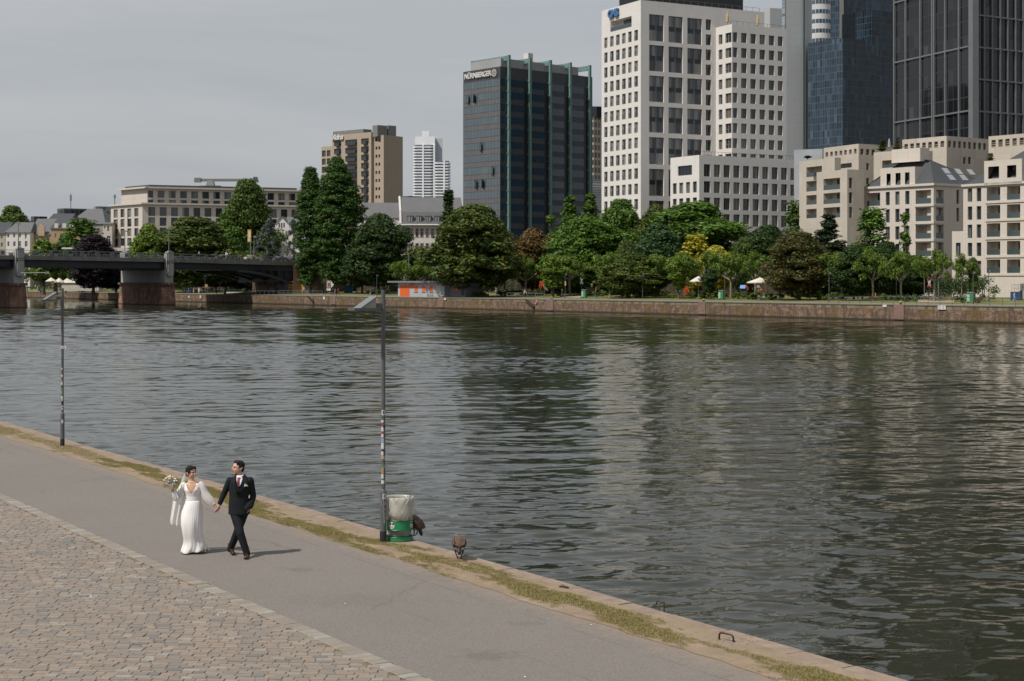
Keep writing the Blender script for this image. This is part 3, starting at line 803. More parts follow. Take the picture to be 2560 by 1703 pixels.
for px,k in((1167,1),(1183,1),(1199,5),(1228,7),(1187,8),(1204,8)):
 mbx=MB();s0=L_.s_(px);z1,z0=fl[k]
 a=[L_.pt(s0,z0-0.3,-0.06),L_.pt(s0+1.5,z0-0.3,-0.7),L_.pt(s0+1.5,z1,-0.7),L_.pt(s0,z1,-0.06)]
 mbx.add(a+[p+L_.y*0.08 for p in a],[(0,1,2,3),(7,6,5,4),(1,5,6,2),(0,4,5,1)])
 B.part('open_window',mbx,[G_DARK],recalc=False)
B.finish()
GRN=M('verdigris_steel',(0.145,0.245,0.22),(0.11,0.195,0.175),scale=0.6,rough=0.6)
tops=[138.2,145.2,151.0,157.0,163.6]
for px,yt in zip(fins,tops):
 mbx=MB();s0=R_.s_(px);zt=R_.z_(px,yt)
 wdt=0.72
 def bx(s0,s1,d0,d1,z0,z1):
  c=[R_.pt(s0,z0,d0),R_.pt(s1,z0,d0),R_.pt(s1,z0,d1),R_.pt(s0,z0,d1)]
  c+=[p+Vector((0,0,z1-z0))for p in c]
  mbx.add(c,[(3,2,1,0),(4,5,6,7),(0,1,5,4),(1,2,6,5),(2,3,7,6),(3,0,4,7)])
 bx(s0-wdt/2,s0+wdt/2,-0.85,-0.2,B.zb,zt)
 bx(s0-wdt/2,s0+wdt/2,-0.3,L_.L*0.93,zt-1.5,zt-0.15)
 bx(s0-wdt/2,s0+wdt/2,L_.L*0.93,L_.L*0.97,B.zt,zt-0.05)
 for k in range(13):bx(s0-wdt/2-0.12,s0-wdt/2,-0.7,0.0,fl[k][0]-0.2,fl[k][0]+0.5)
 B.part('portal_frame',mbx,GRN)
mbx=MB();block(B,0,1.5,B.RR*0.88,1.5,B.LL*0.9,B.zt-0.3,B.zt+2.6,mbx);B.part('roof_parapet',mbx,M('light_grey_parapet',(0.33,0.33,0.33),scale=0.5))
mbx=MB();block(B,0,B.RR*0.33,B.RR*0.38,1.5,3.5,B.zt+2.5,B.zt+5.0,mbx);B.part('vent_stack',mbx,FR_W)
sg=text_mesh('NÜRNBERGER',2.05,FR_W,'sign',B.root,L_.pt(L_.s_(1163),L_.z_(1163,199),-0.3)-B.off,(R(90),0,L_.ang),0.12,space=0.9,bold=0.05)
sg.scale=(0.78,1,1)
fit=(L_.s_(1231)-L_.s_(1163))/max(v.co.x for v in sg.data.vertices);sg.scale=(fit,1,1)
mbx=MB();sx=L_.s_(1237.3);zc=L_.z_(1237.3,182.5)
ring=[]
for k in range(24):
 a0,a1=2*math.pi*k/24,2*math.pi*(k+1)/24
 for r0,r1 in((0.78,1.0),):
  mbx.quad(*[L_.pt(sx+r*math.cos(a),zc+r*math.sin(a),-0.35)for r,a in((r0,a0),(r1,a0),(r1,a1),(r0,a1))])
for a,b in(((-0.45,0.0),(-0.3,0.6)),((-0.08,-0.6),(0.08,0.6)),((0.3,0.0),(0.45,0.6)),((-0.6,-0.35),(0.6,-0.2))):
 mbx.quad(*[L_.pt(sx+x,zc+z,-0.36)for x,z in((a[0],a[1]),(b[0],a[1]),(b[0],b[1]),(a[0],b[1]))])
B.part('sign_emblem',mbx,FR_W,recalc=False)
def curtain_mat(name,glass,line,wx,wz,tint2=None,lw=0.10,rough=0.08,spec=0.5):
 m,nt,b=newmat(name)
 tc=nt.node('ShaderNodeTexCoord');sp=nt.node('ShaderNodeSeparateXYZ');nt.con(tc.outputs['Object'],sp.inputs[0])
 x=sp.outputs[0];z=sp.outputs[2]
 def cell(v,w_):return nt.math('DIVIDE',v,w_)
 cx,cz=cell(x,wx),cell(z,wz)
 fx,fzz=nt.math('FRACT',cx),nt.math('FRACT',cz)
 line_x=nt.math('LESS_THAN',fx,lw*1.0/wx*2.0);line_z=nt.math('LESS_THAN',fzz,lw/wz*3.0)
 ln=nt.math('MAXIMUM',line_x,line_z)
 cb=nt.node('ShaderNodeCombineXYZ');nt.con(nt.math('FLOOR',cx),cb.inputs[0]);nt.con(nt.math('FLOOR',cz),cb.inputs[1])
 wn_=nt.node('ShaderNodeTexWhiteNoise');nt.con(cb.outputs[0],wn_.inputs['Vector'])
 c=nt.ramp(wn_.outputs['Value'],[(0.0,glass),(0.55,tuple(v*1.5 for v in glass)),(0.8,tint2 or tuple(v*0.6 for v in glass)),(0.965,tuple(min(1,v*1.8+0.02)for v in glass))],'CONSTANT')
 c=nt.mix(ln,c,line)
 nt.con(c,b.inputs['Base Color']);nt.con(nt.math('MULTIPLY_ADD',ln,0.5,rough),b.inputs['Roughness']);b.inputs['Specular IOR Level'].default_value=spec
 return m
def panel_mat(name,col):
 m,nt,b=newmat(name);tc=nt.node('ShaderNodeTexCoord');sp=nt.node('ShaderNodeSeparateXYZ');nt.con(tc.outputs['Object'],sp.inputs[0])
 lx=nt.math('LESS_THAN',nt.math('FRACT',nt.math('DIVIDE',sp.outputs[0],3.0)),0.04);lz=nt.math('LESS_THAN',nt.math('FRACT',nt.math('DIVIDE',sp.outputs[2],3.8)),0.05)
 n=nt.noise(tc.outputs['Object'],0.08,4,0.6);c=nt.mix(nt.ramp(n,[(0.3,(0,0,0)),(0.7,(0.5,0.5,0.5))]),col,tuple(x*0.9 for x in col));c=nt.mix(nt.math('MULTIPLY',nt.math('MAXIMUM',lx,lz),0.5),c,tuple(x*0.7 for x in col))
 nt.con(c,b.inputs['Base Color']);b.inputs['Roughness'].default_value=0.5;return m
def box_building(name,label,C,phiL,phiR,pxL,pxR,ytop,mat,zb=2.0,depth=None,cat='building',ztop=None):
 """curtain-walled volume: each face its own mesh so the grid runs in the plane of the face"""
 C=Vector((C.x,C.y,0));zt=EYE-(ytop-YH)*C.y/F if ztop is None else ztop
 LL,dL=hitD(C,phiL,pxL);RR,dR=hitD(C,phiR,pxR)
 if depth:LL=depth
 root=thing(name,label,cat,(C.x,C.y,zb))
 for nm,f0,d,L in(('facade',C+dL*LL,-dL,LL),('facade',C,dR,RR),('rear_wall',C+dR*RR,dL,LL),('rear_wall',C+dR*RR+dL*LL,-dR,RR)):
  mb=MB();mb.quad((0,0,0),(L,0,0),(L,0,zt-zb),(0,0,zt-zb));o=mb.build(nm,mat,root,recalc=False)
  o.location=Vector((f0.x,f0.y,0))-Vector((C.x,C.y,0));o.rotation_euler=(0,0,math.atan2(d.y,d.x))
 mb=MB();pts=[Vector((0,0,0)),dR*RR,dR*RR+dL*LL,dL*LL]
 mb.add([p+Vector((0,0,zt-zb-0.1))for p in pts],[(0,1,2,3)]);mb.build('roof',ROOFT,root,recalc=False)
 return root,C,dL,LL,dR,RR,zt
E_M=curtain_mat('brown_grid_facade',(0.045,0.045,0.045),(0.36,0.31,0.245),1.9,3.3,lw=0.35,rough=0.3)
rt,C,dL,LL,dR,RR,zt=box_building('slender_tower','slender brown grid tower glimpsed between glass office and limestone tower',corner(1484,690),-41,49,1470,1520,292,E_M)
mb=MB();c=(dR*7+dL*6);mb.lathe([(9,0),(9,4.5),(8.6,4.6),(0.1,4.8)],24,(c.x,c.y,zt-2));mb.build('drum',G_DARK,rt)
rt,*_=box_building('service_block','pale ribbed annex low behind the glass office tower',corner(1478,640),-41,49,1465,1530,448,curtain_mat('ribbed_white',(0.34,0.35,0.36),(0.20,0.20,0.21),50,1.0,(0.30,0.31,0.32),0.12,0.6))
B0=Bld('hotel_tower','tan rendered hotel tower with white script lettering and dark small balconies',corner(959.3,555),-49,41,934,1007,337.6,S_ADI)
z74=lambda x:740+x/4.126
B0.grid('L',[(z74(820),z74(838)),(z74(850),z74(868))],rows(346,7.8,20.36,10),'off',0.3,ref=z74(845))
B0.finish()
Q=B0.L.pt(B0.L.s_(934),0);dr=Vector((math.sin(R(41)),math.cos(R(41)),0));k=(928-CX)/F
t=(Q.x-k*Q.y)/(dr.x-k*dr.y);CA=Q-dr*t
A=Bld('hotel_wing','tan rendered main wing of the hotel tower with three columns of dark windows',CA,-49,41,830.5,934.5,330.3,S_ADI)
rw=rows(346.3,13.2,20.36,11)
A.grid('L',[(z74(392),z74(467)),(z74(508),z74(631)),(z74(672),z74(751))],rw,'adina',0.3,ref=z74(712))
A.finish()
mb=MB()
for c in((392,467),(508,631),(672,751)):
 for k,(y0,y1)in enumerate(rw):
  pc=z74((c[0]+c[1])/2+8);s0=A.L.s_(pc);wd=2.2 if c[1]-c[0]<100 else 5.0
  z0=A.L.z_(z74(712),y1)-0.2;a_,b_=s0-wd/2,s0+wd/2
  cpt=[A.L.pt(a_,z0,-0.9),A.L.pt(b_,z0,-0.9),A.L.pt(b_,z0,0),A.L.pt(a_,z0,0)];cpt+=[p+Vector((0,0,1.1))for p in cpt]
  m2=MB();m2.add(cpt,[(3,2,1,0),(0,1,5,4),(1,2,6,5),(3,0,4,7)]);A.part('balcony',m2,FR_D,recalc=False)
sg=text_mesh('Adina',2.7,FR_W,'sign',A.root,A.L.pt(A.L.s_(832),A.L.z_(832,350.5),-0.4)-A.off,(R(90),0,A.L.ang),0.15,shear=0.35,space=0.85,bold=0.07)
sg.scale=((A.L.s_(860)-A.L.s_(832))/max(v.co.x for v in sg.data.vertices),1,1)
mb=MB();block(A,0,2,6,6,22,A.zt-0.3,A.zt+1.6,mb);A.part('roof_plant',mb,FR_G)
Wg=Bld('hotel_side_wing','lower tan wing at the left of the hotel tower',A.L.pt(0.02,0),-49,41,803.5,836,365,S_ADI)
Wg.grid('L',[(z74(268),z74(306)),(z74(318),z74(355))],rows(376,15,20.36,8),'adina',0.3,ref=z74(330));Wg.finish()
for px,w_,h_ in((950,3,4),(968,3,4),(988,3.5,4.5)):
 mb=MB();p=B0.C+B0.dR*(hitD(B0.C,41,max(px,961))[0])+B0.dL*3;mb.box((p.x,p.y,B0.zt+1.5),(w_,w_,h_),R(41));B0.part('roof_vent',mb,FR_G)
rt_,*_r=box_building('glass_pavilion','small dark glass rooftop pavilion beside the tan hotel',corner(1024,520),-41,49,1007,1041,490,curtain_mat('pavilion_glass',(0.02,0.04,0.045),(0.10,0.11,0.11),2.0,2.5))
WB=M('white_balcony_band',(0.80,0.82,0.84),(0.74,0.76,0.78),scale=0.05,rough=0.7)
FARG=glass_mat('distant_glass',(0.11,0.14,0.17),(0.25,0.28,0.30),0.3,0.15)
DT=1750.0
rt=thing('residential_tower','slim white residential tower with stacked balcony bands far behind the hotel','building',PG(1060,DT,0))
def fvol(px0,px1,y0,y1,n,rdep,split):
 x0,x1=(px0-1060)*DT/F,(px1-1060)*DT/F
 z1,z0=EYE-(y0-YH)*DT/F,EYE-(y1-YH)*DT/F
 def rr(a,b,d0,d1,r=3.0):
  pts=[]
  for cx_,cy_,a0 in((a+r,d0+r,180),(b-r,d0+r,270),(b-r,d1-r,0),(a+r,d1-r,90)):
   for k in range(5):
    an=R(a0+90*k/4);pts.append((cx_+r*math.cos(an),cy_+r*math.sin(an)))
  return pts
 m_=MB();m_.prism(rr(x0+1.2,x1-1.2,1.2,rdep),z0,z1);m_.build('glazing',FARG,rt)
 st=(z1-z0)/n
 for k in range(n):
  m_=MB();m_.prism(rr(x0,x1,0,rdep+1),z0+st*k,z0+st*k+st*0.42);m_.build('floor_band',WB,rt)
 m_=MB();xs=x0+(x1-x0)*split;m_.box2((xs-0.9,-0.4,z0),(xs+0.9,1,z1));m_.build('pier',WB,rt)
fvol(1032.5,1083,362,505,20,22,0.50)
fvol(1086.5,1125,402,505,14,20,0.62)
def fb(nm,px0,px1,y0,y1,d0=2,d1=18,mat=WB):
 m_=MB();m_.box2(((px0-1060)*DT/F,d0,EYE-(y1-YH)*DT/F),((px1-1060)*DT/F,d1,EYE-(y0-YH)*DT/F));m_.build(nm,mat,rt)
fb('crown',1037,1087,341,362);fb('plant_room',1054.5,1073,327,341);fb('core',1083,1087,362,500,1,10)
fb('rear_panel',1087,1104,344,402,12,18,M('pale_scaffold_net',(0.50,0.53,0.56),scale=0.1,rough=0.9))
PD=490.0
B=Bld('palace','white rendered town palace with red sandstone window frames and grey slate mansard roof',corner(1009,PD),-20,84,1005,1158,561,S_WHITE)
tx=[(1014.5,1020),(1021.5,1026),(1027.5,1032),(1039.5,1046),(1051.5,1058),(1065,1071.5),(1078,1085),(1092,1099),(1106,1112),(1120,1127)]
B.grid('R',tx,[(572.5,593),(609,632),(648,668)],'pal',0.3,ref=1046)
for c in tx[0:3]:pass
grp=[(1013.7,1032.8)]+[(a-0.9,b+0.9)for a,b in tx[3:]]
mb=MB()
def frame_trim(fc,s0,s1,z0,z1,t,pr,mb):
 for(a,b,c,d)in((s0-t,s0,z0-t,z1+t),(s1,s1+t,z0-t,z1+t),(s0,s1,z0-t,z0),(s0,s1,z1,z1+t)):
  q=[fc.pt(a,c,-pr),fc.pt(b,c,-pr),fc.pt(b,c,0.0),fc.pt(a,c,0.0)];q+=[p+Vector((0,0,d-c))for p in q]
  mb.add(q,[(3,2,1,0),(4,5,6,7),(0,1,5,4),(1,2,6,5),(3,0,4,7)])
for(a,b)in tx:
 for(y0,y1)in((572.5,593),(609,632),(648,668)):
  mb=MB();frame_trim(B.R,B.R.s_(a),B.R.s_(b),B.R.z_(1046,y1),B.R.z_(1046,y0),0.16,0.05,mb);B.part('window_surround',mb,S_PINK)
B.finish()
def mansard(B_,fc,s0,s1,prof,mat,name='roof'):
 mb=MB();n=len(prof)
 a=[fc.pt(s0,z,d)for d,z in prof];b=[fc.pt(s1,z,d)for d,z in prof]
 mb.add(a+b,[(i,i+1,n+i+1,n+i)for i in range(n-1)]+[tuple(range(n-1,-1,-1)),tuple(range(n,2*n)),(n-1,0,n,2*n-1)])
 return B_.part(name,mb,mat)
ze,zm,zr_=B.zt,EYE-(530-YH)*(PD+2)/F,EYE-(494-YH)*(PD+12)/F
mansard(B,B.R,-0.6,B.RR,[(-0.6,ze-0.1),(1.6,zm),(10,zr_),(20,zm),(22,ze-0.1)],SLATE)
mb=MB();
for pr,(d0,z0,d1,z1)in enumerate(((-0.6,ze,1.6,zm),(1.6,zm,10,zr_))):
 a,b=B.R.pt(-0.9,z0+0.1,d0),B.R.pt(-0.9,z1+0.1,d1);mb.tube([a,b],0.38,6)
mb.tube([B.R.pt(-0.9,ze-0.2,-0.8),B.R.pt(B.RR,ze-0.2,-0.8)],0.3,6)
B.part('white_verge',mb,FR_W)
for c in((1155,1205),(1245,1297),(1340,1390),(1435,1487),(1530,1580)):
 s0,s1=B.R.s_(z74(c[0])),B.R.s_(z74(c[1]));z1,z0=B.R.z_(z74(1270),542),B.R.z_(z74(1270),555)
 m_=MB();q=[B.R.pt(s0-0.3,z0,-0.1),B.R.pt(s1+0.3,z0,-0.1),B.R.pt(s1+0.3,z0,3),B.R.pt(s0-0.3,z0,3)];q+=[p+Vector((0,0,z1-z0+0.3))for p in q]
 m_.add(q,[(4,5,6,7),(0,1,5,4),(1,2,6,5),(3,0,4,7)]);dm_=B.part('dormer',m_,SLATE_D)
 for k in range(3):
  a,b=s0+(s1-s0)*(k+0.08)/3,s0+(s1-s0)*(k+0.92)/3
  m_=MB();m_.quad(*[B.R.pt(x,z,-0.16)-B.off for x,z in((a,z0+0.1),(b,z0+0.1),(b,z1),(a,z1))]);m_.box(B.R.pt(a,(z0+z1)/2,-0.18)-B.off,(0.14,0.1,z1-z0),B.R.ang,m=1)
  m_.build('window',[G_OFF,FR_W],dm_,recalc=False)
B=Bld('palace_wing','left wing of the white palace with sloping grey slate roof and arched dormer',corner(1007,505),-20,84,1003,1008,575,S_WHITE)
B.finish()
Wd=thing('slate_roofed_house','house with tall grey slate roof partly behind the dark round tree','building',PG(895,520,2))
def wall_roof(root,D,px0,px1,yb,yt,ywall,mat,dep=8,base=None,overh=0.0,pin=0.0,name='roof'):
 """hipped roof seen nearly front-on: eave line yb, ridge yt"""
 o=root.location;x0,x1=(px0-CX)*D/F-o.x,(px1-CX)*D/F-o.x
 z=lambda y,DD:EYE-(y-YH)*DD/F-o.z
 dy=D-o.y
 zb_,zt_=z(yb,D),z(yt,D+dep)
 p=pin*(x1-x0)
 mb=MB()
 mb.add([(x0-overh,dy-overh,zb_),(x1+overh,dy-overh,zb_),(x1+overh,dy+2*dep+overh,zb_),(x0-overh,dy+2*dep+overh,zb_),(x0+p,dy+dep,zt_),(x1-p,dy+dep,zt_)],[(0,1,5,4),(2,3,4,5),(1,2,5),(3,0,4),(3,2,1,0)])
 return mb.build(name,mat,root)
def plain_house(name,label,D,px0,px1,yeave,yridge,wallm,roofm,wins,dep=8,pin=0.0,ybase=735,winm=None,cat='house',trims=None):
 root=thing(name,label,cat,PG((px0+px1)/2,D,2.2));o=root.location
 x0,x1=(px0-CX)*D/F-o.x,(px1-CX)*D/F-o.x
 ze=EYE-(yeave-YH)*D/F-o.z
 S=sorted(set([x0,x1]+[(w-CX)*D/F-o.x for q in wins for w in q[:2]]));Z=sorted(set([0,ze]+[EYE-(w-YH)*D/F-o.z for q in wins for w in q[2:4]]))
 q_=[((a-CX)*D/F-o.x,(b-CX)*D/F-o.x,EYE-(y1-YH)*D/F-o.z,EYE-(y0-YH)*D/F-o.z)for a,b,y0,y1 in wins]
 mb=MB()
 for i in range(len(S)-1):
  for j in range(len(Z)-1):
   cs,cz=(S[i]+S[i+1])/2,(Z[j]+Z[j+1])/2
   if any(q[0]<cs<q[1]and q[2]<cz<q[3]for q in q_):continue
   mb.quad((S[i],0,Z[j]),(S[i+1],0,Z[j]),(S[i+1],0,Z[j+1]),(S[i],0,Z[j+1]))
 mb.quad((x0,0,0),(x0,2*dep,0),(x0,2*dep,ze),(x0,0,ze));mb.quad((x1,0,0),(x1,2*dep,0),(x1,2*dep,ze),(x1,0,ze));mb.quad((x0,2*dep,0),(x1,2*dep,0),(x1,2*dep,ze),(x0,2*dep,ze))
 for a,b,z0,z1 in q_:
  e=[(a,z0),(b,z0),(b,z1),(a,z1)]
  for k in range(4):p,r=e[k],e[(k+1)%4];mb.quad((p[0],0,p[1]),(p[0],0.3,p[1]),(r[0],0.3,r[1]),(r[0],0,r[1]))
 mb.build('wall',wallm,root)
 for a,b,z0,z1 in q_:
  me,w2,h2=win_data('pal',b-a,z1-z0);ob=bpy.data.objects.new('window',me);link(ob,root);ob.location=(a,0.2,z0);ob.scale=((b-a)/w2,1,(z1-z0)/h2)
 wall_roof(root,D,px0,px1,yeave,yridge,0,roofm,dep,overh=0.4,pin=pin)
 return root
bpy.data.objects.remove(Wd)
plain_house('slate_roofed_house','house with tall grey slate roof between the poplars and the white palace',520,893,1010,545,507,S_WHITE,SLATE,[(988,996,580,600),(1000,1006,580,600),(900,906,580,600)],7,0.10,cat='building')
B=Bld('riverside_office','long beige travertine office building with set back top storeys behind the bridge',corner(356,580),-42,67,277,752,510,S_OFF)
z0_=lambda x:x/4.126
cl=[(z0_(a),z0_(b))for a,b in((1172,1215),(1243,1284),(1313,1355),(1385,1428))]
rr_=[(520.5,541.5),(546,566),(570.5,590),(594.5,614),(619,640)]
B.grid('L',cl,rr_,'off',0.3,ref=z0_(1400))
s_first,s_w=B.R.s_(370.8),B.R.s_(388)-B.R.s_(370.8);pitch=(B.R.s_(370.8+28.1*4.02)-s_first)/4
k=0
while s_first+pitch*k+s_w<B.RR-0.5:
 a=s_first+pitch*k
 for(y0,y1)in((518,540),(543.5,564.5),(569,590),(594,615),(619,640)):
  B.R.ops.append((a,a+s_w,B.R.z_(380,y1),B.R.z_(380,y0),'off',0.3))
 k+=1
B.finish()
zt1=B.zt
for f in 'LR':
 B.slab(f,-0.5 if f=='R' else 0,(B.LL+0.5)if f=='L' else B.RR,zt1-0.1,zt1+0.5,0.7)
C2=B.C+B.dR*3.5+B.dL*3.5
pxc=CX+F*C2.x/C2.y
U=Bld('rooftop_storey','set back top storeys of the long travertine office',C2,-42,67,303,752,0,S_OFF,zb=zt1+0.5,ztop=EYE-(471-YH)*C2.y/F)
zz1=(U.R.z_(pxc+5,494),U.R.z_(pxc+5,476.5));zz2=(U.R.z_(pxc+5,508.5),U.R.z_(pxc+5,499))
s0=U.R.s_(394);sw=U.R.s_(411)-s0
for zz in(zz1,zz2):
 U.R.ops.append((0.3,U.R.s_(383),zz[0],zz[1],'glaz',0.3))
 k=0
 while s0+pitch*k+sw<U.RR-0.5:U.R.ops.append((s0+pitch*k,s0+pitch*k+sw,zz[0],zz[1],'off',0.3));k+=1
 for a,b in((306,313.5),(321.5,331),(338.5,348)):U.op('L',a,b,0,0,'off',0.3,zz=zz)
U.finish()
U.slab('R',-1.2,U.RR,U.zt,U.zt+0.6,1.3);U.slab('L',0,U.LL+1.2,U.zt,U.zt+0.6,1.3)
mb=MB();block(U,0,1,U.RR-1,1,U.LL-1,U.zt+0.5,U.zt+1.4,mb);U.part('roof_edge',mb,M('green_grey_roof',(0.07,0.10,0.09),scale=0.5))
g=thing('facade_crane','grey maintenance crane with a long jib on the roof of the long office','crane',U.R.pt(U.R.s_(538),U.zt+1.4,8))
zc=EYE-(450.5-YH)*g.location.y/F-g.location.z
xx=lambda px:(px-538)*g.location.y/F
mb=MB();mb.box((0,0,zc/2),(3.2,3.2,zc-0.6),top=0.7);mb.build('mast',FR_G,g)
mb=MB();mb.box((0,0,0.25),(8,4,0.5));mb.build('carriage',FR_D,g)
mb=MB();m0=Matrix.Identity(3);mb.box(((xx(504)+xx(650))/2,0,zc),(xx(650)-xx(504),1.0,1.0));mb.box((xx(506),0,zc),(2.5,1.6,1.7));mb.build('jib',FR_G,g)
mb=MB();mb.box((xx(650),0,zc+0.2),(2.4,1.8,2.0),top=0.6);mb.build('cradle',FR_D,g)
rt=thing('canopy_pavilion','low pavilion with a long white canopy in front of the travertine office','building',PG(341,520,2.2))
o=rt.location;X=lambda px:(px-341)*520/F;Zp=lambda y:EYE-(y-YH)*520/F-o.z
mb=MB();mb.box2((X(286),-2,Zp(628)),(X(396),10,Zp(620)));mb.build('canopy',FR_W,rt)
mb=MB();mb.box2((X(290),0,0),(X(392),9,Zp(628)));mb.build('wall',G_DARK,rt)
for k in range(8):
 mb=MB();mb.box2((X(288+k*15),-1.8,0),(X(288.8+k*15),-1.6,Zp(628)));mb.build('column',FR_G,rt)
CREAM=M('cream_render',(0.46,0.42,0.34),scale=0.5);SAND=M('yellow_sandstone',(0.37,0.27,0.155),(0.31,0.22,0.125),scale=0.7);BEI=M('beige_sandstone',(0.44,0.345,0.24),(0.38,0.29,0.20),scale=0.7)
plain_house('corner_house','cream house with dark slate roof at the left edge beyond the bridge',600,-30,14.5,584,556,CREAM,SLATE_D,[(2,7,588,597),(2,7,607,617),(-12,-7,588,597)],9)
plain_house('townhouse','white rendered townhouse with hipped grey slate roof beyond the bridge',600,15,75,581,556,S_WHITE,SLATE,[(18.5,23,583.5,594),(33,38,583.5,594),(47.5,52.5,583.5,594),(62,67,583,597),(18.5,23.5,604,616),(33,39,604,616),(47,53,603,617),(62,69,603,617)],9,0.12)
r1=plain_house('gabled_townhouse','beige sandstone townhouse with a small ornate gable and slate roof',605,75.5,127,586,547,BEI,SLATE,[(79,82,591,604),(87,90,591,604),(97,100,590,604),(104,107,590,604),(115,124,589,602)],9)
o=r1.location;mb=MB();X=lambda px:(px-CX)*604/F-o.x;Z=lambda y:EYE-(y-YH)*604/F-o.z
mb.prism([(X(95),Z(590)),(X(111),Z(590)),(X(111),Z(565)),(X(107),Z(563)),(X(106),Z(559)),(X(100),Z(559)),(X(99),Z(563)),(X(95),Z(565))],0,1.0,M_=Matrix.Rotation(R(90),4,'X'));mb.build('gable',BEI,r1)
r2=plain_house('ochre_townhouse','ochre sandstone townhouse with dormers in a dark slate roof',600,127.5,200,572,545,SAND,SLATE_D,[(137,141,584,595),(150,155,584,595),(165,170,584,595),(180,185,584,595)],9)
o=r2.location
for px in(138,158,176):
 mb=MB();mb.box(((px+2-CX)*600/F-o.x,2.5,EYE-(565-YH)*600/F-o.z),(1.4,4.5,2.0));mb.build('dormer',FR_W,r2)
r=plain_house('far_house','grey slate roof stretching behind the ochre townhouse',660,170,262,560,522,M('grey_render',(0.35,0.33,0.30),scale=0.5),SLATE,[(200,204,565,573)],14,0.3)
plain_house('chimneyed_house','pale gabled house rising behind the beige townhouse',640,120,175,552,534,CREAM,SLATE_D,[(133,137,556,563)],8)
plain_house('link_house','small pale three storey house joining the travertine office',590,257,280,560,556,S_OFF,ROOFT,[(260,264,545+20,572),(268,273,565,578),(267,276,590,612)],4)
DKG=curtain_mat('dark_office_facade',(0.035,0.042,0.048),(0.10,0.11,0.11),2.4,3.4)
box_building('dark_office','low dark glazed office behind the old slate roofs',corner(160,760),-50,60,143,218,521,DKG)
box_building('grey_office','grey ribbed office behind the pale gabled houses',corner(240,770),-50,60,234,277,516,curtain_mat('grey_office_facade',(0.10,0.12,0.13),(0.25,0.26,0.26),1.6,3.4))
box_building('distant_office','small dark office roof between tree and beige townhouse',corner(85,800),-50,60,77,118,541,DKG)
for px,y0,y1,D_ in((177,484,535,700),(287,486,512,585)):
 t_=thing('antenna_mast','thin roof antenna mast '+('above the old slate roofs' if px<200 else 'at the left end of the travertine office roof'),'antenna',PG(px,D_,EYE-(y1-YH)*D_/F),group='roof antenna masts')
 hgt=(y1-y0)*D_/F;mb=MB();mb.tube([(0,0,0),(0,0,hgt)],0.14,6);mb.build('pole',FR_D,t_)
 mb=MB();mb.box((0,0,hgt*0.78),(0.75,0.5,hgt*0.28));mb.build('antenna',FR_G,t_)
PANEL=panel_mat('white_panel_facade',(0.40,0.415,0.42))
C=corner(1962,800)
rt,C,dL,LL,dR,RR,zt=box_building('bank_tower','pale grey panelled bank tower shaft rising behind the stepped block',C,-20,72,1955,2030,-420,PANEL)
mb=MB();mb.quad(Vector((0,-0.3,0))+dL*LL,Vector((0,-0.3,0)),Vector((0,-0.3,zt)),Vector((0,-0.3,zt))+dL*LL);mb.build('ladder_strip',curtain_mat('ladder_glass',(0.16,0.20,0.24),(0.35,0.37,0.38),30,1.9),rt,recalc=False)
mb=MB();p=dR*(RR*0.72);mb.box((p.x-0.3,p.y-1.2,zt/2),(0.9,0.7,zt));mb.build('guide_rail',M('dark_green_rail',(0.03,0.07,0.06),scale=1),rt)
rt2,*_=box_building('bank_side_tower','pale panelled lower shaft of the bank tower behind the limestone tower',corner(1925,830),-50,72,1895,1965,20,PANEL)
rt3=thing('round_bank_core','white rounded tower core with dark window bands beside the bank shaft','building',PG(2050,850,2))
mb=MB();Rr=26*850/F;zt=EYE+(697+380)*850/F-2;mb.lathe([(Rr,0),(Rr,zt)],32);mb.build('wall',M('white_metal_panel',(0.62,0.62,0.61),scale=0.2,rough=0.35),rt3,smooth=True)
for k in range(9):
 y=99-24*k;z0=EYE-(y+10-YH)*850/F-2;mb=MB();mb.lathe([(Rr+0.1,z0),(Rr+0.1,z0+2.1)],32);mb.build('window_band',curtain_mat('band_windows',(0.05,0.08,0.11),(0.55,0.55,0.54),1.7,50),rt3)
BLUEG=curtain_mat('blue_curtain_wall',(0.026,0.044,0.066),(0.085,0.098,0.108),1.55,3.55,(0.018,0.032,0.050),0.08,0.08,0.35)
BLUED=curtain_mat('dark_blue_curtain_wall',(0.012,0.024,0.036),(0.055,0.068,0.078),1.55,3.55,(0.007,0.014,0.022),0.08,0.06,0.35)
rt,C,dL,LL,dR,RR,zt=box_building('blue_glass_tower','blue gridded glass tower block in front of the bank towers',corner(2107,780),-38,57,2020,2190,95,BLUED)
for o in rt.children:
 if o.name.startswith('facade')and abs(o.location.length-LL)<1:o.data.materials[0]=BLUEG  # left face takes a lighter copy, its sunlit side put into the colour
rt,*_=box_building('dark_blue_glass_tower','dark blue glass tower with stepped roof behind the blue gridded block',corner(2180,850),-38,57,2105,2300,24,BLUED)
rt,C,dL,LL,dR,RR,zt=box_building('high_blue_glass_tower','highest blue glass tower behind, running out of the top of the picture',corner(2103,900),-50,60,2070,2240,-300,BLUEG)
mb=MB();mb.box((0,-1,zt/2),(2.0,2.0,zt));mb.build('corner_column',FR_G,rt)
FRM=M('light_steel_grid',(0.155,0.16,0.166),(0.13,0.135,0.14),scale=0.4,rough=0.5)
BLK=curtain_mat('black_glass',(0.010,0.012,0.014),(0.028,0.030,0.031),2.1,1.26*3,(0.022,0.024,0.025),0.10,0.05)
rt,C,dL,LL,dR,RR,zt=box_building('black_glass_tower','tall black glass tower with light grey steel grid at the right',corner(2433,390),-20.5,60,2238,2680,-780,BLK)
Lf=Face(C+dL*LL,-dL,LL);Rf=Face(C,dR,RR);zb_=2.0;off=Vector((C.x,C.y,zb_))
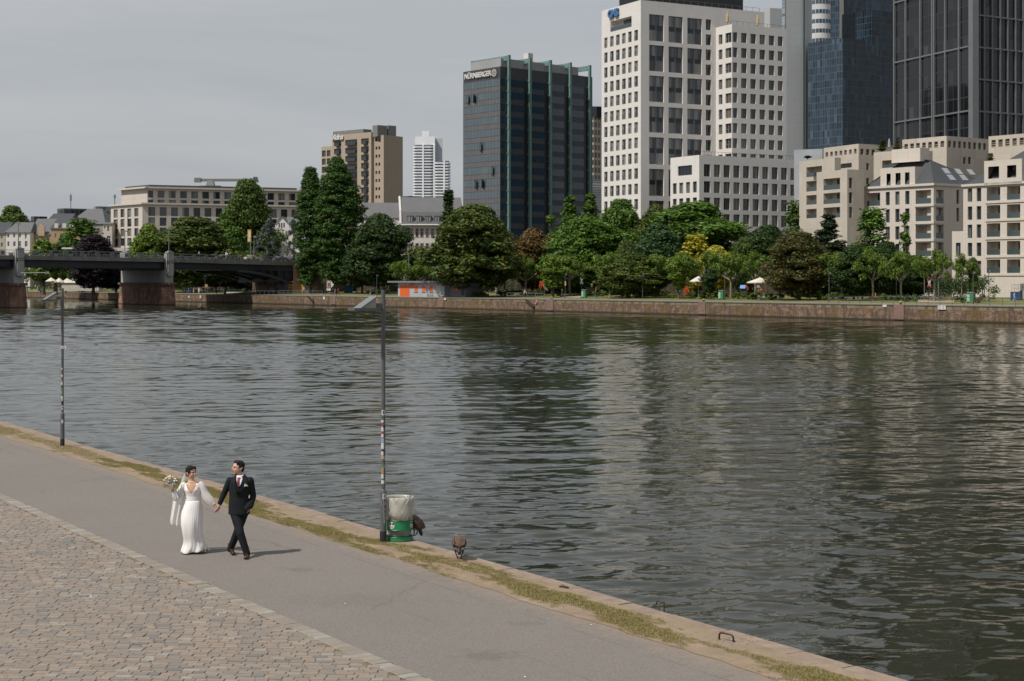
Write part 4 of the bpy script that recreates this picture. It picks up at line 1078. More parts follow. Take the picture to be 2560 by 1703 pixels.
def vb(fc,px,wpx,pr=0.5):
 wpx*=0.85
 s0=fc.s_(px);D_=fc.pt(s0,0).y;w_=wpx*D_/F/max(0.25,abs(fc.x.x-(px-CX)/F*fc.x.y))
 q=[fc.pt(s0-w_/2,zb_,-pr),fc.pt(s0+w_/2,zb_,-pr),fc.pt(s0+w_/2,zb_,0),fc.pt(s0-w_/2,zb_,0)];q+=[p+Vector((0,0,zt-zb_))for p in q]
 mb=MB();mb.add([p-off for p in q],[(3,2,1,0),(4,5,6,7),(0,1,5,4),(1,2,6,5),(3,0,4,7)]);mb.build('steel_column',FRM,rt)
for px,wd in((2238,3),(2266.5,2.6),(2303.5,2.6),(2333,3),(2337.5,3),(2365.7,2.6),(2400,3)):vb(Lf,px,wd)
for px in(2458,2478,2498,2517,2536.5,2555.5,2574):vb(Rf,px,3)
q=MB();q.box((0.0,-0.3,(zt-zb_)/2),(1.75,1.75,zt-zb_),R(20));q.build('corner_column',FRM,rt)
def hb(fc,z,s0,s1,pr=0.45,t=0.20):
 q=[fc.pt(s0,z-t,-pr),fc.pt(s1,z-t,-pr),fc.pt(s1,z-t,0),fc.pt(s0,z-t,0)];q+=[p+Vector((0,0,2*t))for p in q]
 mb=MB();mb.add([p-off for p in q],[(3,2,1,0),(4,5,6,7),(0,1,5,4),(1,2,6,5),(3,0,4,7)]);mb.build('steel_beam',FRM,rt)
zA=lambda y:Lf.z_(2425,y)
for k in range(-6,4):hb(Lf,zA(116+161*k),0,LL)
zB_=lambda y:Rf.z_(2441,y)
for k in range(-10,6):hb(Rf,zB_(38+80.2*k),0,RR)
zq=lambda x:2000+x/3.92
yq=lambda y:320+y/3.92
gp='stone apartment blocks beside the park'
B=Bld('terraced_apartment_block','weathered travertine upper block with louvred top storey and roof terrace',corner(zq(575),328),-25,60,zq(232),zq(1000),yq(155),S_TRAV,group=gp)
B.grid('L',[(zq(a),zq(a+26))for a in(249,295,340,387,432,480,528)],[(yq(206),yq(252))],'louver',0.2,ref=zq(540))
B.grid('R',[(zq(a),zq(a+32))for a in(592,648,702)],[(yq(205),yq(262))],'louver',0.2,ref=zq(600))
B.op('L',zq(300),zq(507),yq(352),yq(397),'glaz',0.8)
B.grid('R',[(zq(648),zq(677))],[(yq(347),yq(412)),(yq(492),yq(555)),(yq(640),yq(705)),(yq(785),yq(850))],'off',0.3)
B.finish()
B=Bld('loggia_apartment_block','weathered travertine block with stacked glass balconies, second from the low-rise',corner(zq(340),316),-25,60,zq(-8),zq(400),yq(290),S_TRAV,group=gp)
B.grid('L',[(zq(62),zq(215))],[(yq(383),yq(480)),(yq(522),yq(622)),(yq(660),yq(752)),(yq(795),yq(885))],'loggia',1.8,ref=zq(100))
B.finish()
B=Bld('front_apartment_block','weathered travertine front block with wide dark glass loggias',corner(zq(463),306),-25,60,zq(163),zq(626),yq(405),S_TRAV,group=gp)
B.grid('L',[(zq(230),zq(393))],[(yq(494),yq(605)),(yq(637),yq(742)),(yq(778),yq(880))],'loggia',2.0,ref=zq(310))
B.grid('R',[(zq(480),zq(513))],[(yq(488),yq(592)),(yq(632),yq(738)),(yq(775),yq(880))],'off',0.35,ref=zq(496))
B.finish()
rt,*_=box_building('grey_plant_house','light grey metal roof plant house behind the travertine blocks',corner(2056,345),-60,60,1985,2062,372,M('light_grey_metal',(0.36,0.38,0.40),scale=0.4,rough=0.4))
B=Bld('louvred_apartment_block','cream stone block with a row of louvred openings below its roof, right of centre',corner(zq(1437),322),-37,55,zq(1003),zq(1848),yq(78),S_TRAV,group=gp)
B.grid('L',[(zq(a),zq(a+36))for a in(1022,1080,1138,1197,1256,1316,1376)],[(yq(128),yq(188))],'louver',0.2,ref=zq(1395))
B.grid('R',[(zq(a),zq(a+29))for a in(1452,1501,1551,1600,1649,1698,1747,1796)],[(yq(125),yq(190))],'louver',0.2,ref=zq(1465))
B.grid('R',[(zq(1600),zq(1625)),(zq(1648),zq(1676))],[(yq(285),yq(352))],'off',0.3)
B.finish()
B=Bld('terrace_block','cream stone block with planted roof terrace and a dark wide loggia',corner(zq(1090),310),-37,55,zq(722),zq(1300),yq(212),S_TRAV,group=gp)
B.op('L',zq(805),zq(965),yq(315),yq(388),'loggia',1.8);B.finish()
tb=B
B=Bld('right_louvred_block','cream stone block with louvred top storey at the right picture edge',corner(2700,300),-37,55,zq(1848),2760,322,S_TRAV,group=gp)
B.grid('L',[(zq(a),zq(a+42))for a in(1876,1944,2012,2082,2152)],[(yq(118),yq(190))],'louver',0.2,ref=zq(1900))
B.finish()
B=Bld('corner_apartment_block','cream stone apartment block with dark mansard roof, skylights and corner balconies',corner(zq(1310),297),-38,55,zq(630),zq(1900),yq(540),S_APT,group=gp)
step=43.9
lrows=[(yq(605)+step*k,yq(740)+step*k)for k in range(5)]
wrows=[(yq(617)+step*k,yq(748)+step*k)for k in range(4)]
B.grid('L',[(zq(1133),zq(1284))],lrows,'loggia',2.2,ref=zq(1284))
B.grid('L',[(zq(840),zq(880)),(zq(934),zq(975)),(zq(1031),zq(1073))],wrows,'off',0.35,ref=zq(1050))
B.grid('L',[(zq(655),zq(785))],[(yq(636),yq(765)),(yq(805),yq(930))],'loggia',2.0,ref=zq(720))
B.grid('R',[(zq(1333),zq(1408))],lrows,'loggia',2.0,ref=zq(1335))
B.grid('R',[(zq(1534),zq(1561))],[(yq(608),yq(745)),(yq(783),yq(917))],'off',0.35,ref=zq(1548))
for k in range(5):
 z=B.L.z_(zq(1290),yq(748)+step*k)
 B.slab('L',B.L.s_(zq(1128)),B.LL+0.15,z-0.35,z+0.1,0.16);B.slab('R',-0.15,B.R.s_(zq(1412)),z-0.35,z+0.1,0.14)
B.slab('L',-0.2,B.LL+0.35,B.zt-0.45,B.zt,0.35);B.slab('R',-0.35,B.RR,B.zt-0.45,B.zt,0.33)
B.finish()
zt=B.zt;zt2=EYE-(yq(312)-YH)*(B.C.y+6)/F
def frus(B_,z0,z1,inL,inR,endL,endR,a0=0.0,b0=0.0):
 C_,dL,dR=B_.C,B_.dL,B_.dR
 bot=[C_+dR*a+dL*b for a,b in((0,0),(B_.RR,0),(B_.RR,B_.LL),(0,B_.LL))]
 top=[C_+dR*a+dL*b for a,b in((inR,inL),(B_.RR-endR,inL),(B_.RR-endR,B_.LL-endL),(inR,B_.LL-endL))]
 mb=MB();mb.add([Vector((p.x,p.y,z0))for p in bot]+[Vector((p.x,p.y,z1))for p in top],[(0,1,5,4),(1,2,6,5),(2,3,7,6),(3,0,4,7),(4,5,6,7)])
 return mb
rf=B.part('mansard_roof',frus(B,zt,zt2,4.5,4.5,6,14),SLATE_D)
def on_slope(B_,px,py):
 """point on the right-face roof slope plane"""
 p0=Vector((B_.C.x,B_.C.y,zt));a=B_.dR;b=B_.dL*4.5+Vector((0,0,zt2-zt));n_=a.cross(b);ray=Vector(((px-CX)/F,1,-(py-YH)/F));cam_=Vector((0,0,EYE))
 t_=(p0-cam_).dot(n_)/ray.dot(n_);return cam_+ray*t_,a,b.normalized(),n_.normalized()
for px,py in((1432,424),(1554,430),(1675,436),(1482,488),(1604,490)):
 p,a,b,n_=on_slope(B,zq(px),yq(py));n_=-n_ if n_.y>0 else n_
 if n_.dot(Vector((0,-1,0.3)))<0:n_=-n_
 mb=MB();q=[p+a*x+b*y+n_*h for h in(0.0,0.12)for x,y in((-0.75,-0.75),(0.75,-0.75),(0.75,0.75),(-0.75,0.75))]
 mb.add(q,[(4,5,6,7),(0,1,5,4),(1,2,6,5),(2,3,7,6),(3,0,4,7)]);mb.v=[tuple(Vector(v)-B.off)for v in mb.v];mb.build('skylight',M('skylight_glass',(0.30,0.33,0.36),scale=1,rough=0.15),rf)
mb=MB();C_=B.C
pts=[C_+B.dR*a+B.dL*b for a,b in((5.2,5.2),(B.RR-15,5.2),(B.RR-15,12),(5.2,12))]
mb.add([Vector((p.x,p.y,zt2-0.3))for p in pts]+[Vector((p.x,p.y,zt2+2.3))for p in pts],[(4,5,6,7),(0,1,5,4),(1,2,6,5),(2,3,7,6),(3,0,4,7)]);B.part('roof_parapet',mb,S_APT)
g0,g1=B.L.s_(zq(790)),B.L.s_(zq(1128))
mb=MB();zg=EYE-(yq(378)-YH)*B.L.pt(g1,0).y/F
fcs=[(B.L.s_(zq(850)),B.L.s_(zq(890))),(B.L.s_(zq(938)),B.L.s_(zq(987))),(B.L.s_(zq(1030)),B.L.s_(zq(1075)))]
za,zb2=B.L.z_(zq(1050),yq(553)),B.L.z_(zq(1050),yq(436))
S=sorted([g0,g1]+[v for q in fcs for v in q]);Z=[zt-0.3,za,zb2,zg]
for i in range(len(S)-1):
 for j in range(3):
  if j==1 and any(q[0]<(S[i]+S[i+1])/2<q[1]for q in fcs):continue
  mb.quad(*[B.L.pt(x,z,-0.05)for x,z in((S[i],Z[j]),(S[i+1],Z[j]),(S[i+1],Z[j+1]),(S[i],Z[j+1]))])
mb.quad(*[B.L.pt(g1,z,d)for d,z in((-0.05,zt-0.3),(9,zt-0.3),(9,zg),(-0.05,zg))]);mb.quad(*[B.L.pt(g0,z,d)for d,z in((-0.05,zt-0.3),(9,zt-0.3),(9,zg),(-0.05,zg))])
mb.quad(*[B.L.pt(x,zg,d)for x,d in((g0,-0.05),(g1,-0.05),(g1,9),(g0,9))])
gb=B.part('attic_storey',mb,S_APT,recalc=False)
for a,b in fcs:
 m_=MB();m_.quad(*[B.L.pt(x,z,1.2)-B.off for x,z in((a-0.3,za),(b+0.3,za),(b+0.3,zb2+0.3),(a-0.3,zb2+0.3))]);m_.build('window',G_DARK,gb,recalc=False)
B=Bld('right_apartment_block','cream stone apartment block with glass balconies at the right picture edge',corner(2640,262),-36,56,zq(1600),2700,448,S_APT,group=gp)
step=45.6
B.grid('L',[(zq(1643),zq(1688)),(zq(1731),zq(1776))],[(yq(588)+step*k,yq(720)+step*k)for k in range(5)],'off',0.35,ref=zq(1740))
B.grid('L',[(zq(1830),zq(1962)),(zq(2028),zq(2158))],[(yq(573)+step*k,yq(707)+step*k)for k in range(5)],'loggia',2.0,ref=zq(2000))
for k in range(5):
 z=B.L.z_(zq(2000),yq(713)+step*k);B.slab('L',B.L.s_(zq(1820)),B.LL,z-0.35,z+0.1,0.15)
B.slab('L',-0.2,B.LL,B.zt-0.4,B.zt,0.3)
B.finish()
n3=B
g0,g1=B.L.s_(zq(1815)),B.L.s_(zq(2185));zg=EYE-(yq(300)-YH)*B.L.pt(g1,0).y/F
mb=MB();fcs=[(B.L.s_(zq(1855)),B.L.s_(zq(1962))),(B.L.s_(zq(2040)),B.L.s_(zq(2130)))];za,zb2=B.L.z_(zq(2000),yq(492)),B.L.z_(zq(2000),yq(372))
S=sorted([g0,g1]+[v for q in fcs for v in q]);Z=[B.zt-0.3,za,zb2,zg]
for i in range(len(S)-1):
 for j in range(3):
  if j==1 and any(q[0]<(S[i]+S[i+1])/2<q[1]for q in fcs):continue
  mb.quad(*[B.L.pt(x,z,-0.3)for x,z in((S[i],Z[j]),(S[i+1],Z[j]),(S[i+1],Z[j+1]),(S[i],Z[j+1]))])
for g in(g0,g1):mb.quad(*[B.L.pt(g,z,d)for d,z in((-0.3,B.zt-0.3),(8,B.zt-0.3),(8,zg),(-0.3,zg))])
mb.quad(*[B.L.pt(x,zg,d)for x,d in((g0,-0.3),(g1,-0.3),(g1,8),(g0,8))])
gb=B.part('attic_storey',mb,S_APT,recalc=False)
for a,b in fcs:
 m_=MB();m_.quad(*[B.L.pt(x,z,1.8)-B.off for x,z in((a-0.3,za),(b+0.3,za),(b+0.3,zb2+0.3),(a-0.3,zb2+0.3))]);m_.build('window',G_DARK,gb,recalc=False)
mb=MB();z1=EYE-(yq(262)-YH)*(B.C.y+20)/F
q=[B.L.pt(0.3,B.zt,0),B.L.pt(B.LL,B.zt,0),B.L.pt(B.LL,B.zt,14),B.L.pt(0.3,B.zt,14),B.L.pt(9,z1,5),B.L.pt(B.LL,z1,5),B.L.pt(B.LL,z1,9),B.L.pt(9,z1,9)]
mb.add(q,[(0,1,5,4),(1,2,6,5),(2,3,7,6),(3,0,4,7),(4,5,6,7)]);B.part('mansard_roof',mb,SLATE_D)
B=Bld('link_wing','low cream stone wing between the corner block and the right block',corner(zq(1640),283),-36,56,zq(1490),zq(1700),yq(1010),S_APT,group=gp)
B.grid('L',[(zq(1527),zq(1574))],[(yq(1125),yq(1250)),(yq(1300),yq(1425))],'off',0.35);B.finish()
VR=plain_house('slate_villa','old villa with dark slate mansard and white dormer windows among the park trees',340,1960,2150,596,556,M('villa_render',(0.30,0.27,0.22),scale=0.5),SLATE_D,[(1975,1980,602,614),(2120,2126,602,614)],5,0.12)
o=VR.location
for px in(2008,2120):
 mb=MB();x=(px-CX)*340/F-o.x;z=EYE-(566-YH)*340/F-o.z
 mb.box((x,1.2,z),(1.9,3.0,1.9),m=0)
 for k in(-1,0,1):mb.box((x+k*0.55,-0.32,z),(0.38,0.08,1.3),m=1)
 mb.build('dormer',[SLATE_D,FR_W],VR)
fq=masonry_mat('far_quay_stone',(0.215,0.135,0.092),(0.105,0.070,0.050),(0.28,0.22,0.16),(0.120,0.080,0.022),bw=0.5,rh=0.26,rotz=R(-127.1),zmoss=0.42,sc=1.0,band=1.78)
def qquad(mb,u0,u1,v0,v1,d0,d1=None,m=0):
 d1=d0 if d1 is None else d1
 mb.quad(far(u0,v0,QZ(u0)+d0),far(u1,v0,QZ(u1)+d0),far(u1,v1,QZ(u1)+d1),far(u0,v1,QZ(u0)+d1),m)
mb=MB()
for k in range(43):
 a,b_=UA+k*20,UA+(k+1)*20
 mb.quad(far(a,0,-1.4),far(b_,0,-1.4),far(b_,-0.0,QZ(b_)-0.16),far(a,-0.0,QZ(a)-0.16))
wq=mb.build('far_quay_wall',fq);tag(wq,'long reddish sandstone quay wall with moss along the far bank','wall')
mb=MB()
for k in range(43):
 a,b_=UA+k*20,UA+(k+1)*20
 for(v0,v1,z0,z1)in((-0.08,-0.08,-0.16,0.0),(-0.08,0.5,0.0,0.0)):
  mb.quad(far(a,v0,QZ(a)+z0),far(b_,v0,QZ(b_)+z0),far(b_,v1,QZ(b_)+z1),far(a,v1,QZ(a)+z1))
mb.build('coping',M('moss_coping',(0.17,0.145,0.085),(0.12,0.11,0.06),scale=0.6),wq)
pinkst=M('pale_red_sandstone',(0.225,0.14,0.11),(0.15,0.098,0.078),scale=1.1)
def wall_x(px):return far_u(px,0.0)
for px0,px1,dz in((218,232,1.9),(380,392,1.9),(829,840,1.9),(1097,1110,2.0),(1368,1384,2.1),(1746,1765,2.1),(2236,2261,2.2)):
 a,b_=wall_x(px0),wall_x(px1);zt=QZ(a)+0.006
 mb=MB();mb.add([far(a,-0.14,zt-dz),far(b_,-0.14,zt-dz),far(b_,-0.14,zt),far(a,-0.14,zt),far(a,0.02,zt-dz),far(b_,0.02,zt-dz),far(b_,0.02,zt),far(a,0.02,zt)],[(0,1,2,3),(3,2,6,7),(1,5,6,2),(0,4,7,3)]);mb.build('stone_pier',pinkst,wq)
def wall_stair(px0,px1,n,rail):
 a,b_=wall_x(px0),wall_x(px1);mb=MB()
 for k in range(n):
  u=a+(b_-a)*k/n;u2=a+(b_-a)*(k+1)/n;z=QZ(a)-0.1-1.45*k/n
  c=(far(u,-0.25,z)+far(u2,-0.25,z))/2;mb.box(c,(abs(u2-u)*0.95,0.5,0.10),R(127.1),m=0)
  mb.box(c-Vector((0,0,0.12)),(abs(u2-u)*0.95,0.3,0.12),R(127.1),m=1)
 u=b_-0.3;
 for s_ in(-0.25,0.25):mb.tube([far(b_+s_,-0.3,QZ(b_)-1.5),far(b_+s_,-0.3,-0.6)],0.04,6,1)
 if rail:
  for h_ in(0.5,1.0):mb.tube([far(a,-0.45,QZ(a)+h_),far(b_,-0.45,QZ(a)+h_-1.5)],0.035,6,2)
 mb.build('stair',[pinkst,DKGREY,FR_G],wq)
wall_stair(1315,1338,9,False);wall_stair(772,786,7,True)
asp2=M('promenade_asphalt',(0.195,0.19,0.19),(0.165,0.16,0.16),scale=0.4,rough=0.9)
lawn,nt,b=newmat('lawn')
tc=nt.node('ShaderNodeTexCoord');v=tc.outputs['Object']
n=nt.noise(v,0.12,5,0.65);n2=nt.noise(v,1.4,4,0.7)
c=nt.ramp(n,[(0.35,(0.090,0.105,0.018)),(0.5,(0.140,0.145,0.030)),(0.66,(0.21,0.175,0.060))])
c=nt.mix(nt.ramp(n2,[(0.35,(0.45,0.45,0.45)),(0.6,(0,0,0))]),c,(0.07,0.075,0.018))
nt.con(c,b.inputs['Base Color']);b.inputs['Roughness'].default_value=0.95
def fstrip(name,u0,u1,v0,v1,dz,mat,step=20,rise=0.0):
 mb=MB();u=u0
 while u<u1:
  w_=min(u+step,u1);qquad(mb,u,w_,v0,v1,dz,dz+rise);u=w_
 return tag(mb.build(name,mat),kind='structure')
fstrip('promenade',UA,700,0.45,8.5,-0.012,asp2)
fstrip('lawn',UA,700,8.5,40,0.0,lawn,rise=0.6)
fstrip('park_ground',UA,700,39.8,700,0.6,M('park_earth',(0.085,0.075,0.045),(0.06,0.06,0.03),scale=0.1))
gravel=M('gravel_path',(0.36,0.28,0.21),(0.30,0.23,0.17),scale=0.5)
def patch(name,px0,px1,v0,v1,mat,dz=0.14):
 mb=MB();a,b_=far_u(px0,v0),far_u(px1,v0);c_,d_=far_u(px0,v1),far_u(px1,v1)
 mb.quad(far(a,v0,QZ(a)+dz),far(b_,v0,QZ(b_)+dz),far(d_,v1,QZ(d_)+dz+0.3),far(c_,v1,QZ(c_)+dz+0.3));return tag(mb.build(name,mat),kind='structure')
patch('gravel_path',1400,1452,13.0,17.5,gravel);patch('gravel_path',560,650,8.6,14,gravel);patch('playground_sand',2295,2385,13,19,gravel)
rw_=masonry_mat('retaining_stone',(0.10,0.060,0.045),(0.07,0.045,0.035),(0.08,0.06,0.045),(0.05,0.05,0.03),bw=0.9,rh=0.4,rotz=R(-127.1))
ua,ub=far_u(2120,39),700
mb=MB();mb.quad(far(ua,39,1),far(ub,39,1),far(ub,39,6.0),far(ua,39,6.0));mb.quad(far(ua,39,1),far(ua,60,1),far(ua,60,6.0),far(ua,39,6.0))
mb.quad(far(ua,39,6.0),far(ub,39,6.0),far(ub,39.6,6.0),far(ua,39.6,6.0))
tag(mb.build('retaining_wall',rw_),'reddish sandstone retaining wall in the shade behind the park trees','wall')
CONC=M('weathered_concrete',(0.205,0.20,0.185),(0.13,0.125,0.115),scale=0.5,rough=0.9,stretch=(1,1,0.3))
CONCL=M('pale_concrete',(0.36,0.36,0.34),(0.29,0.29,0.275),scale=0.35,rough=0.85,stretch=(1,1,0.3))
STEEL=M('dark_blue_steel',(0.020,0.027,0.034),(0.014,0.020,0.026),scale=0.5,rough=0.55)
PIERM=masonry_mat('pier_sandstone',(0.30,0.165,0.115),(0.24,0.13,0.095),(0.20,0.13,0.10),(0.15,0.09,0.06),bw=1.3,rh=0.55,rotz=R(-127.1),zmoss=0.35,sc=0.6)
T=[PG(47,335),PG(422,371),PG(745,410)]
T0=T[0]-(T[1]-T[0])*1.05;Pn=[T0]+T
zrd=[11.0,11.02,10.85,10.35]
Wd_=FU*25.0
br=thing('river_bridge','road bridge on red sandstone piers with dark steel girders crossing to the far bank','bridge',(T[1].x,T[1].y,0));bo=Vector(br.location)
def bpart(name,mb,mats,parent=br,**k):
 mb.v=[tuple(Vector(v)-bo)for v in mb.v];return mb.build(name,mats,parent,**k)
def V3(p,z):return Vector((p.x,p.y,z))
def hexa(mb,a0,a1,b0,b1,za,zb_,ta,tb,m=0):
 """solid between edge a0-a1 (near) and b0-b1 (far); bottoms za,zb_ tops ta,tb at the two ends"""
 vs=[V3(a0,za),V3(a1,zb_),V3(b1,zb_),V3(b0,za),V3(a0,ta),V3(a1,tb),V3(b1,tb),V3(b0,ta)]
 mb.add(vs,[(3,2,1,0),(4,5,6,7),(0,1,5,4),(1,2,6,5),(2,3,7,6),(3,0,4,7)],m)
bd=(T[1]-T[0]).normalized()
ext=T[2]+bd*34
PP=[Pn[0],Pn[1],Pn[2],Pn[3],ext];ZZ=zrd+[10.2]
for i in range(4):
 mb=MB();hexa(mb,PP[i],PP[i+1],PP[i]+Wd_,PP[i+1]+Wd_,ZZ[i]-0.75,ZZ[i+1]-0.75,ZZ[i]+0.12,ZZ[i+1]+0.12);bpart('deck',mb,CONC)
 if i<3:
  mb=MB();o0,o1=Wd_*0.03,Wd_*0.97
  hexa(mb,PP[i]+o0,PP[i+1]+o0,PP[i]+o1,PP[i+1]+o1,ZZ[i]-2.25,ZZ[i+1]-2.25,ZZ[i]-0.75,ZZ[i+1]-0.75);bpart('girder',mb,STEEL)
mb=MB()
for i in range(4):mb.quad(V3(PP[i]+Wd_*0.02,ZZ[i]+0.125),V3(PP[i+1]+Wd_*0.02,ZZ[i+1]+0.125),V3(PP[i+1]+Wd_*0.98,ZZ[i+1]+0.125),V3(PP[i]+Wd_*0.98,ZZ[i]+0.125))
bpart('roadway',mb,asp2)
sp_=T[2]-T[1]
for side in(0.03,0.35,0.66,0.97):
 mb=MB();n=14;off_=Wd_*side
 for k in range(n):
  a,b_=0.52+0.46*k/n,0.52+0.46*(k+1)/n
  zz=lambda t:10.6-2.3-3.6*max(0,(t-0.52)/0.46)**1.9
  pa,pb=T[1]+sp_*a+off_,T[1]+sp_*b_+off_
  hexa(mb,pa,pb,pa+Wd_*0.015,pb+Wd_*0.015,zz(a)-0.5,zz(b_)-0.5,zz(a)+0.1,zz(b_)+0.1)
  if k%2==0 and k>4:mb.tube([V3(pa,zz(a)),V3(pa,8.3)],0.12,4);mb.tube([V3(pa,8.3),V3(pb,zz(b_))],0.10,4)
 bpart('arch_rib',mb,M('arch_steel',(0.045,0.058,0.062),scale=1,rough=0.6))
mb=MB()
hexa(mb,T[1]+sp_*0.86+Wd_*0.05,T[2]+Wd_*0.05,T[1]+sp_*0.86+Wd_*0.95,T[2]+Wd_*0.95,5.2,5.2,8.2,8.2);bpart('soffit',mb,STEEL)
def pier(P0,zt_road):
 """P0 is the tower foot on the near fascia"""
 a=FU;b_=bd
 ctr=P0+a*11.5
 def outline(L0,L1,w,nose):
  pts=[]
  for s_,t_ in((L0,-w*0.32),(L0+nose,-w),(L1-nose,-w),(L1,-w*0.32),(L1,w*0.32),(L1-nose,w),(L0+nose,w),(L0,w*0.32)):
   q=P0+a*s_+b_*t_;pts.append((q.x,q.y))
  return pts
 mb=MB()
 n=8
 lo=outline(-1.9,27,2.35,1.9);hi=outline(-1.4,26.5,2.0,1.8)
 mb.add([Vector((p[0],p[1],-1.4))for p in lo]+[Vector((p[0],p[1],4.75))for p in hi],[(k,(k+1)%n,(k+1)%n+n,k+n)for k in range(n)]+[tuple(range(n,2*n))])
 p_=bpart('pier',mb,PIERM)
 mb=MB();mb.prism(outline(-1.8,26.9,2.4,1.9),4.75,5.3);mb.v=[tuple(Vector(v)-bo)for v in mb.v];mb.build('cap',M('dark_cap_stone',(0.14,0.085,0.065),scale=0.6),p_)
 mb=MB();mb.prism(outline(-0.4,25.4,1.35,0.3),5.3,8.15);mb.v=[tuple(Vector(v)-bo)for v in mb.v];mb.build('shaft',CONCL,p_)
 mb=MB();mb.prism(outline(1.2,24,1.0,0.3),8.15,8.8);mb.v=[tuple(Vector(v)-bo)for v in mb.v];mb.build('bearing',CONC,p_)
 def tw(s0,s1,w,z0,z1,m,mb):
  pts=[P0+a*s+b_*t for s,t in((s0,-w),(s1,-w),(s1,w),(s0,w))];mb.prism([(p.x,p.y)for p in pts],z0,z1,m)
 mb=MB();zt_=zt_road+1.55
 tw(-1.1,0.25,0.8,6.8,zt_,0,mb);tw(-0.8,0.6,1.12,7.1,zt_-0.25,0,mb);tw(-1.25,0.4,0.95,zt_-0.12,zt_+0.12,0,mb);tw(-0.7,0.1,0.45,zt_+0.12,zt_+0.35,0,mb)
 tw(-1.16,0.6,1.14,zt_road-1.0,zt_road-0.9,1,mb);tw(-1.16,0.6,1.14,zt_road-0.55,zt_road-0.45,1,mb)
 bpart('pier_tower',mb,[CONCL,FR_D])
pier(T[0],ZZ[1]);pier(T[1],ZZ[2]);
RAILM=M('grey_railing_paint',(0.17,0.18,0.185),(0.13,0.14,0.145),scale=1,rough=0.5)
for i in range(4):
 for side,nm in((0.005,'railing'),(0.99,'railing')):
  mb=MB();a,b_=PP[i]+Wd_*side,PP[i+1]+Wd_*side;L=(b_-a).length;n=int(L/4.0)
  for k in range(n+1):
   t_=k/n;p=a.lerp(b_,t_);z=ZZ[i]+(ZZ[i+1]-ZZ[i])*t_+0.12
   hexa(mb,p-bd*0.45,p+bd*0.45,p-bd*0.45+FU*0.06,p+bd*0.45+FU*0.06,z+0.08,z+0.08,z+0.98,z+0.98)
   for q in(-0.5,0.5):mb.box(V3(p+bd*q,z+0.55),(0.09,0.09,1.1))
   if k<n:
    for q in(0.38,0.62):mb.box(V3(a.lerp(b_,t_+q/n),z+0.3),(0.06,0.06,0.6))
  for h_,r_ in((1.12,0.055),(0.62,0.03),(0.15,0.03),(0.38,0.02)):
   mb.tube([V3(a,ZZ[i]+0.12+h_),V3(b_,ZZ[i+1]+0.12+h_)],r_,5)
  bpart(nm,mb,RAILM)
ABM=masonry_mat('abutment_sandstone',(0.19,0.11,0.08),(0.15,0.09,0.065),(0.14,0.09,0.07),(0.07,0.05,0.04),bw=1.2,rh=0.5,rotz=R(-127.1),sc=0.6)
A0=T[2]
mb=MB();hexa(mb,A0+FU*0.2,A0+bd*34+FU*0.2,A0+FU*25,A0+bd*34+FU*25,1.6,1.6,ZZ[3]-0.76,ZZ[4]-0.76);bpart('abutment',mb,ABM)
g0,g1=PG(652,412),PG(797,401)
mb=MB();hexa(mb,g0,g1,g0+FU*6+FV*6,g1+FU*6+FV*6,1.8,1.8,5.2,5.2);hexa(mb,g0-FV*0.3,g1-FV*0.3,g0+FV*2,g1+FV*2,5.2,5.2,5.55,5.55);bpart('plinth',mb,ABM)
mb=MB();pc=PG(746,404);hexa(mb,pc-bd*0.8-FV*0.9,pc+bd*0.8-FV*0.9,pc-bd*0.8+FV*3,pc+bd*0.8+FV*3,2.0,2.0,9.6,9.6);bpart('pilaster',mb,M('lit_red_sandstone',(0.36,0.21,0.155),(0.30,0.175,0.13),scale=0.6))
gdir=(g1-g0).normalized();gn=math.atan2(gdir.y,gdir.x)
def graffiti(txt,px,col,size,z,d=0.08,sh=0.1):
 t_=(px-652)/145.0;p=g0.lerp(g1,t_)-Vector((-gdir.y,gdir.x,0))*d
 return text_mesh(txt,size,M('spray_'+col[0],col[1],scale=1,rough=0.6),'graffiti',br,Vector((p.x,p.y,z))-bo,(R(90),0,gn),0.01,bold=0.05,shear=sh)
graffiti('FUNK',722,('orange',(0.45,0.27,0.02)),2.3,3.1);graffiti('W',703,('blue',(0.04,0.13,0.24)),2.6,2.9,0.10);graffiti('AS',755,('pale',(0.33,0.30,0.33)),2.4,2.8,0.06)
graffiti('W',640+14,('chalk',(0.20,0.22,0.23)),2.0,3.0,0.06,-0.2);graffiti('GRE',672,('chalk',(0.20,0.22,0.23)),1.2,3.0,0.06);graffiti('TG',765,('pale',(0.33,0.30,0.33)),2.2,2.9,0.11,-0.2)
mb=MB();q0,q1=PG(596,432),PG(640,432);mb.add([V3(q0,5.9),V3(q1,6.9),V3(q1,7.3),V3(q0,6.5),V3(q0+FV,5.9),V3(q1+FV,6.9),V3(q1+FV,7.3),V3(q0+FV,6.5)],[(0,1,2,3),(3,2,6,7),(0,4,5,1)]);bpart('orange_strip',mb,M('dull_orange',(0.36,0.09,0.03),scale=1))  # slanting dull orange strip under the bridge near the abutment
for px,D_,y0,y1 in((46,333.5,558,622),(422.5,369.5,572,628),(312,383,578,632),(635,402,593,655)):
 p=PG(px,D_,EYE-(y1-YH)*D_/F);h_=(y1-y0)*D_/F
 l_=thing('bridge_lamp',{46:'thin grey lamp mast on the left bridge tower',422.5:'thin grey lamp mast on the right bridge tower',312:'thin lamp mast above the ornate pedestal of the far parapet',635:'grey lamp mast right of the yellow bus stop sign on the bridge'}[px],'lamp',p,group='lamp masts on the bridge')
 mb=MB();mb.tube([(0,0,0),(0,0,h_*0.5),(0,0,h_)],[0.13,0.10,0.07],6);mb.build('pole',RAILM,l_)
 mb=MB();mb.box((0.25 if px!=46 else-0.1,0,h_),(0.9,0.45,0.28),rot=Matrix.Rotation(R(15),3,'Y'));mb.build('lamp_head',FR_G,l_)
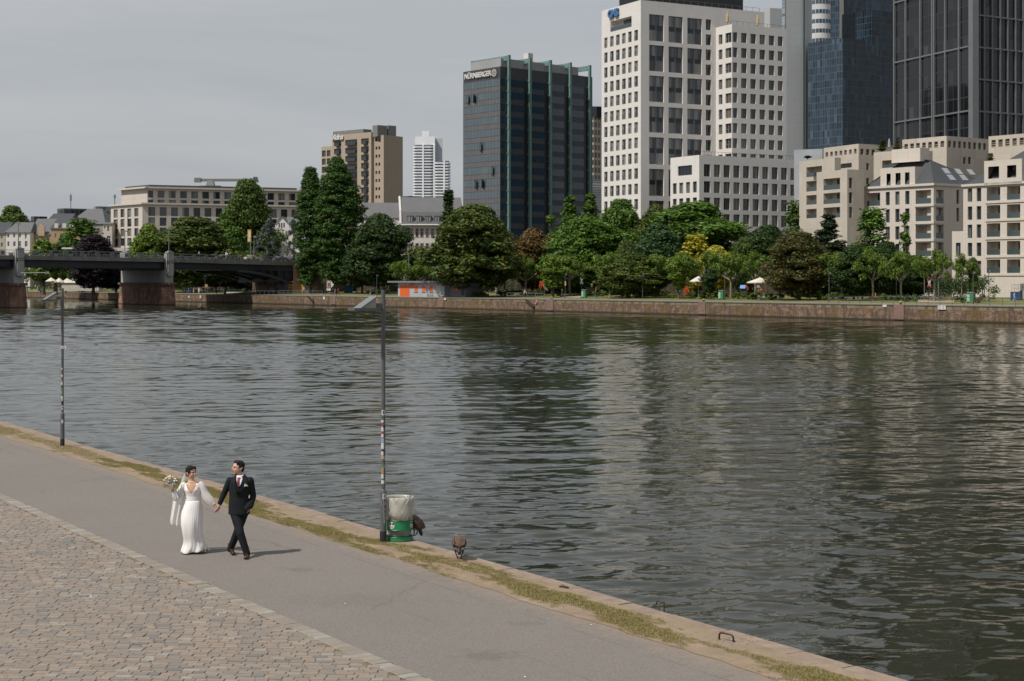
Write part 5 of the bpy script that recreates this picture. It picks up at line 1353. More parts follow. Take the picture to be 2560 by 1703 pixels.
pd=PG(312,383,11.1);mb=MB();mb.box(V3(pd,11.75),(1.9,1.9,1.5),m=0);mb.box(V3(pd,12.6),(1.4,1.4,0.3));mb.box(V3(pd,12.85),(0.8,0.8,0.25));mb.box(V3(pd,11.2),(2.2,2.2,0.25));bpart('pedestal',mb,CONCL)
mb=MB();p0,p1=PG(52,333,EYE-(683-YH)*333/F),PG(118,333,EYE-(682-YH)*333/F);mb.tube([p0,p1],0.10,6);mb.box(p1,(0.9,0.4,0.5));bpart('gauge_beam',mb,FR_G)
p=PG(626,397,11.0);s_=thing('bus_stop_sign','tall yellow and white bus stop sign on the bridge above the cream taxi','sign',p)
zz=lambda y:EYE-(y-YH)*397/F-p.z
xx=lambda px:(px-626)*397/F
mb=MB();mb.tube([(0,0,0),(0,0,zz(574))],0.1,6);mb.build('pole',FR_G,s_)
mb=MB();mb.box2((xx(619),-0.1,zz(605)),(xx(628),0.1,zz(574)));pn=mb.build('panel',M('signal_yellow',(0.60,0.33,0.02),scale=1,rough=0.5),s_)
for(a,b_,c_,d_)in((621.2,627,595,578),(619.8,625,603.5,597)):
 mb=MB();mb.box2((xx(a),-0.14,zz(c_)),(xx(b_),-0.1,zz(d_)));mb.build('timetable',FR_W,pn)
def leaf_material(name,dark,mid,light,tip=None,tipf=0.1):
 m,nt,b=newmat(name)
 geo=nt.node('ShaderNodeNewGeometry');tc=nt.node('ShaderNodeTexCoord')
 st=[(0.0,dark),(0.38,mid),(0.68,light)]
 if tip:st+=[(1-tipf,tip)]
 c=nt.ramp(geo.outputs['Random Per Island'],st)
 n=nt.noise(tc.outputs['Object'],0.35,3,0.6)
 c=nt.mix(nt.ramp(n,[(0.35,(0.30,0.30,0.30)),(0.65,(0,0,0))]),c,dark)
 nt.con(c,b.inputs['Base Color']);b.inputs['Roughness'].default_value=0.6;b.inputs['Specular IOR Level'].default_value=0.35
 tr=nt.node('ShaderNodeBsdfTranslucent');nt.con(c,tr.inputs['Color']);mx=nt.node('ShaderNodeMixShader');mx.inputs[0].default_value=0.22
 out=m.node_tree.nodes['Material Output'];nt.con(b.outputs[0],mx.inputs[1]);nt.con(tr.outputs[0],mx.inputs[2]);nt.con(mx.outputs[0],out.inputs[0])
 return m
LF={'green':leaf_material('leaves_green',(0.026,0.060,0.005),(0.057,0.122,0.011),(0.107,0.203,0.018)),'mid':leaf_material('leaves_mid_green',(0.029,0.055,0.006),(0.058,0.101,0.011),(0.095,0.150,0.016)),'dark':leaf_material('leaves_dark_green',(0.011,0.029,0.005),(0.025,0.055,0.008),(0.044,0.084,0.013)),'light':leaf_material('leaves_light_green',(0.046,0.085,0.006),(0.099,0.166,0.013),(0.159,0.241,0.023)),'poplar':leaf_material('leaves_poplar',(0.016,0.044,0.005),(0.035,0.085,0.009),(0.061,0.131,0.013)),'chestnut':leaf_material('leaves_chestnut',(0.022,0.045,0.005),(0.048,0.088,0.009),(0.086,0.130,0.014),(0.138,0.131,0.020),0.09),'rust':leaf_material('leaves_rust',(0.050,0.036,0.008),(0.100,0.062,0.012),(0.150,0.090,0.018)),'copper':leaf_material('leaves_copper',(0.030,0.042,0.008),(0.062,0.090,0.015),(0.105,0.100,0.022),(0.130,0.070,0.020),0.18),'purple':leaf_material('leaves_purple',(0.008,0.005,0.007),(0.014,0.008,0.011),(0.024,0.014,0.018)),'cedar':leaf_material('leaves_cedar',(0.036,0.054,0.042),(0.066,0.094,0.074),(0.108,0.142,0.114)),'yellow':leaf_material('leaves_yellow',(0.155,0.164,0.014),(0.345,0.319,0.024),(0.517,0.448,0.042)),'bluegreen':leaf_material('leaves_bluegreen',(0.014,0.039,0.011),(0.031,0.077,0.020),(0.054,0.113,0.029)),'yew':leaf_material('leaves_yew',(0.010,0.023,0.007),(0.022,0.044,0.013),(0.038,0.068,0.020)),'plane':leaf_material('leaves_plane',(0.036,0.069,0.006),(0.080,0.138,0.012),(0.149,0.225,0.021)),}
BARK=M('brown_bark',(0.11,0.09,0.07),(0.07,0.058,0.045),scale=2,rough=0.9,stretch=(1,1,0.3))
PBARK=M('pale_plane_bark',(0.27,0.24,0.18),(0.16,0.14,0.10),scale=1.3,rough=0.9)
def leaves(clumps,per,size,rg,up=0.25,flat=0.75):
 """clumps: list (x,y,z,r). returns vertex/face arrays of leaf quads spread through each clump"""
 C=np.array(clumps);n=len(C)
 cnt=np.maximum(6,(per*(C[:,3]/C[:,3].mean())**2).astype(int));idx=np.repeat(np.arange(n),cnt);N=len(idx)
 d=rg.normal(size=(N,3));d/=np.linalg.norm(d,axis=1)[:,None];d[:,2]=np.where(d[:,2]<0,d[:,2]*0.7,d[:,2])
 rad=C[idx,3]*(0.45+0.62*rg.rand(N)**0.6)
 p=C[idx,:3]+d*rad[:,None]*np.array([1,1,flat])
 nn=d+rg.normal(size=(N,3))*0.55+np.array([0,0,up]);nn/=np.linalg.norm(nn,axis=1)[:,None]
 a=np.cross(nn,rg.normal(size=(N,3)));a/=np.linalg.norm(a,axis=1)[:,None];b_=np.cross(nn,a)
 s=size*(0.55+0.9*rg.rand(N))[:,None]/2
 l=0.9+0.7*rg.rand(N)[:,None]
 v=np.stack([p-a*s*l,p-b_*s*0.6+nn*s*0.15,p+a*s*l,p+b_*s*0.6+nn*s*0.15],axis=1).reshape(-1,3)
 return v,N
def crown_mesh(name,clumps,per,size,seed,**k):
 rg=np.random.RandomState(seed);v,N=leaves(clumps,per,size,rg,**k)
 me=bpy.data.meshes.new(name);me.vertices.add(len(v));me.vertices.foreach_set('co',v.astype(np.float32).ravel())
 me.loops.add(4*N);me.loops.foreach_set('vertex_index',np.arange(4*N,dtype=np.int32))
 me.polygons.add(N);me.polygons.foreach_set('loop_start',np.arange(0,4*N,4,dtype=np.int32));me.polygons.foreach_set('loop_total',np.full(N,4,np.int32))
 me.materials.append(LF['green']);me.update(calc_edges=True);me.validate();return me
def ext_(me,H):
 c=np.empty(len(me.vertices)*3,np.float32);me.vertices.foreach_get('co',c);c=c.reshape(-1,3)
 return float(np.percentile(c[:,2],99.7)),float(2*np.percentile(np.abs(c[:,:2]),98.2))
def rprof(kind,t,rg):
 """radius as a function of height fraction of the crown"""
 if kind=='round':return math.sqrt(max(0,1-(2*t-0.92)**2*0.93))if t<0.97 else 0.25
 if kind=='poplar':return 0.62+0.38*math.sin(min(1,t/0.45)*math.pi/2)if t<0.6 else max(0.1,1-((t-0.6)/0.42)**1.7*0.95)
 if kind=='cone':return max(0.03,(1-t)**1.1)
 if kind=='pyramid':return max(0.08,1-t**1.25*0.94)
 if kind=='umbrella':return math.sqrt(max(0.05,1-t*t))if t>0.35 else 0.6
 if kind=='broad':return min(1,0.75+t)*math.sqrt(max(0.03,1-max(0,(t-0.25)/0.78)**2))
 return 1.0
def make_tree(key,kind,H,W,trunk,n,per,leaf,seed,cr=1.0,inner=0.35):
 """H total height, W crown width, trunk: clear stem height"""
 rg=np.random.RandomState(seed);cl=[];lobes=[(rg.uniform(0,6.28),rg.uniform(0.1,0.95),rg.uniform(0.12,0.30)*(0.35 if kind in('cone','pyramid','poplar')else 1))for _ in range(11)]
 while len(cl)<n:
  t=rg.rand()**(1.35 if kind in('cone','pyramid')else 0.85);a=rg.uniform(0,2*math.pi)
  rr=rprof(kind,t,rg)*W/2
  lob=1.0
  for la,lt,ls in lobes:
   dd=math.cos(a-la);lob+=ls*max(0,dd)**3*math.exp(-((t-lt)/0.16)**2)-ls*0.25
  q=(1-inner*rg.rand()**0.7)if rg.rand()<0.85 else rg.rand()*0.7
  r=rr*q*lob
  c=cr*rg.uniform(0.65,1.35)*(1-0.45*t if kind in('cone','pyramid')else 1)
  r=max(0,r-c*0.55)
  z=trunk+t*(H-trunk-c*0.5)
  cl.append((r*math.cos(a),r*math.sin(a),z,c))
 me=crown_mesh("crown",cl,per,leaf,seed+1);H,W=ext_(me,H)
 mb=MB();tr=max(0.16,W*0.028);zt=trunk+(H-trunk)*0.55
 lean=(rg.uniform(-.3,.3),rg.uniform(-.3,.3))
 mb.tube([(0,0,-0.4),(0,0,0.3),(lean[0]*.4,lean[1]*.4,trunk),(lean[0],lean[1],zt),(lean[0],lean[1],zt+(H-zt)*.6)],[tr*1.5,tr*1.1,tr*0.85,tr*0.5,tr*0.15],9)
 for k in range(9):
  c=cl[int(rg.randint(len(cl)))];z0=trunk+(c[2]-trunk)*rg.uniform(0.05,0.5);z0=max(trunk*0.8,min(z0,zt))
  mid=(c[0]*0.45+rg.uniform(-.3,.3),c[1]*0.45+rg.uniform(-.3,.3),z0+(c[2]-z0)*0.6)
  mb.tube([(lean[0]*.5,lean[1]*.5,z0),mid,(c[0]*0.9,c[1]*0.9,c[2])],[tr*0.5,tr*0.3,tr*0.1],6)
 return(me,mb.mesh('trunk',BARK),H,W)
def make_pollard(seed,H=8.0,W=8.5,thin=False):
 rg=np.random.RandomState(seed);mb=MB();cl=[]
 th=3.1 if not thin else 3.5
 tr=0.24 if not thin else 0.12
 mb.tube([(0,0,-0.3),(0,0,0.4),(0.08,0,th*0.6),(0.12,0.05,th)],[tr*1.3,tr,tr*0.85,tr*0.95],8)
 nb=6 if not thin else 4
 for k in range(nb+2):
  a=2*math.pi*k/nb+rg.uniform(-.35,.35);up=k>=nb
  L=W/2*rg.uniform(0.72,0.98)*(0.35 if up else 1.0)
  ez=H-1.0-(0 if up else rg.uniform(0.2,1.7));st=th+(0.0 if not up else 0.5)
  p0=Vector((0.12,0.05,st));p1=Vector((L*0.42*math.cos(a),L*0.42*math.sin(a),st+(ez-st)*rg.uniform(0.25,0.5)))
  p2=Vector((L*0.75*math.cos(a+.15),L*0.75*math.sin(a+.15),st+(ez-st)*0.62));p3=Vector((L*math.cos(a),L*math.sin(a),ez))
  mb.tube([p0,p1,p2,p3],[tr*0.6,tr*0.42,tr*0.32,tr*0.36],6)
  for q,rr in((p3,rg.uniform(0.85,1.25)),(p3+Vector((rg.uniform(-.9,.9),rg.uniform(-.9,.9),rg.uniform(-.7,.5))),rg.uniform(0.6,0.95)),(p2+Vector((rg.uniform(-.6,.6),rg.uniform(-.6,.6),rg.uniform(-.9,-.2))),rg.uniform(0.55,0.9)),(p2+Vector((0,0,0.6)),rg.uniform(0.5,0.9))):
   cl.append((q.x,q.y,q.z,rr*(0.8 if thin else 1.0)))
  if rg.rand()<0.75:
   q=p1+Vector((rg.uniform(-.7,.7),rg.uniform(-.7,.7),rg.uniform(0.2,1.2)));cl.append((q.x,q.y,q.z,rg.uniform(0.4,0.75)))
 me=crown_mesh("crown",cl,135 if not thin else 60,0.30,seed+5,flat=0.9);H,W=ext_(me,H);return(me,mb.mesh("trunk",PBARK),H,W)
def make_cedar(seed):
 rg=np.random.RandomState(seed);cl=[];mb=MB();mb.tube([(0,0,-0.5),(0,0,6),(0.3,0,14)],[0.7,0.5,0.15],8)
 for k in range(17):
  z=2.5+12.5*(k/16);a=k*2.4;L=(8.6-0.42*z)*rg.uniform(0.75,1.1)
  mb.tube([(0,0,z),(L*.5*math.cos(a),L*.5*math.sin(a),z+.8),(L*math.cos(a),L*math.sin(a),z-0.9)],[0.18,0.12,0.04],5)
  for j in range(9):
   t=0.25+0.75*j/8;x=L*t;zz=z+0.8*math.sin(t*2.2)-2.6*max(0,t-.55)*1.5
   cl.append((x*math.cos(a)+rg.uniform(-.6,.6),x*math.sin(a)+rg.uniform(-.6,.6),zz,rg.uniform(0.6,1.0)))
 return(crown_mesh('crown',cl,55,0.30,seed,flat=0.5),mb.mesh('trunk',BARK),15.5,16.0)
TV={'roundA':make_tree('a','round',15,14,2.6,240,120,0.37,1,1.2),'roundB':make_tree('b','round',14,14,2.0,240,120,0.37,22,1.15),'broadA':make_tree('c','broad',15,17,1.6,300,115,0.37,3,1.15),'broadB':make_tree('d','broad',13,15,2.0,270,115,0.37,41,1.1),'poplarA':make_tree('e','poplar',33,8,2.6,460,95,0.36,5,0.95),'poplarB':make_tree('f','poplar',34,11,2.6,620,95,0.36,61,1.05),'cone':make_tree('g','cone',24,8,1.0,280,90,0.34,7,0.8,0.5),'pyramid':make_tree('h','pyramid',22,12,1.8,320,100,0.36,8,1.05,0.5),'umbrella':make_tree('i','umbrella',17,17,6.0,210,120,0.36,9,1.25,0.3),'small':make_tree('j','round',6,4,1.5,80,75,0.25,10,0.6),'sparse':make_tree('k','round',12,7,1.5,54,60,0.30,12,0.72,0.9),'sparseB':make_tree('l','pyramid',12,7,1.2,56,60,0.30,13,0.72,0.9),'polA':make_pollard(14),'polB':make_pollard(15),'polC':make_pollard(16),'polD':make_pollard(19),'thin':make_pollard(17,7.5,4.5,True),'cedar':make_cedar(18),}
def tree(name,var,col,px,wpx,ytop,label,D=None,v=None,zb=None,rz=None,group=None,seed=0):
 if D is not None:
  p=PG(px,D,0);base=2.4 if zb is None else zb
 else:
  u=far_u(px,v);p=far(u,v,0);base=QZ(u)+max(0,v-8.5)*0.019 if zb is None else zb
  D=p.y
 crown,trunk,H,W=TV[var]
 h=EYE-(ytop-YH)*D/F-base;w_=wpx*D/F*(1.14 if wpx>55 else 1.0)
 k=math.degrees(hash_(px))if rz is None else rz
 t=thing(name,label,'tree',(p.x,p.y,base),R(k),group)
 sx=w_/W;sz=h/H
 for nm,me in(('trunk',trunk),('crown',crown)):
  o=bpy.data.objects.new(nm,me);link(o,t);o.scale=(sx,sx,sz)
  if nm=='crown' and col!='green':
   o.material_slots[0].link='OBJECT';o.material_slots[0].material=LF[col]
 return t
def hash_(x):return(x*12.9898)%6.283
gb_='park trees on the far bank'
tree('broad_tree','roundA','mid',30,108,518,'green treetop rising behind the houses at the left edge',D=690)
tree('leafy_tree','sparse','green',205,105,548,'tall uneven green tree directly behind the dark purple beech',D=500)
tree('leafy_tree','roundB','green',165,60,585,'green tree in front of the ochre townhouse, left of the purple beech',D=495)
tree('small_tree','small','light',108,62,600,'low olive green tree in front of the beige gabled townhouse',D=470)
tree('small_tree','small','mid',140,52,610,'low green tree between olive tree and purple beech above the bridge',D=470)
tree('copper_beech','broadA','purple',233,118,588,'almost black purple beech rising behind the bridge railing',D=450)
tree('copper_beech','broadB','purple',290,80,672,'lower dark purple tree seen under the bridge beside the sandstone pier',D=460)
for i,(px,w_,yt)in enumerate(((68,48,668),(100,50,672),(135,48,676),(163,40,680))):
 tree('plane_tree',['polA','polB','polC','polD'][i],'light',px,w_,yt,'bright green pollarded tree seen under the bridge, %s from the left tower'%['first','second','third','fourth'][i],D=470,group='pollarded trees seen under the bridge')
tree('light_tree','roundB','light',372,78,562,'light green tree in front of the travertine office above the right pier',D=505)
tree('chestnut_tree','broadA','chestnut',485,200,545,'very broad dark green chestnut behind the bridge railing',D=450)
tree('pyramidal_tree','broadA','mid',618,122,453,'tall pyramidal green tree in front of the travertine office',D=470)
tree('leafy_tree','roundA','green',565,105,552,'rounded green tree between broad chestnut and pyramidal tree',D=455)
tree('cedar_tree','cedar','cedar',668,112,556,'blue grey cedar with drooping boughs, left one beside the white gable',D=440,group='blue cedars')
tree('cedar_tree','cedar','cedar',735,80,555,'blue grey cedar partly hidden by the narrow poplar',D=436,group='blue cedars')
tree('poplar_tree','poplarA','poplar',776,64,421,'narrower left one of the two tall dark poplars',D=402,group='tall poplars',rz=20)
tree('poplar_tree','poplarB','poplar',842,98,397,'taller and wider right one of the two dark poplars',D=398,group='tall poplars',rz=50)
tree('dark_tree','roundB','dark',948,122,538,'dark rounded tree right of the tall poplars',D=385)
tree('dark_tree','broadB','dark',905,90,600,'dark lower tree filling the gap between poplar and rounded tree',D=392)
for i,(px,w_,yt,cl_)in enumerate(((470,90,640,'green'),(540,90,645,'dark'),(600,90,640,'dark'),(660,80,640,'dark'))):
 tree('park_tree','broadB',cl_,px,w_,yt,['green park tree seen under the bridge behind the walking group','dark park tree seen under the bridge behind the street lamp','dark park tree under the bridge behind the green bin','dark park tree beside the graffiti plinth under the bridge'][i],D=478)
tree('conifer','cone','dark',1121,90,478,'pointed dark conifer in front of the white palace',D=400)
tree('shrub_tree','small','rust',1050,66,622,'small reddish brown shrub below the palace windows',D=425)
tree('shrub_tree','small','dark',1015,70,640,'dark green shrub at the foot of the white palace',D=420)
for i,(px,w_,yt)in enumerate(((1012,70,652),(1055,78,646),(1100,74,655),(1140,70,668))):
 tree('plane_tree',['polB','polD','polA','polC'][i],'plane',px,w_,yt,'pollarded plane tree behind the grey kiosk, %s from the left'%['first','second','third','fourth'][i],D=352,group='pollarded plane trees')
tree('chestnut_tree','broadA','chestnut',1186,205,516,'huge rounded dark chestnut in front of the glass office tower',D=334,rz=70)
tree('rust_tree','roundB','rust',1332,100,574,'rust brown tree at the foot of the glass office tower',D=352)
tree('leafy_tree','sparseB','green',1378,84,540,'green loose tree right behind the rust brown tree',D=360)
tree('leafy_tree','pyramid','green',1425,110,494,'tall pointed green tree at the right corner of the glass office tower',D=356)
tree('leafy_tree','pyramid','green',1476,104,488,'tall green tree in the gap between glass office and limestone tower',D=362,rz=200)
tree('broad_tree','broadA','green',1462,180,545,'large mid green tree with rounded lobes left of centre of the park',D=336,rz=140)
tree('broad_tree','roundA','green',1552,130,502,'large green tree hiding the foot of the limestone tower',D=342)
tree('rust_tree','roundB','chestnut',1640,95,516,'brownish tree between large green tree and umbrella shaped tree',D=340)
tree('rust_tree','broadB','chestnut',1568,85,602,'brownish lower tree left of the blue green tree',D=318)
tree('umbrella_tree','umbrella','green',1745,196,508,'wide umbrella shaped dark green tree in front of the low-rise',D=332)
tree('umbrella_tree','umbrella','mid',1690,130,520,'smaller umbrella shaped tree behind the widest one',D=337,rz=77)
tree('leafy_tree','roundA','bluegreen',1645,122,562,'blue green rounded tree left of the yellow tree',D=312)
tree('yellow_tree','sparse','yellow',1740,78,586,'golden yellow tree, the taller one',D=304,group='golden yellow trees')
tree('yellow_tree','roundB','yellow',1790,84,616,'golden yellow tree, the lower right one',D=300,group='golden yellow trees')
tree('dark_tree','roundB','dark',1920,122,566,'dark green tree in front of the right end of the low-rise',D=316)
tree('leafy_tree','roundA','mid',1862,78,596,'mid green tree between yellow tree and dark green tree',D=312)
tree('sparse_tree','sparse','mid',1995,88,503,'small sparse tree in front of the weathered travertine blocks',D=330)
tree('copper_tree','broadA','copper',1998,142,582,'large chestnut with reddish brown foliage standing on the lawn',v=17,rz=33)
tree('yew_tree','pyramid','yew',2072,132,538,'dark upright yew behind the reddish chestnut',D=290)
tree('upright_tree','sparse','green',2180,96,520,'sparse upright tree in front of the corner apartment block, left one',D=272,group='sparse upright trees')
tree('upright_tree','sparseB','green',2262,84,534,'sparse upright tree in front of the corner apartment block, right one',D=270,group='sparse upright trees')
for i,(px,w_,yt)in enumerate(((2135,90,615),(2215,100,606),(2290,90,640))):
 tree('dark_tree',['roundB','broadB','roundA'][i],'dark',px,w_,yt,'dark green bushy tree behind the planes, %s'%['left of the swing frame','behind the yellow swing frame','behind the silver swing'][i],D=262)
pol=[(1262,92,648),(1313,96,646),(1425,92,640),(1525,98,632),(1640,90,636),(1700,96,632),(1759,90,628),(1827,96,630),(1889,94,632),(1950,70,640),(2105,92,630),(2183,94,624),(2253,96,628),(2335,80,626)]
nmb=['first','second','third','fourth','fifth','sixth','seventh','eighth','ninth','tenth','eleventh','twelfth','thirteenth','fourteenth']
for i,(px,w_,yt)in enumerate(pol):
 tree('plane_tree',['polA','polC','polB','polD'][i%4],'plane',px,w_,yt,'pollarded plane tree in the promenade row, %s from the left'%nmb[i],v=18 if px<2300 else 16,rz=(px*37)%360,group='pollarded plane trees')
tree('young_tree','small','light',1381,60,643,'young bright green tree with slender pale stem near the yellow bollard',v=13)
tree('crab_apple_tree','broadB','chestnut',1590,128,636,'low spreading tree with reddish tinge behind the left benches',v=16)
tree('young_tree','small','light',1697,48,640,'slim bright green tree left of the white parasol',v=15)
tree('young_tree','thin','plane',2404,54,634,'thin young tree with tufted branches left of the leaning pole',v=16)
tree('young_tree','small','mid',2432,30,645,'narrow dark young tree beside the right lamp',v=18)
tree('thuja_tree','small','dark',1775,40,672,'dark small evergreen below the white parasol',v=14)
def hedge(name,px0,px1,v0,depth,h,col,label,n=None,kind=None,cat='hedge',group=None,per=60):
 a,b_=far_u(px0,v0),far_u(px1,v0);L=abs(a-b_);u0=min(a,b_);rg=np.random.RandomState(int(abs(px0))+3)
 cl=[];m=n or int(L*2.2)
 for k in range(m):
  u=u0+L*rg.rand();vv=v0+depth*rg.rand();z=h*(0.15+0.75*rg.rand()**0.6)*(0.9+0.2*noise.noise(Vector((u*0.2,0,0))))
  p=far(u,vv,QZ(u)+z+max(0,vv-8.5)*0.019)-far(u0,v0,QZ(u0));cl.append((p.x,p.y,p.z,h*0.30*rg.uniform(0.7,1.3)))
 me=crown_mesh(name,cl,per,0.26,int(abs(px0)));o=bpy.data.objects.new(name,me);link(o);o.location=far(u0,v0,QZ(u0));me.materials[0]=LF[col]
 tag(o,label,None if kind=='x' else cat,group,kind);return o
gh='clipped hedges along the lawn'
hedge('hedge',1230,1352,15,1.5,1.45,'dark','dark clipped hedge behind the grey railing left of the young tree',group=gh)
hedge('hedge',1385,1412,15,1.5,1.5,'dark','short dark hedge behind the man in the dark jacket',group=gh)
hedge('hedge',1472,1600,16,1.5,1.5,'mid','hedge behind the woman with the backpack',group=gh)
hedge('hedge',1600,1700,16.5,1.5,1.5,'mid','hedge behind the left pair of benches',group=gh)
hedge('hedge',1722,1930,16,1.5,1.35,'mid','long hedge between orange play figure and right benches',group=gh)
hedge('hedge',1930,2120,16,1.5,1.3,'mid','long hedge behind the right benches and the reddish chestnut',group=gh)
hedge('hedge',2185,2280,14,2.0,1.2,'mid','bushy hedge behind the railing between the two swing frames',group=gh)
hedge('bush',1139,1205,8.0,2.5,1.1,'mid','low spreading bush at the right end of the grey kiosk',cat='bush',group='bushes')
hedge('bush',2330,2450,21,4,3.6,'dark','large dark bush in front of the apartment block at the right',cat='bush',group='bushes')
hedge('bush',2385,2420,12,1.5,1.1,'mid','low green bush beside the leaning goal bar',cat='bush',group='bushes')
hedge('bush',2445,2480,19,2,2.6,'mid','tall grassy shrub left of the blue painted wall',cat='bush',group='bushes')
hedge('bush',2425,2452,13,1.5,1.6,'rust','reddish brown shrub right of the green toilet box',cat='bush',group='bushes')
hedge('bush',905,960,14,2,1.3,'dark','dark low hedge on the lawn behind the sitting person',cat='bush',group='bushes')
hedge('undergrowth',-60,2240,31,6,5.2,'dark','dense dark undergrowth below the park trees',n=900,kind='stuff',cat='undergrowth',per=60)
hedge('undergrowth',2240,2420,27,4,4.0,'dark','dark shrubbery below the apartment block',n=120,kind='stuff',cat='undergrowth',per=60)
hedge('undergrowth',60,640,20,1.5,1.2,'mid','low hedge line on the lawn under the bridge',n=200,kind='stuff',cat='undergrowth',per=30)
GREYP=M('grey_post_paint',(0.20,0.215,0.225),(0.16,0.175,0.185),scale=2,rough=0.45)
def gzf(u,v):return QZ(u)+max(0,v-8.5)*0.019
def base_at(px,py):
 """point of the far quay ground seen at this pixel"""
 lo,hi=0.3,24.0
 for _ in range(30):
  v=(lo+hi)/2;u=far_u(px,v);p=far(u,v,0);y=YH+(EYE-gzf(u,v))*F/p.y
  if y>py:lo=v
  else:hi=v
 return Vector((p.x,p.y,gzf(u,v)))
def put(px,v,dz=0.0):
 u=far_u(px,v);return far(u,v,gzf(u,v)+dz)
def spx(p):return F/p.y
LMET=M('lamp_grey_paint',(0.105,0.112,0.118),(0.080,0.086,0.092),scale=3,rough=0.42)
LBLK=M('lamp_foot_black',(0.018,0.018,0.018),scale=3,rough=0.6)
PANL=M('light_grey_panel',(0.30,0.31,0.32),(0.27,0.28,0.29),scale=2,rough=0.35);LPAN=M('lamp_panel_grey',(0.165,0.172,0.18),(0.145,0.15,0.158),scale=2,rough=0.5,spec=0.3)
def lamp(name,label,loc,rz,H=4.87,group=None,detail=False,head=True):
 t=thing(name,label,'street lamp',loc,rz,group)
 n=20 if detail else 7
 mb=MB()
 mb.tube([(0,0,0.0),(0,0,0.21)],0.067,n,1)
 mb.tube([(0,0,0.21),(0,0,0.96),(0,0,1.00),(0,0,1.02)],[0.062,0.062,0.052,0.041],n,0)
 mb.tube([(0,0,1.02),(0,0,H)],0.041 if detail else 0.05,n,0)
 mb.build('pole',[LMET,LBLK],t,smooth=False)
 if detail:
  mb=MB();mb.tube([(0,0,H-0.60),(0,0,H-0.20)],0.050,n);mb.tube([(0,0,H-0.66),(0,0,H-0.63)],0.050,n);mb.tube([(0.03,0,H-0.645),(0.09,0,H-0.645)],0.012,6);mb.build('sleeve',LMET,t)
 if head:
  mb=MB();mb.box((0.14,0,H-0.30),(0.20,0.08,0.09));mb.box((0.44,0,H-0.365),(0.50,0.30,0.05));mb.build('arm',LMET,t)
  mb=MB();a,b_,w_=(0.20,H-0.11),(0.64,H-0.385),0.15
  vs=[(a[0],-w_,a[1]),(a[0],w_,a[1]),(b_[0],w_,b_[1]),(b_[0],-w_,b_[1])];lo=[(x,y,z-0.025)for x,y,z in vs]
  mb.add(vs+lo,[(0,1,2,3),(7,6,5,4),(0,4,5,1),(1,5,6,2),(2,6,7,3),(3,7,4,0)])
  mb.build('panel',LPAN,t)
  mb=MB();mb.add([(0.22,-w_*.8,H-0.14),(0.22,-w_*.8,H-0.34),(0.60,-w_*.8,H-0.36),(0.22,w_*.8,H-0.14),(0.22,w_*.8,H-0.34),(0.60,w_*.8,H-0.36)],[(0,1,2),(3,5,4),(0,3,4,1)]);mb.build('diffuser',M('lamp_diffuser',(0.34,0.33,0.28),scale=2,rough=0.4),t)
 return t
fang=math.atan2(FV.y,FV.x)
lampL=lamp('street_lamp','x',(0,0,0),fang,4.9,'street lamps along the far promenade')
far_lamps=[(79.5,728,'first from the left, seen under the bridge'),(150,727,'second from the left, seen under the bridge'),(228,730,'in front of the purple beech under the bridge'),(512.6,735,'beside the yellow notice board'),(812.7,739,'left of the arrow shaped river sign'),(941.7,739,'in front of the dark rounded tree'),(1081.8,742,'in front of the grey kiosk'),(1241.5,743,'left of the cyclist'),(1337.6,736,'on the lawn behind the grey railing'),(1413,745,'with a pink banner tied to its pole'),(1606.7,747,'behind the couple on the left benches'),(1812,750,'beside the green double bin in the middle'),(2072.5,755,'at the start of the long edge railing'),(2241,752,'left of the silver swing'),(2433,761,'beside the rightmost green bin'),(2472,742,'behind the grassy shrub at the right')]
for i,(px,py,lb)in enumerate(far_lamps):
 o=lampL if i==0 else dup(lampL);o.location=base_at(px,py);o['label']='thin grey street lamp '+lb;o['group']='street lamps along the far promenade'
t=thing('street_lamp','very tall grey lamp mast rising behind the grey kiosk','street lamp',PG(1022,350,2.4));mb=MB();mb.tube([(0,0,0),(0,0,11.6)],[0.09,0.06],7);mb.build('pole',GREYP,t);mb=MB();mb.box((0.1,0,11.6),(0.7,0.4,0.35));mb.build('lamp_head',GREYP,t)
for px,y0,py,lb in((2311,694,746,'bare grey pole left of the red and white cross sign'),(2346,700,752,'bare grey pole right of the red and white cross sign'),(2461,686,747,'slanting bare pole in front of the grassy shrub')):
 p=base_at(px,py);h_=(py-y0)/spx(p);t=thing('pole',lb,'pole',p);mb=MB();mb.tube([(0,0,0),(0,0,h_)],0.07,7);mb.build('shaft',GREYP,t)
b_=base_at(1413,745);t=thing('banner','narrow pink banner with pale lettering on a lamp pole','banner',b_+Vector((0,-0.1,2.35)))
mb=MB();mb.box((0,0,0.5),(0.32,0.06,0.95));mb.build('cloth',M('pink_cloth',(0.46,0.12,0.16),scale=2),t);mb=MB();mb.box((0.07,-0.04,0.5),(0.12,0.02,0.75));mb.build('stripe',FR_W,t)
SKIN=M('skin',(0.50,0.30,0.21),(0.46,0.27,0.18),scale=8,rough=0.55)
HAIRS={'d':M('dark_hair',(0.02,0.014,0.010),scale=10,rough=0.6),'b':M('blond_hair',(0.42,0.30,0.14),scale=10,rough=0.6),'g':M('grey_hair',(0.45,0.44,0.42),scale=10,rough=0.6),'r':M('red_hair',(0.25,0.09,0.04),scale=10,rough=0.6)}
def cloth(c):return M('cloth_%d_%d_%d'%tuple(int(x*255)for x in c),c,scale=6,rough=0.85)
WHT=(0.70,0.70,0.70);BLKc=(0.020,0.022,0.028);NAVY=(0.02,0.03,0.07);JEAN=(0.07,0.12,0.22);BEIGE=(0.50,0.42,0.32);GRYc=(0.28,0.29,0.30);REDc=(0.36,0.07,0.07);BLUEc=(0.03,0.06,0.26)
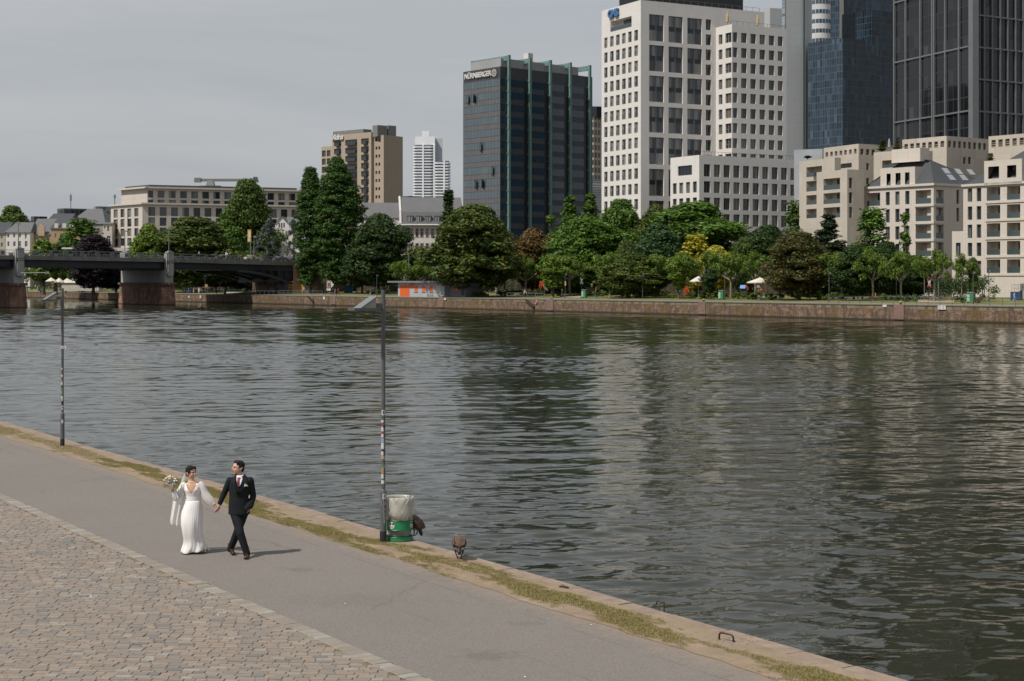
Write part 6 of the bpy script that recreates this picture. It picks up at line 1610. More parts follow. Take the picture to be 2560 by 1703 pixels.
def person(label,loc,rz,top=WHT,legs=BLKc,hair='d',pose='stand',h=1.74,shorts=False,dress=False,bag=False,group=None):
 """rz: 0 faces the camera side of the river (-y)"""
 t=thing('person',label,'person',loc,rz,group);k=h/1.75
 S=lambda*a:Vector(a)*k
 if pose=='sit':hz=0.48
 else:hz=0.92
 dz=hz-0.92
 sh=1.42+dz;lean=-0.12 if pose=='cycle' else 0.0
 if pose=='cycle':dz=0.12;sh=1.42+dz-0.12;hz=1.02;lean=-0.42
 hips=[S(-0.09,0,hz),S(0.09,0,hz)]
 if pose=='walk':kn=[S(-0.09,-0.20,0.50),S(0.09,0.10,0.50)];an=[S(-0.09,-0.30,0.08),S(0.09,0.42,0.12)]
 elif pose=='sit':kn=[S(-0.11,-0.44,0.50),S(0.11,-0.44,0.50)];an=[S(-0.12,-0.44,0.08),S(0.12,-0.50,0.08)]
 elif pose=='cycle':kn=[S(-0.09,-0.30,0.72),S(0.09,-0.15,0.60)];an=[S(-0.09,-0.12,0.35),S(0.09,0.0,0.16)]
 else:kn=[S(-0.10,-0.02,0.50),S(0.10,-0.02,0.50)];an=[S(-0.10,0.02,0.08),S(0.11,0.0,0.08)]
 shd=[S(-0.17,lean,sh),S(0.17,lean,sh)]
 if pose=='cycle':el=[S(-0.22,lean-0.25,sh-0.2),S(0.22,lean-0.25,sh-0.2)];wr=[S(-0.2,lean-0.42,sh-0.3),S(0.2,lean-0.42,sh-0.3)]
 elif pose=='sit':el=[S(-0.24,-0.05,sh-0.26),S(0.24,-0.05,sh-0.26)];wr=[S(-0.12,-0.28,sh-0.35),S(0.12,-0.28,sh-0.35)]
 elif pose=='walk':el=[S(-0.23,0.08,sh-0.28),S(0.23,-0.08,sh-0.28)];wr=[S(-0.22,-0.05,sh-0.52),S(0.22,-0.22,sh-0.48)]
 else:el=[S(-0.24,0.02,sh-0.28),S(0.24,0.0,sh-0.28)];wr=[S(-0.22,-0.04,sh-0.54),S(0.20,-0.12,sh-0.50)]
 hd=S(0,lean-0.04,sh+0.22)
 def flesh(mb,g,part):
  if part in('all',):
   mb.ball(hd,(0.082*k,0.098*k,0.118*k));mb.capsule(S(0,lean,sh-0.02),hd,0.055*k,0.05*k,8);mb.ball(hd+S(0,-0.098,-0.02),0.018*k,6,4)
  if part in('all','top'):
   mb.capsule(S(0,0,hz+0.02),S(0,lean,sh-0.07),0.125*k+g,0.145*k+g,12,flat=0.72,updir=(0,1,0))
   for i in(0,1):
    mb.capsule(S(0,lean,sh-0.03),shd[i],0.07*k+g,0.06*k+g,8);mb.capsule(shd[i],el[i],0.052*k+g,0.042*k+g,8)
    if part=='all' or not shorts:mb.capsule(el[i],wr[i],0.040*k+g,0.028*k+g,8)
    if part=='all':mb.capsule(wr[i],wr[i]+(wr[i]-el[i]).normalized()*0.10*k,0.03*k,0.025*k,6)
  if part in('all','legs'):
   mb.capsule(hips[0],hips[1],0.105*k+g,0.105*k+g,8)
   for i in(0,1):
    mb.capsule(hips[i],kn[i],0.085*k+g,0.058*k+g,8)
    if part=='all' or not shorts:mb.capsule(kn[i],an[i],0.055*k+g,0.042*k+g,8)
    if part=='all':mb.capsule(an[i],an[i]+S(0,-0.14,-0.035),0.04*k,0.032*k,6)
 mb=MB();flesh(mb,0,'all');mb.build('body',SKIN,t,remesh=0.03)
 mb=MB();flesh(mb,0.016,'top');mb.build('shirt',cloth(top),t,remesh=0.03)
 if dress:
  mb=MB();mb.lathe([(0.13*k,hz+0.1),(0.19*k,hz-0.1),(0.24*k,0.30*k),(0.22*k,0.28*k)],12,(0,0,0),sy=0.8);mb.build('skirt',cloth(legs),t)
 else:
  mb=MB();flesh(mb,0.016,'legs');mb.build('trousers',cloth(legs),t,remesh=0.03)
 mb=MB();mb.ball(hd+S(0,0.022,0.03),(0.092*k,0.100*k,0.108*k));mb.build('hair',HAIRS[hair],t)
 if bag:mb=MB();mb.box(S(0,0.22+lean,sh-0.22),S(0.30,0.18,0.42));mb.build('backpack',cloth((0.06,0.06,0.05)),t,bevel=0.04)
 return t
fp='people on the far promenade'
PL=[(88.5,722,WHT,GRYc,'d','stand',0,'person in white top standing near the left green bin under the bridge',{}),(122,728,GRYc,BLKc,'d','walk',60,'person in grey top, left of the trio seen under the bridge',{}),(127.5,728,NAVY,BLKc,'g','walk',60,'person in navy top, middle of the trio seen under the bridge',{}),(134,728,BLKc,BLKc,'d','walk',60,'person in black, right of the trio seen under the bridge',{}),(160,727,(0.25,0.32,0.05),BLKc,'d','walk',90,'person in yellow green shirt seen under the bridge',{}),(187,731,WHT,BLKc,'d','walk',20,'runner in white shirt and dark shorts seen under the bridge',dict(shorts=True)),(230,730,(0.40,0.22,0.18),WHT,'d','stand',0,'person in reddish top and white trousers by the dark beech lamp',{}),(463.8,732,WHT,BLKc,'d','stand',180,'person in white shirt and dark trousers, leftmost of the wedding party by the pier',{}),(471,735,BLUEc,BLUEc,'r','stand',150,'woman in long blue dress in the wedding party',dict(dress=True)),(478.6,733,NAVY,NAVY,'d','stand',180,'person in dark navy suit in the middle of the wedding party',{}),(484.5,733,BEIGE,BEIGE,'b','stand',200,'woman in beige dress right of the navy suit',dict(dress=True)),(489,733,GRYc,BLKc,'d','stand',170,'person in grey top and black trousers in the wedding party',{}),(493.5,733,BLKc,BLKc,'d','stand',150,'person in black beside the rightmost woman of the wedding party',{}),(497.5,734,(0.55,0.45,0.36),(0.55,0.45,0.36),'d','stand',0,'woman in long pale dress, rightmost of the wedding party',dict(dress=True)),(541,736,BEIGE,BLKc,'d','walk',20,'walker in beige top and dark trousers left of the green bin',{}),(832,739,BLKc,BLKc,'d','walk',100,'dark dressed person right of the arrow sign',{}),(837.5,740,GRYc,JEAN,'d','walk',100,'person in grey top and jeans right of the arrow sign',{}),(845,739,REDc,BLKc,'d','walk',100,'person in red shirt right of the arrow sign',{}),(1312.6,744.5,BEIGE,BLKc,'r','walk',20,'woman in beige cardigan, white top and dark trousers at the gap in the grey railing',{}),(1240,729,WHT,GRYc,'d','stand',0,'person in white behind the lamp left of the cyclist',{}),(1276.5,730,WHT,GRYc,'d','stand',0,'person in white walking on the lawn behind the cyclist',{}),(1405.6,745,(0.015,0.03,0.04),NAVY,'r','walk',-60,'man in dark jacket over white shirt walking past the banner lamp',{}),(1489.6,746,BLKc,JEAN,'b','walk',160,'blond woman with black top, jeans and rucksack right of the green double bin',dict(bag=True)),(2536,759.5,(0.5,0.5,0.52),(0.33,0.35,0.40),'d','walk',70,'man in white T-shirt and grey trousers walking at the right edge',dict(h=1.78)),(2145,737,NAVY,BLKc,'d','stand',180,'dark dressed person standing inside the yellow swing frame',{}),(2156,737,(0.03,0.04,0.08),(0.25,0.25,0.27),'d','stand',180,'person in dark top beside the pushchair at the yellow swing',{}),]
for px,py,tc_,lc_,hr,ps,rz,lb,kw in PL:person(lb,base_at(px,py),R(rz),tc_,lc_,hr,ps,group=fp,**kw)
for px,D_,tc_,lc_,ps,rz,lb in((497.7,376,WHT,BLKc,'walk',90,'man in white shirt walking on the bridge, left one'),(566,384,WHT,GRYc,'walk',20,'man in white shirt on the bridge in front of the dark car'),(713.7,402,GRYc,BLKc,'stand',0,'person in grey on the bridge between two dark cars'),(733.5,404,BLKc,BLKc,'stand',0,'person in black on the bridge at the abutment'),(741.5,405,(0.5,0.38,0.30),BEIGE,'stand',0,'person in beige on the bridge at the abutment')):
 t_=(px-47)/(745-47.0);z=11.1 if px<600 else 10.75
 person(lb,PG(px,D_,z),R(rz),tc_,lc_,'d',ps,group='people on the bridge')
WOODG=M('weathered_bench_wood',(0.30,0.28,0.25),(0.23,0.21,0.19),scale=2,stretch=(1,6,6))
def bench_mesh():
 t=thing('park_bench','x','bench',(0,0,0),0,'grey park benches')
 mb=MB()
 for y in(-0.20,-0.06,0.08):mb.box((0,y,0.45),(2.0,0.12,0.04))
 mb.build('seat',WOODG,t);mb=MB()
 for z in(0.60,0.74,0.86):mb.box((0,0.22+(z-.6)*.25,z),(2.0,0.04,0.11))
 mb.build('backrest',WOODG,t)
 for x in(-0.75,0.75):
  mb=MB();mb.box((x,0.0,0.22),(0.08,0.42,0.05));mb.box((x,-0.17,0.22),(0.08,0.07,0.44));mb.box((x,0.17,0.42),(0.08,0.07,0.86));mb.build('leg',FR_D,t)
 return t
bn=bench_mesh();bang=math.atan2(FU.y,FU.x)+math.pi
benches=[(1563,745,'left of the small bin under the reddish tree'),(1600,745,'with the seated couple behind a lamp'),(1890,749,'with the person in white sitting on it'),(1939.5,749,'right of the small bin on the lawn, empty'),(1902,731,'behind the hedge below the large parasol, left one'),(1927,731,'behind the hedge below the large parasol, right one'),(249,727,'under the bridge, left of the pair'),(260.5,727,'under the bridge, right of the pair'),(146,726,'under the bridge beside the person in yellow green')]
for i,(px,py,lb)in enumerate(benches):
 o=bn if i==0 else dup(bn);o.location=base_at(px,py);o.rotation_euler=(0,0,bang+R(10));o['label']='grey wooden park bench '+lb
sp0=base_at(1603.5,745);person('grey haired man in grey jacket sitting on the bench behind the lamp',base_at(1611,744.6),R(-20),(0.42,0.44,0.48),BLKc,'g','sit',group=fp)
person('person in pale red top sitting beside the grey haired man',base_at(1604,744.8),R(-20),(0.50,0.22,0.17),BLKc,'d','sit',group=fp)
person('person in white sitting sideways on the bench under the large parasol',base_at(1888,748.6),R(-40),WHT,(0.55,0.50,0.45),'d','sit',group=fp)
person('person in dark clothes sitting on the lawn left of the kiosk',PG(926,372,2.3),R(0),NAVY,GRYc,'d','sit',group=fp)
GRB=M('green_bin_paint',(0.035,0.19,0.075),(0.03,0.15,0.06),scale=2,rough=0.5);PLG=M('pale_green_panel',(0.30,0.50,0.36),scale=2,rough=0.5)
def dbin(label,loc,single=False):
 t=thing('waste_bin',label,'bin',loc,bang+R(12),'green waste bins of the far bank');w_=0.55 if single else 1.05
 mb=MB();mb.box((0,0,0.78),(w_,0.6,1.25),top=0.98);mb.build('body',GRB,t,bevel=0.03)
 mb=MB();mb.box((0,0,1.5),(w_*0.9,0.5,0.10));mb.box((0,0,1.62),(w_*1.02,0.66,0.08));mb.build('lid',PANL,t,bevel=0.02)
 mb=MB();mb.box((-w_*0.24 if not single else 0,-0.32,0.75),(w_*0.42,0.03,1.1));mb.build('panel',PLG,t)
 for x in(-w_*.4,w_*.4):mb=MB();mb.box((x,0,0.08),(0.08,0.5,0.16));mb.build('foot',FR_D,t)
for px,py,lb,sg_ in((96,727,'green bin under the bridge, left one',True),(299,731,'pale green bin beside the right bridge pier',True),(562,735,'pale green bin with white dome lid under the bridge',True),(1461,745,'green double bin with pale left panel, left of the blond woman',False),(1804,749,'green double bin beside the middle lamp',False),(2427,758,'sticker covered green bin beside the right lamp',False)):
 dbin(lb,base_at(px,py),sg_)
for px,py,lb in((1581.5,743,'small pale green litter bin between the left benches'),(1912.5,749,'small pale green litter bin between the right benches')):
 t=thing('litter_bin',lb,'bin',base_at(px,py),bang);mb=MB();mb.box((0,0,0.62),(0.42,0.35,0.62));mb.build('body',PLG,t,bevel=0.03)
 mb=MB();mb.box((0,0,0.18),(0.08,0.08,0.36));mb.build('post',FR_D,t);mb=MB();mb.box((0,0,0.97),(0.5,0.4,0.05));mb.build('lid',GRB,t)
YEL=M('yellow_bollard_paint',(0.60,0.42,0.02),scale=3,rough=0.5)
bl=thing('mooring_bollard','x','bollard',(0,0,0),0,'yellow topped mooring bollards')
mb=MB();mb.lathe([(0.22,0),(0.14,0.10),(0.13,0.24),(0.18,0.28)],12);mb.build('shaft',LBLK,bl);mb=MB();mb.lathe([(0.18,0.28),(0.25,0.34),(0.22,0.44),(0.02,0.46)],12);mb.build('cap',YEL,bl)
for i,(px,lb)in enumerate(((1107.5,'at the kiosk end'),(1379.5,'below the young bright tree'),(1759.5,'in front of the middle hedge'),(2252,'at the pale red pier below the silver swing'))):
 o=bl if i==0 else dup(bl);o.location=put(px,0.35);o['label']='black mooring bollard with yellow cap '+lb
def rail(label,px0,px1,v,step,h=1.1,r_=0.035,mids=(0.55,),mat=None,name='quay_railing',pan=False):
 a,b_=far_u(px0,v),far_u(px1,v);o0=far(a,v,QZ(a));t=thing(name,label,'railing',o0);n=max(1,int(abs(a-b_)/step));zadd=max(0,v-8.5)*0.019
 for k in range(n+1):
  u=a+(b_-a)*k/n;mb=MB();p=far(u,v,QZ(u)+zadd)-o0;mb.tube([p,p+Vector((0,0,h))],r_,6);mb.build('post',mat or GREYP,t)
 for z in(h,)+tuple(mids):
  mb=MB();mb.tube([far(a,v,QZ(a)+z+zadd)-o0,far(b_,v,QZ(b_)+z+zadd)-o0],r_,6);mb.build('rail',mat or GREYP,t)
BLR=M('dark_blue_grey_rail',(0.075,0.090,0.115),scale=2,rough=0.5)
rail('long dark blue grey railing along the quay edge at the right',2070,2640,0.25,2.0,1.1,0.035,(0.6,),BLR)
rail('short grey railing left of the stair gap',1268,1308,0.4,1.9);rail('short grey railing right of the stair gap',1317,1361,0.4,1.9)
rail('grey railing above the quay stair beside the graffiti plinth',697,806,0.4,2.2)
GRR=M('green_fence_paint',(0.045,0.10,0.085),scale=2,rough=0.6)
rail('green park railing under the left bridge span',60,300,14,3.0,1.0,0.03,(0.5,),GRR,'park_railing');rail('green park railing under the right bridge span',435,628,14,3.0,1.0,0.03,(0.5,),GRR,'park_railing')
rail('thin quay edge railing under the right bridge span',505,695,0.4,2.2,1.0,0.03,())
kp=far_px(995,6.0);t=thing('riverside_kiosk','low grey flat roofed kiosk with orange shutters and garage door','building',kp)
kd=(-FU).normalized();KX=lambda px:(lambda k_:((k_*kp.y-kp.x)/(kd.x-k_*kd.y)))((px-CX)/F);kang=math.atan2(kd.y,kd.x)
sc=11.6;KW=M('grey_painted_wall',(0.36,0.37,0.385),(0.32,0.33,0.345),scale=0.8,rough=0.8);ORG=M('orange_shutter',(0.62,0.115,0.020),(0.56,0.10,0.018),scale=1,rough=0.5,stretch=(1,1,8))
def kz(py):return EYE-(py-YH)*(kp.y-0.0)/F-kp.z
def kb(nm,px0,px1,y0,y1,d0,d1,mat,parent=t,x0=None,x1=None):
 mb=MB();a=KX(px0)if x0 is None else x0;b_=KX(px1)if x1 is None else x1
 dd=kd.y*(a+b_)/2;z=lambda y:EYE-(y-YH)*(kp.y+dd)/F-kp.z
 mb.box2((a,d0,max(0,z(y1))),(b_,d1,z(y0)));o=mb.build(nm,mat,parent);
 if parent is t:o.rotation_euler=(0,0,kang)
 return o
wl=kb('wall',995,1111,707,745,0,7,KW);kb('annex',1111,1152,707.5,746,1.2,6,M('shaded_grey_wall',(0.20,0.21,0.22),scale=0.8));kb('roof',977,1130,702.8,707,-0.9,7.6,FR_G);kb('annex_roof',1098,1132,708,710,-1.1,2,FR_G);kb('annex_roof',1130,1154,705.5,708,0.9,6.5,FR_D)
kb('garage_door',1000,1024,713.8,744,-0.03,0.05,ORG);kb('sign',1025,1035,708.3,720,-0.10,0.0,ORG)
for a_ in(1036.5,1055.3,1074.2):kb('shutter',a_,a_+8.3,714.2,728.8,-0.03,0.05,ORG);kb('sill',a_-0.8,a_+9.3,730,731,-0.12,0.0,FR_G)
kb('shutter',1125,1138,714.2,728.8,1.1,1.25,ORG);kb('door',1093,1102,714.8,739,-0.03,0.02,M('light_grey_door',(0.42,0.43,0.43),scale=1));kb('nameplate',1086.3,1090.6,716.5,718.8,-0.04,0,ORG);kb('grille',1142,1149,712,738,1.1,1.25,FR_D)
text_mesh('BOOTE',0.42,M('orange_lettering',(0.75,0.35,0.10),scale=1),'lettering',t,Vector((KX(1026)*kd.x,KX(1026)*kd.y-0.13,kz(713))),(R(90),0,kang),0.01,space=0.75,bold=0.0).scale=(0.55,1,1)
p=base_at(1068,742);t2=thing('bollard_post','short dark blue post in front of the kiosk windows','bollard',p);mb=MB();mb.tube([(0,0,0),(0,0,0.95)],0.11,8);mb.tube([(0,0,0.95),(0,0,1.0)],0.08,8);mb.build('post',BLR,t2)
def board(name,label,px,py,w_,y0,y1,face,mat,legs=True,rz=0.0):
 p=base_at(px,py);s_=1/spx(p);t=thing(name,label,'sign',p,rz);z0,z1=(py-y1)*s_,(py-y0)*s_
 mb=MB();mb.box((0,0,(z0+z1)/2),(w_*s_,0.08,z1-z0));pn=mb.build('panel',mat,t,bevel=0.02)
 if face is not None:mb=MB();mb.box((0,-0.05,(z0+z1)/2),(w_*s_*0.78,0.02,(z1-z0)*0.72));mb.build('poster',face,pn)
 for x in((-w_*s_*.45,w_*s_*.45)if legs else(0,)):mb=MB();mb.tube([(x,0.05,0),(x,0.05,z1)],0.04,6);mb.build('post',GREYP,t)
 return t,pn,s_,z0,z1
board('notice_board','grey framed notice board at the right end of the kiosk bushes',1217.5,742,9,718,730,M('poster_print',(0.45,0.47,0.48),(0.05,0.05,0.05),scale=4),PANL)
board('notice_board','notice board with orange and yellow poster under the bridge',516,735,7,711,719,M('yellow_poster',(0.55,0.36,0.05),(0.48,0.28,0.03),scale=2),PANL)
board('playground_sign','small yellow green sign on a post right of the crossed sign',1479.5,731,5,700,709,M('pale_blue_print',(0.50,0.62,0.66),scale=2),M('yellow_green_sign',(0.50,0.58,0.08),scale=2),False)
board('playground_sign','small yellow and blue sign at the timber play stair',1280.5,733,3.6,702,709,M('pale_blue_print',(0.50,0.62,0.66),scale=2),M('yellow_green_sign',(0.50,0.58,0.08),scale=2),False)
board('small_sign','small white square sign near the playground sand',2339,738,6,731,737,None,FR_W,False)
p=base_at(822,739);s_=1/spx(p);t=thing('river_sign','large white arrow shaped river sign with brown square and crossed letter','sign',p)
X=lambda px:(px-822)*s_;Z=lambda py:(739-py)*s_
mb=MB();mb.prism([(X(816.5),Z(727)),(X(826.8),Z(727)),(X(826.8),Z(721.5)),(X(834.8),Z(712)),(X(826.8),Z(701.6)),(X(816.5),Z(701.6))],0,0.1,M_=Matrix.Rotation(R(90),4,'X'));pn=mb.build('panel',FR_W,t)
mb=MB();mb.box2((X(816.7),-0.14,Z(720.5)),(X(826.4),-0.1,Z(702)));mb.build('brown_square',M('signal_brown_red',(0.42,0.13,0.05),scale=1),pn);mb=MB();mb.box2((X(818.7),-0.18,Z(718.5)),(X(824.6),-0.14,Z(704.2)));mb.build('white_field',FR_W,pn)
text_mesh('R',1.35,LBLK,'letter',t,(X(819.0),-0.19,Z(717.6)),(R(90),0,0),0.01,bold=0.03)
mb=MB();mb.tube([(X(823),0.05,0),(X(823),0.05,Z(702))],0.07,6);mb.build('post',GREYP,t)
REDP=M('signal_red',(0.60,0.055,0.02),scale=1,rough=0.5)
for px,y0,y1,py,back,lb in((2323,693,716,747,False,'red tipped white cross sign on a pole in the playground'),(1454,694,711,741,True,'grey back of a cross shaped sign on a pole left of the yellow green sign')):
 p=base_at(px,py);s_=1/spx(p);t=thing('cross_sign',lb,'sign',p);zc=(py-(y0+y1)/2)*s_;L=(y1-y0)*s_*1.03
 for sg_ in(-1,1):
  mt=Matrix.Rotation(sg_*R(22),3,'Y');mb=MB();mb.box(Vector((0,-0.05-0.03*sg_,zc)),(0.24,0.04,L),rot=mt);cr=mb.build('cross_arm',PANL if back else FR_W,t)
  if not back:
   for e in(-1,1):mb=MB();mb.box(Vector((0,-0.09-0.03*sg_,zc))+mt@Vector((0,0,e*L*0.41)),(0.25,0.05,L*0.2),rot=mt);mb.build('red_tip',REDP,cr)
 mb=MB();mb.tube([(0,0.04,0),(0,0.04,zc+L*.3)],0.055,6);mb.build('post',GREYP,t)
p=base_at(541,736.5);t=thing('signpost','thin signpost with small pale arms and round plate under the bridge','sign',p+FV*1.0);mb=MB();mb.tube([(0,0,0),(0,0,3.3)],0.05,6);mb.build('post',GREYP,t)
mb=MB();mb.box((-0.45,0,3.1),(0.8,0.05,0.14));mb.build('arm',PANL,t);mb=MB();mb.box((0.45,0,3.15),(0.8,0.05,0.14));mb.build('arm',PANL,t);mb=MB();mb.ball((0,-0.06,2.55),(0.22,0.04,0.26),12,8);mb.build('round_plate',PANL,t)
def wplate(name,label,px0,px1,y0,y1,mat,txt=None):
 a,b_=wall_x(px0),wall_x(px1);c=far(b_,-0.16,0);D_=c.y;z0,z1=EYE-(y1-YH)*D_/F,EYE-(y0-YH)*D_/F;w_=abs(a-b_);m_=far((a+b_)/2,-0.12,(z0+z1)/2)
 t=thing(name,label,'sign',m_,bang);mb=MB();mb.box((0,0,0),(w_,0.06,z1-z0));mb.build('plate',mat,t,bevel=0.01)
 if txt:
  for i,tx in enumerate(txt):text_mesh(tx,(z1-z0)*0.34,LBLK,'lettering',t,(-w_*0.38+(i%2)*w_*0.46,-0.04,(z1-z0)*(0.12 if i<2 else-0.28)),(R(90),0,0),0.003)
wplate('wall_plate','white board with two columns of black letters on the quay wall',2346,2366,764,774.5,FR_W,['UF 1','UF 2','AW','MB'])
wplate('wall_plate','small white plate with orange edge on the quay wall left of the pale pier',2208,2218,762,768,FR_W);wplate('wall_plate','small white plate on the quay wall below the kiosk',1111,1116.5,746,750,FR_W);wplate('wall_plate','white upright plate on the quay wall below the arrow sign',809,813.5,742,749,FR_W)
wplate('wall_plate','white marker on the quay wall under the bridge, left one',472,475,740,745,FR_W);wplate('wall_plate','white marker on the quay wall under the bridge, right one',500.5,504,739,746,FR_W)
a=wall_x(1342);D_=far(a,-0.1,0).y;t=thing('lifebuoy_box','red framed lifebuoy holder on the quay wall beside the stair','lifebuoy',far(a,-0.15,EYE-(754.5-YH)*D_/F),bang)
mb=MB()
for k in range(20):
 a0,a1=2*math.pi*k/20,2*math.pi*(k+1)/20
 mb.tube([(0.30*math.cos(a0),0,0.34*math.sin(a0)),(0.30*math.cos(a1),0,0.34*math.sin(a1))],0.07,6,m=0 if(k//3)%2 else 1)
mb.build('ring',[REDP,FR_W],t);mb=MB();mb.box((0,0.1,0.05),(0.85,0.05,1.0));mb.build('backboard',M('dull_red_board',(0.22,0.05,0.05),scale=2),t)
p=base_at(1258,742.5);t=thing('bicycle','dark thin bicycle ridden along the promenade by a man in white','bicycle',p,R(0))
for x in(-0.52,0.52):
 mb=MB()
 for k in range(18):
  a0,a1=2*math.pi*k/18,2*math.pi*(k+1)/18;mb.tube([(x+0.33*math.cos(a0),0,0.34+0.33*math.sin(a0)),(x+0.33*math.cos(a1),0,0.34+0.33*math.sin(a1))],0.022,5)
 for k in range(6):a0=math.pi*k/6;mb.tube([(x+0.32*math.cos(a0),0,0.34+0.32*math.sin(a0)),(x-0.32*math.cos(a0),0,0.34-0.32*math.sin(a0))],0.006,4)
 mb.build('wheel',LBLK,t)
mb=MB()
for a_,b_ in(((-0.52,.34),(-0.15,.9)),((-0.52,.34),(0.0,.30)),((0,.30),(-0.15,.9)),((0,.30),(0.38,.85)),((-0.13,.82),(0.38,.85)),((0.38,.92),(0.52,.34)),((0.38,.95),(0.5,1.0))):mb.tube([(a_[0],0,a_[1]),(b_[0],0,b_[1])],0.02,6)
mb.build('frame',FR_D,t);mb=MB();mb.box((-0.17,0,0.95),(0.24,0.12,0.05));mb.build('saddle',LBLK,t)
person('cyclist in white shirt and dark shorts bending over the handlebars',p+Vector((-0.12,-0.0,0.0)),R(90),WHT,BLKc,'d','cycle',shorts=True,group=fp)
def parasol(label,px,D_,wpx,y0,y1,zb=2.6,col=(0.62,0.57,0.48)):
 z=lambda y:EYE-(y-YH)*D_/F-zb;w_=wpx*D_/F/2;t=thing('parasol',label,'parasol',PG(px,D_,zb),R(20),'large cream parasols')
 mb=MB();mb.lathe([(0.05,z(y0)),(w_*0.5,z(y0)-(z(y0)-z(y1))*0.48),(w_,z(y1)),(w_*0.99,z(y1)-0.15)],8);mb.build('canopy',M('cream_canvas',col,scale=1),t)
 mb=MB();mb.tube([(0,0,0),(0,0,z(y0))],0.06,7);mb.build('pole',WOODG,t);mb=MB();mb.lathe([(0.4,0),(0.4,0.12),(0.1,0.2)],10);mb.build('base',FR_G,t)
parasol('cream parasol behind the slim bright tree',1746,288,46,690.5,703);parasol('widest cream parasol behind the right benches',1900.5,272,71,694,706)
parasol('cream parasol seen under the bridge, left one',128,458,28,694,703);parasol('cream parasol seen under the bridge, right one',148,462,26,695,705)
t=thing('marquee','cream marquee tent seen under the bridge between the dark trunks','tent',PG(205,470,2.6));mb=MB();mb.box((0,0,1.2),(11,4,2.4));mb.build('wall',M('cream_canvas',(0.62,0.57,0.48),scale=1),t);mb=MB();mb.add([(-5.8,-2.3,2.4),(5.8,-2.3,2.4),(5.8,2.3,2.4),(-5.8,2.3,2.4),(-3.5,0,4.4),(3.5,0,4.4)],[(0,1,5,4),(2,3,4,5),(1,2,5),(3,0,4)]);mb.build('roof',M('cream_canvas',(0.62,0.57,0.48),scale=1),t)
t=thing('white_canopy','flat white canopy showing above the bridge railing left of the purple beech','canopy',PG(170,425,11.0));mb=MB();mb.box((0,0,3.3),(2.9,2.0,0.45));mb.build('roof',FR_W,t,bevel=0.12)
for x in(-1.2,1.2):mb=MB();mb.box((x,0,1.5),(0.1,0.1,3.2));mb.build('post',FR_G,t)
def at_(px,py):p=base_at(px,py);return p,1/spx(p)
ORP=M('orange_play_paint',(0.62,0.11,0.015),scale=1,rough=0.5)
p,s_=at_(1355,736);t=thing('play_equipment','orange A shaped play frame behind the hedge','play equipment',p)
Zf=lambda y:(736-y)*s_
for a_,b_ in((1347,1352),(1362,1352),(1364,1356.5),(1351,1356.5)):
 mb=MB();mb.tube([((a_-1355)*s_,0,Zf(722)),((b_-1355)*s_,0,Zf(701))],[0.10,0.16],5);mb.build('strut',ORP,t)
mb=MB();mb.box(((1352-1355)*s_,0,Zf(705)),(0.5,0.15,0.9));mb.box(((1357.5-1355)*s_,0,Zf(706)),(0.3,0.15,0.7));mb.build('head',ORP,t);mb=MB();mb.tube([((1357-1355)*s_,0,Zf(710)),((1362-1355)*s_,0,Zf(716)),((1369-1355)*s_,-0.1,Zf(723))],0.16,6);mb.build('slide',PANL,t)
for x in(-.6,.6):mb=MB();mb.tube([(x,0.2,0),(x,0.2,Zf(716))],0.05,6);mb.build('post',FR_G,t)
p,s_=at_(1716,741);t=thing('play_figure','orange humped play figure between slim tree and evergreen','play equipment',p);X=lambda px:(px-1716)*s_;Z=lambda y:(741-y)*s_
mb=MB();mb.prism([(X(1711),Z(738)),(X(1714),Z(738)),(X(1715),Z(733)),(X(1720),Z(733)),(X(1721),Z(738)),(X(1723),Z(738)),(X(1724),Z(729)),(X(1722),Z(722)),(X(1720),Z(714)),(X(1717),Z(713.5)),(X(1715.6),Z(719)),(X(1714.5),Z(713.5)),(X(1711.5),Z(714)),(X(1710.5),Z(724))],0,0.25,M_=Matrix.Rotation(R(90),4,'X'));mb.build('panel',ORP,t);mb=MB();mb.tube([(X(1709),0.1,0),(X(1709),0.1,Z(709))],0.06,6);mb.build('post',WOODG,t)
p,s_=at_(1812,744);p=p+FV*5;t=thing('playhouse','small playhouse with blue roof and orange gable behind the hedge','playhouse',p);X=lambda px:(px-1812)*s_*1.02;Z=lambda y:(742-y)*s_
mb=MB();mb.quad((X(1801),-0.6,Z(719)),(X(1814),-0.6,Z(719)),(X(1817),0.3,Z(710.5)),(X(1804),0.3,Z(710.5)));mb.quad((X(1817),0.3,Z(710.5)),(X(1804),0.3,Z(710.5)),(X(1803),1.2,Z(719)),(X(1816),1.2,Z(719)));mb.build('roof',M('blue_roof_paint',(0.16,0.33,0.62),scale=1),t)
mb=MB();mb.prism([(X(1815),Z(723)),(X(1817),Z(723)),(X(1817),Z(717)),(X(1819),Z(714.5)),(X(1821),Z(718)),(X(1821),Z(723)),(X(1823),Z(723)),(X(1823),Z(717)),(X(1818),Z(710.5)),(X(1815),Z(716))],0,0.2,M_=Matrix.Rotation(R(90),4,'X'));mb.build('gable',ORP,t);mb=MB();mb.box2((X(1803),-0.4,0),(X(1820),0.9,Z(720)));mb.build('wall',FR_D,t)
p,s_=at_(1846,744);p=p+FV*5;t=thing('play_shelter','small table shelter with slanting pale roof right of the playhouse','play equipment',p);X=lambda px:(px-1846)*s_;Z=lambda y:(742-y)*s_
mb=MB();mb.add([(X(1836),-0.5,Z(710)),(X(1849),-0.5,Z(710)),(X(1855),-0.5,Z(717)),(X(1843),-0.5,Z(717)),(X(1836),-0.4,Z(711)),(X(1849),-0.4,Z(711)),(X(1855),-0.4,Z(718)),(X(1843),-0.4,Z(718))],[(0,1,2,3),(7,6,5,4),(2,6,7,3),(0,3,7,4),(1,5,6,2)]);mb.build('roof',M('pale_pink_boards',(0.46,0.36,0.31),scale=1),t)
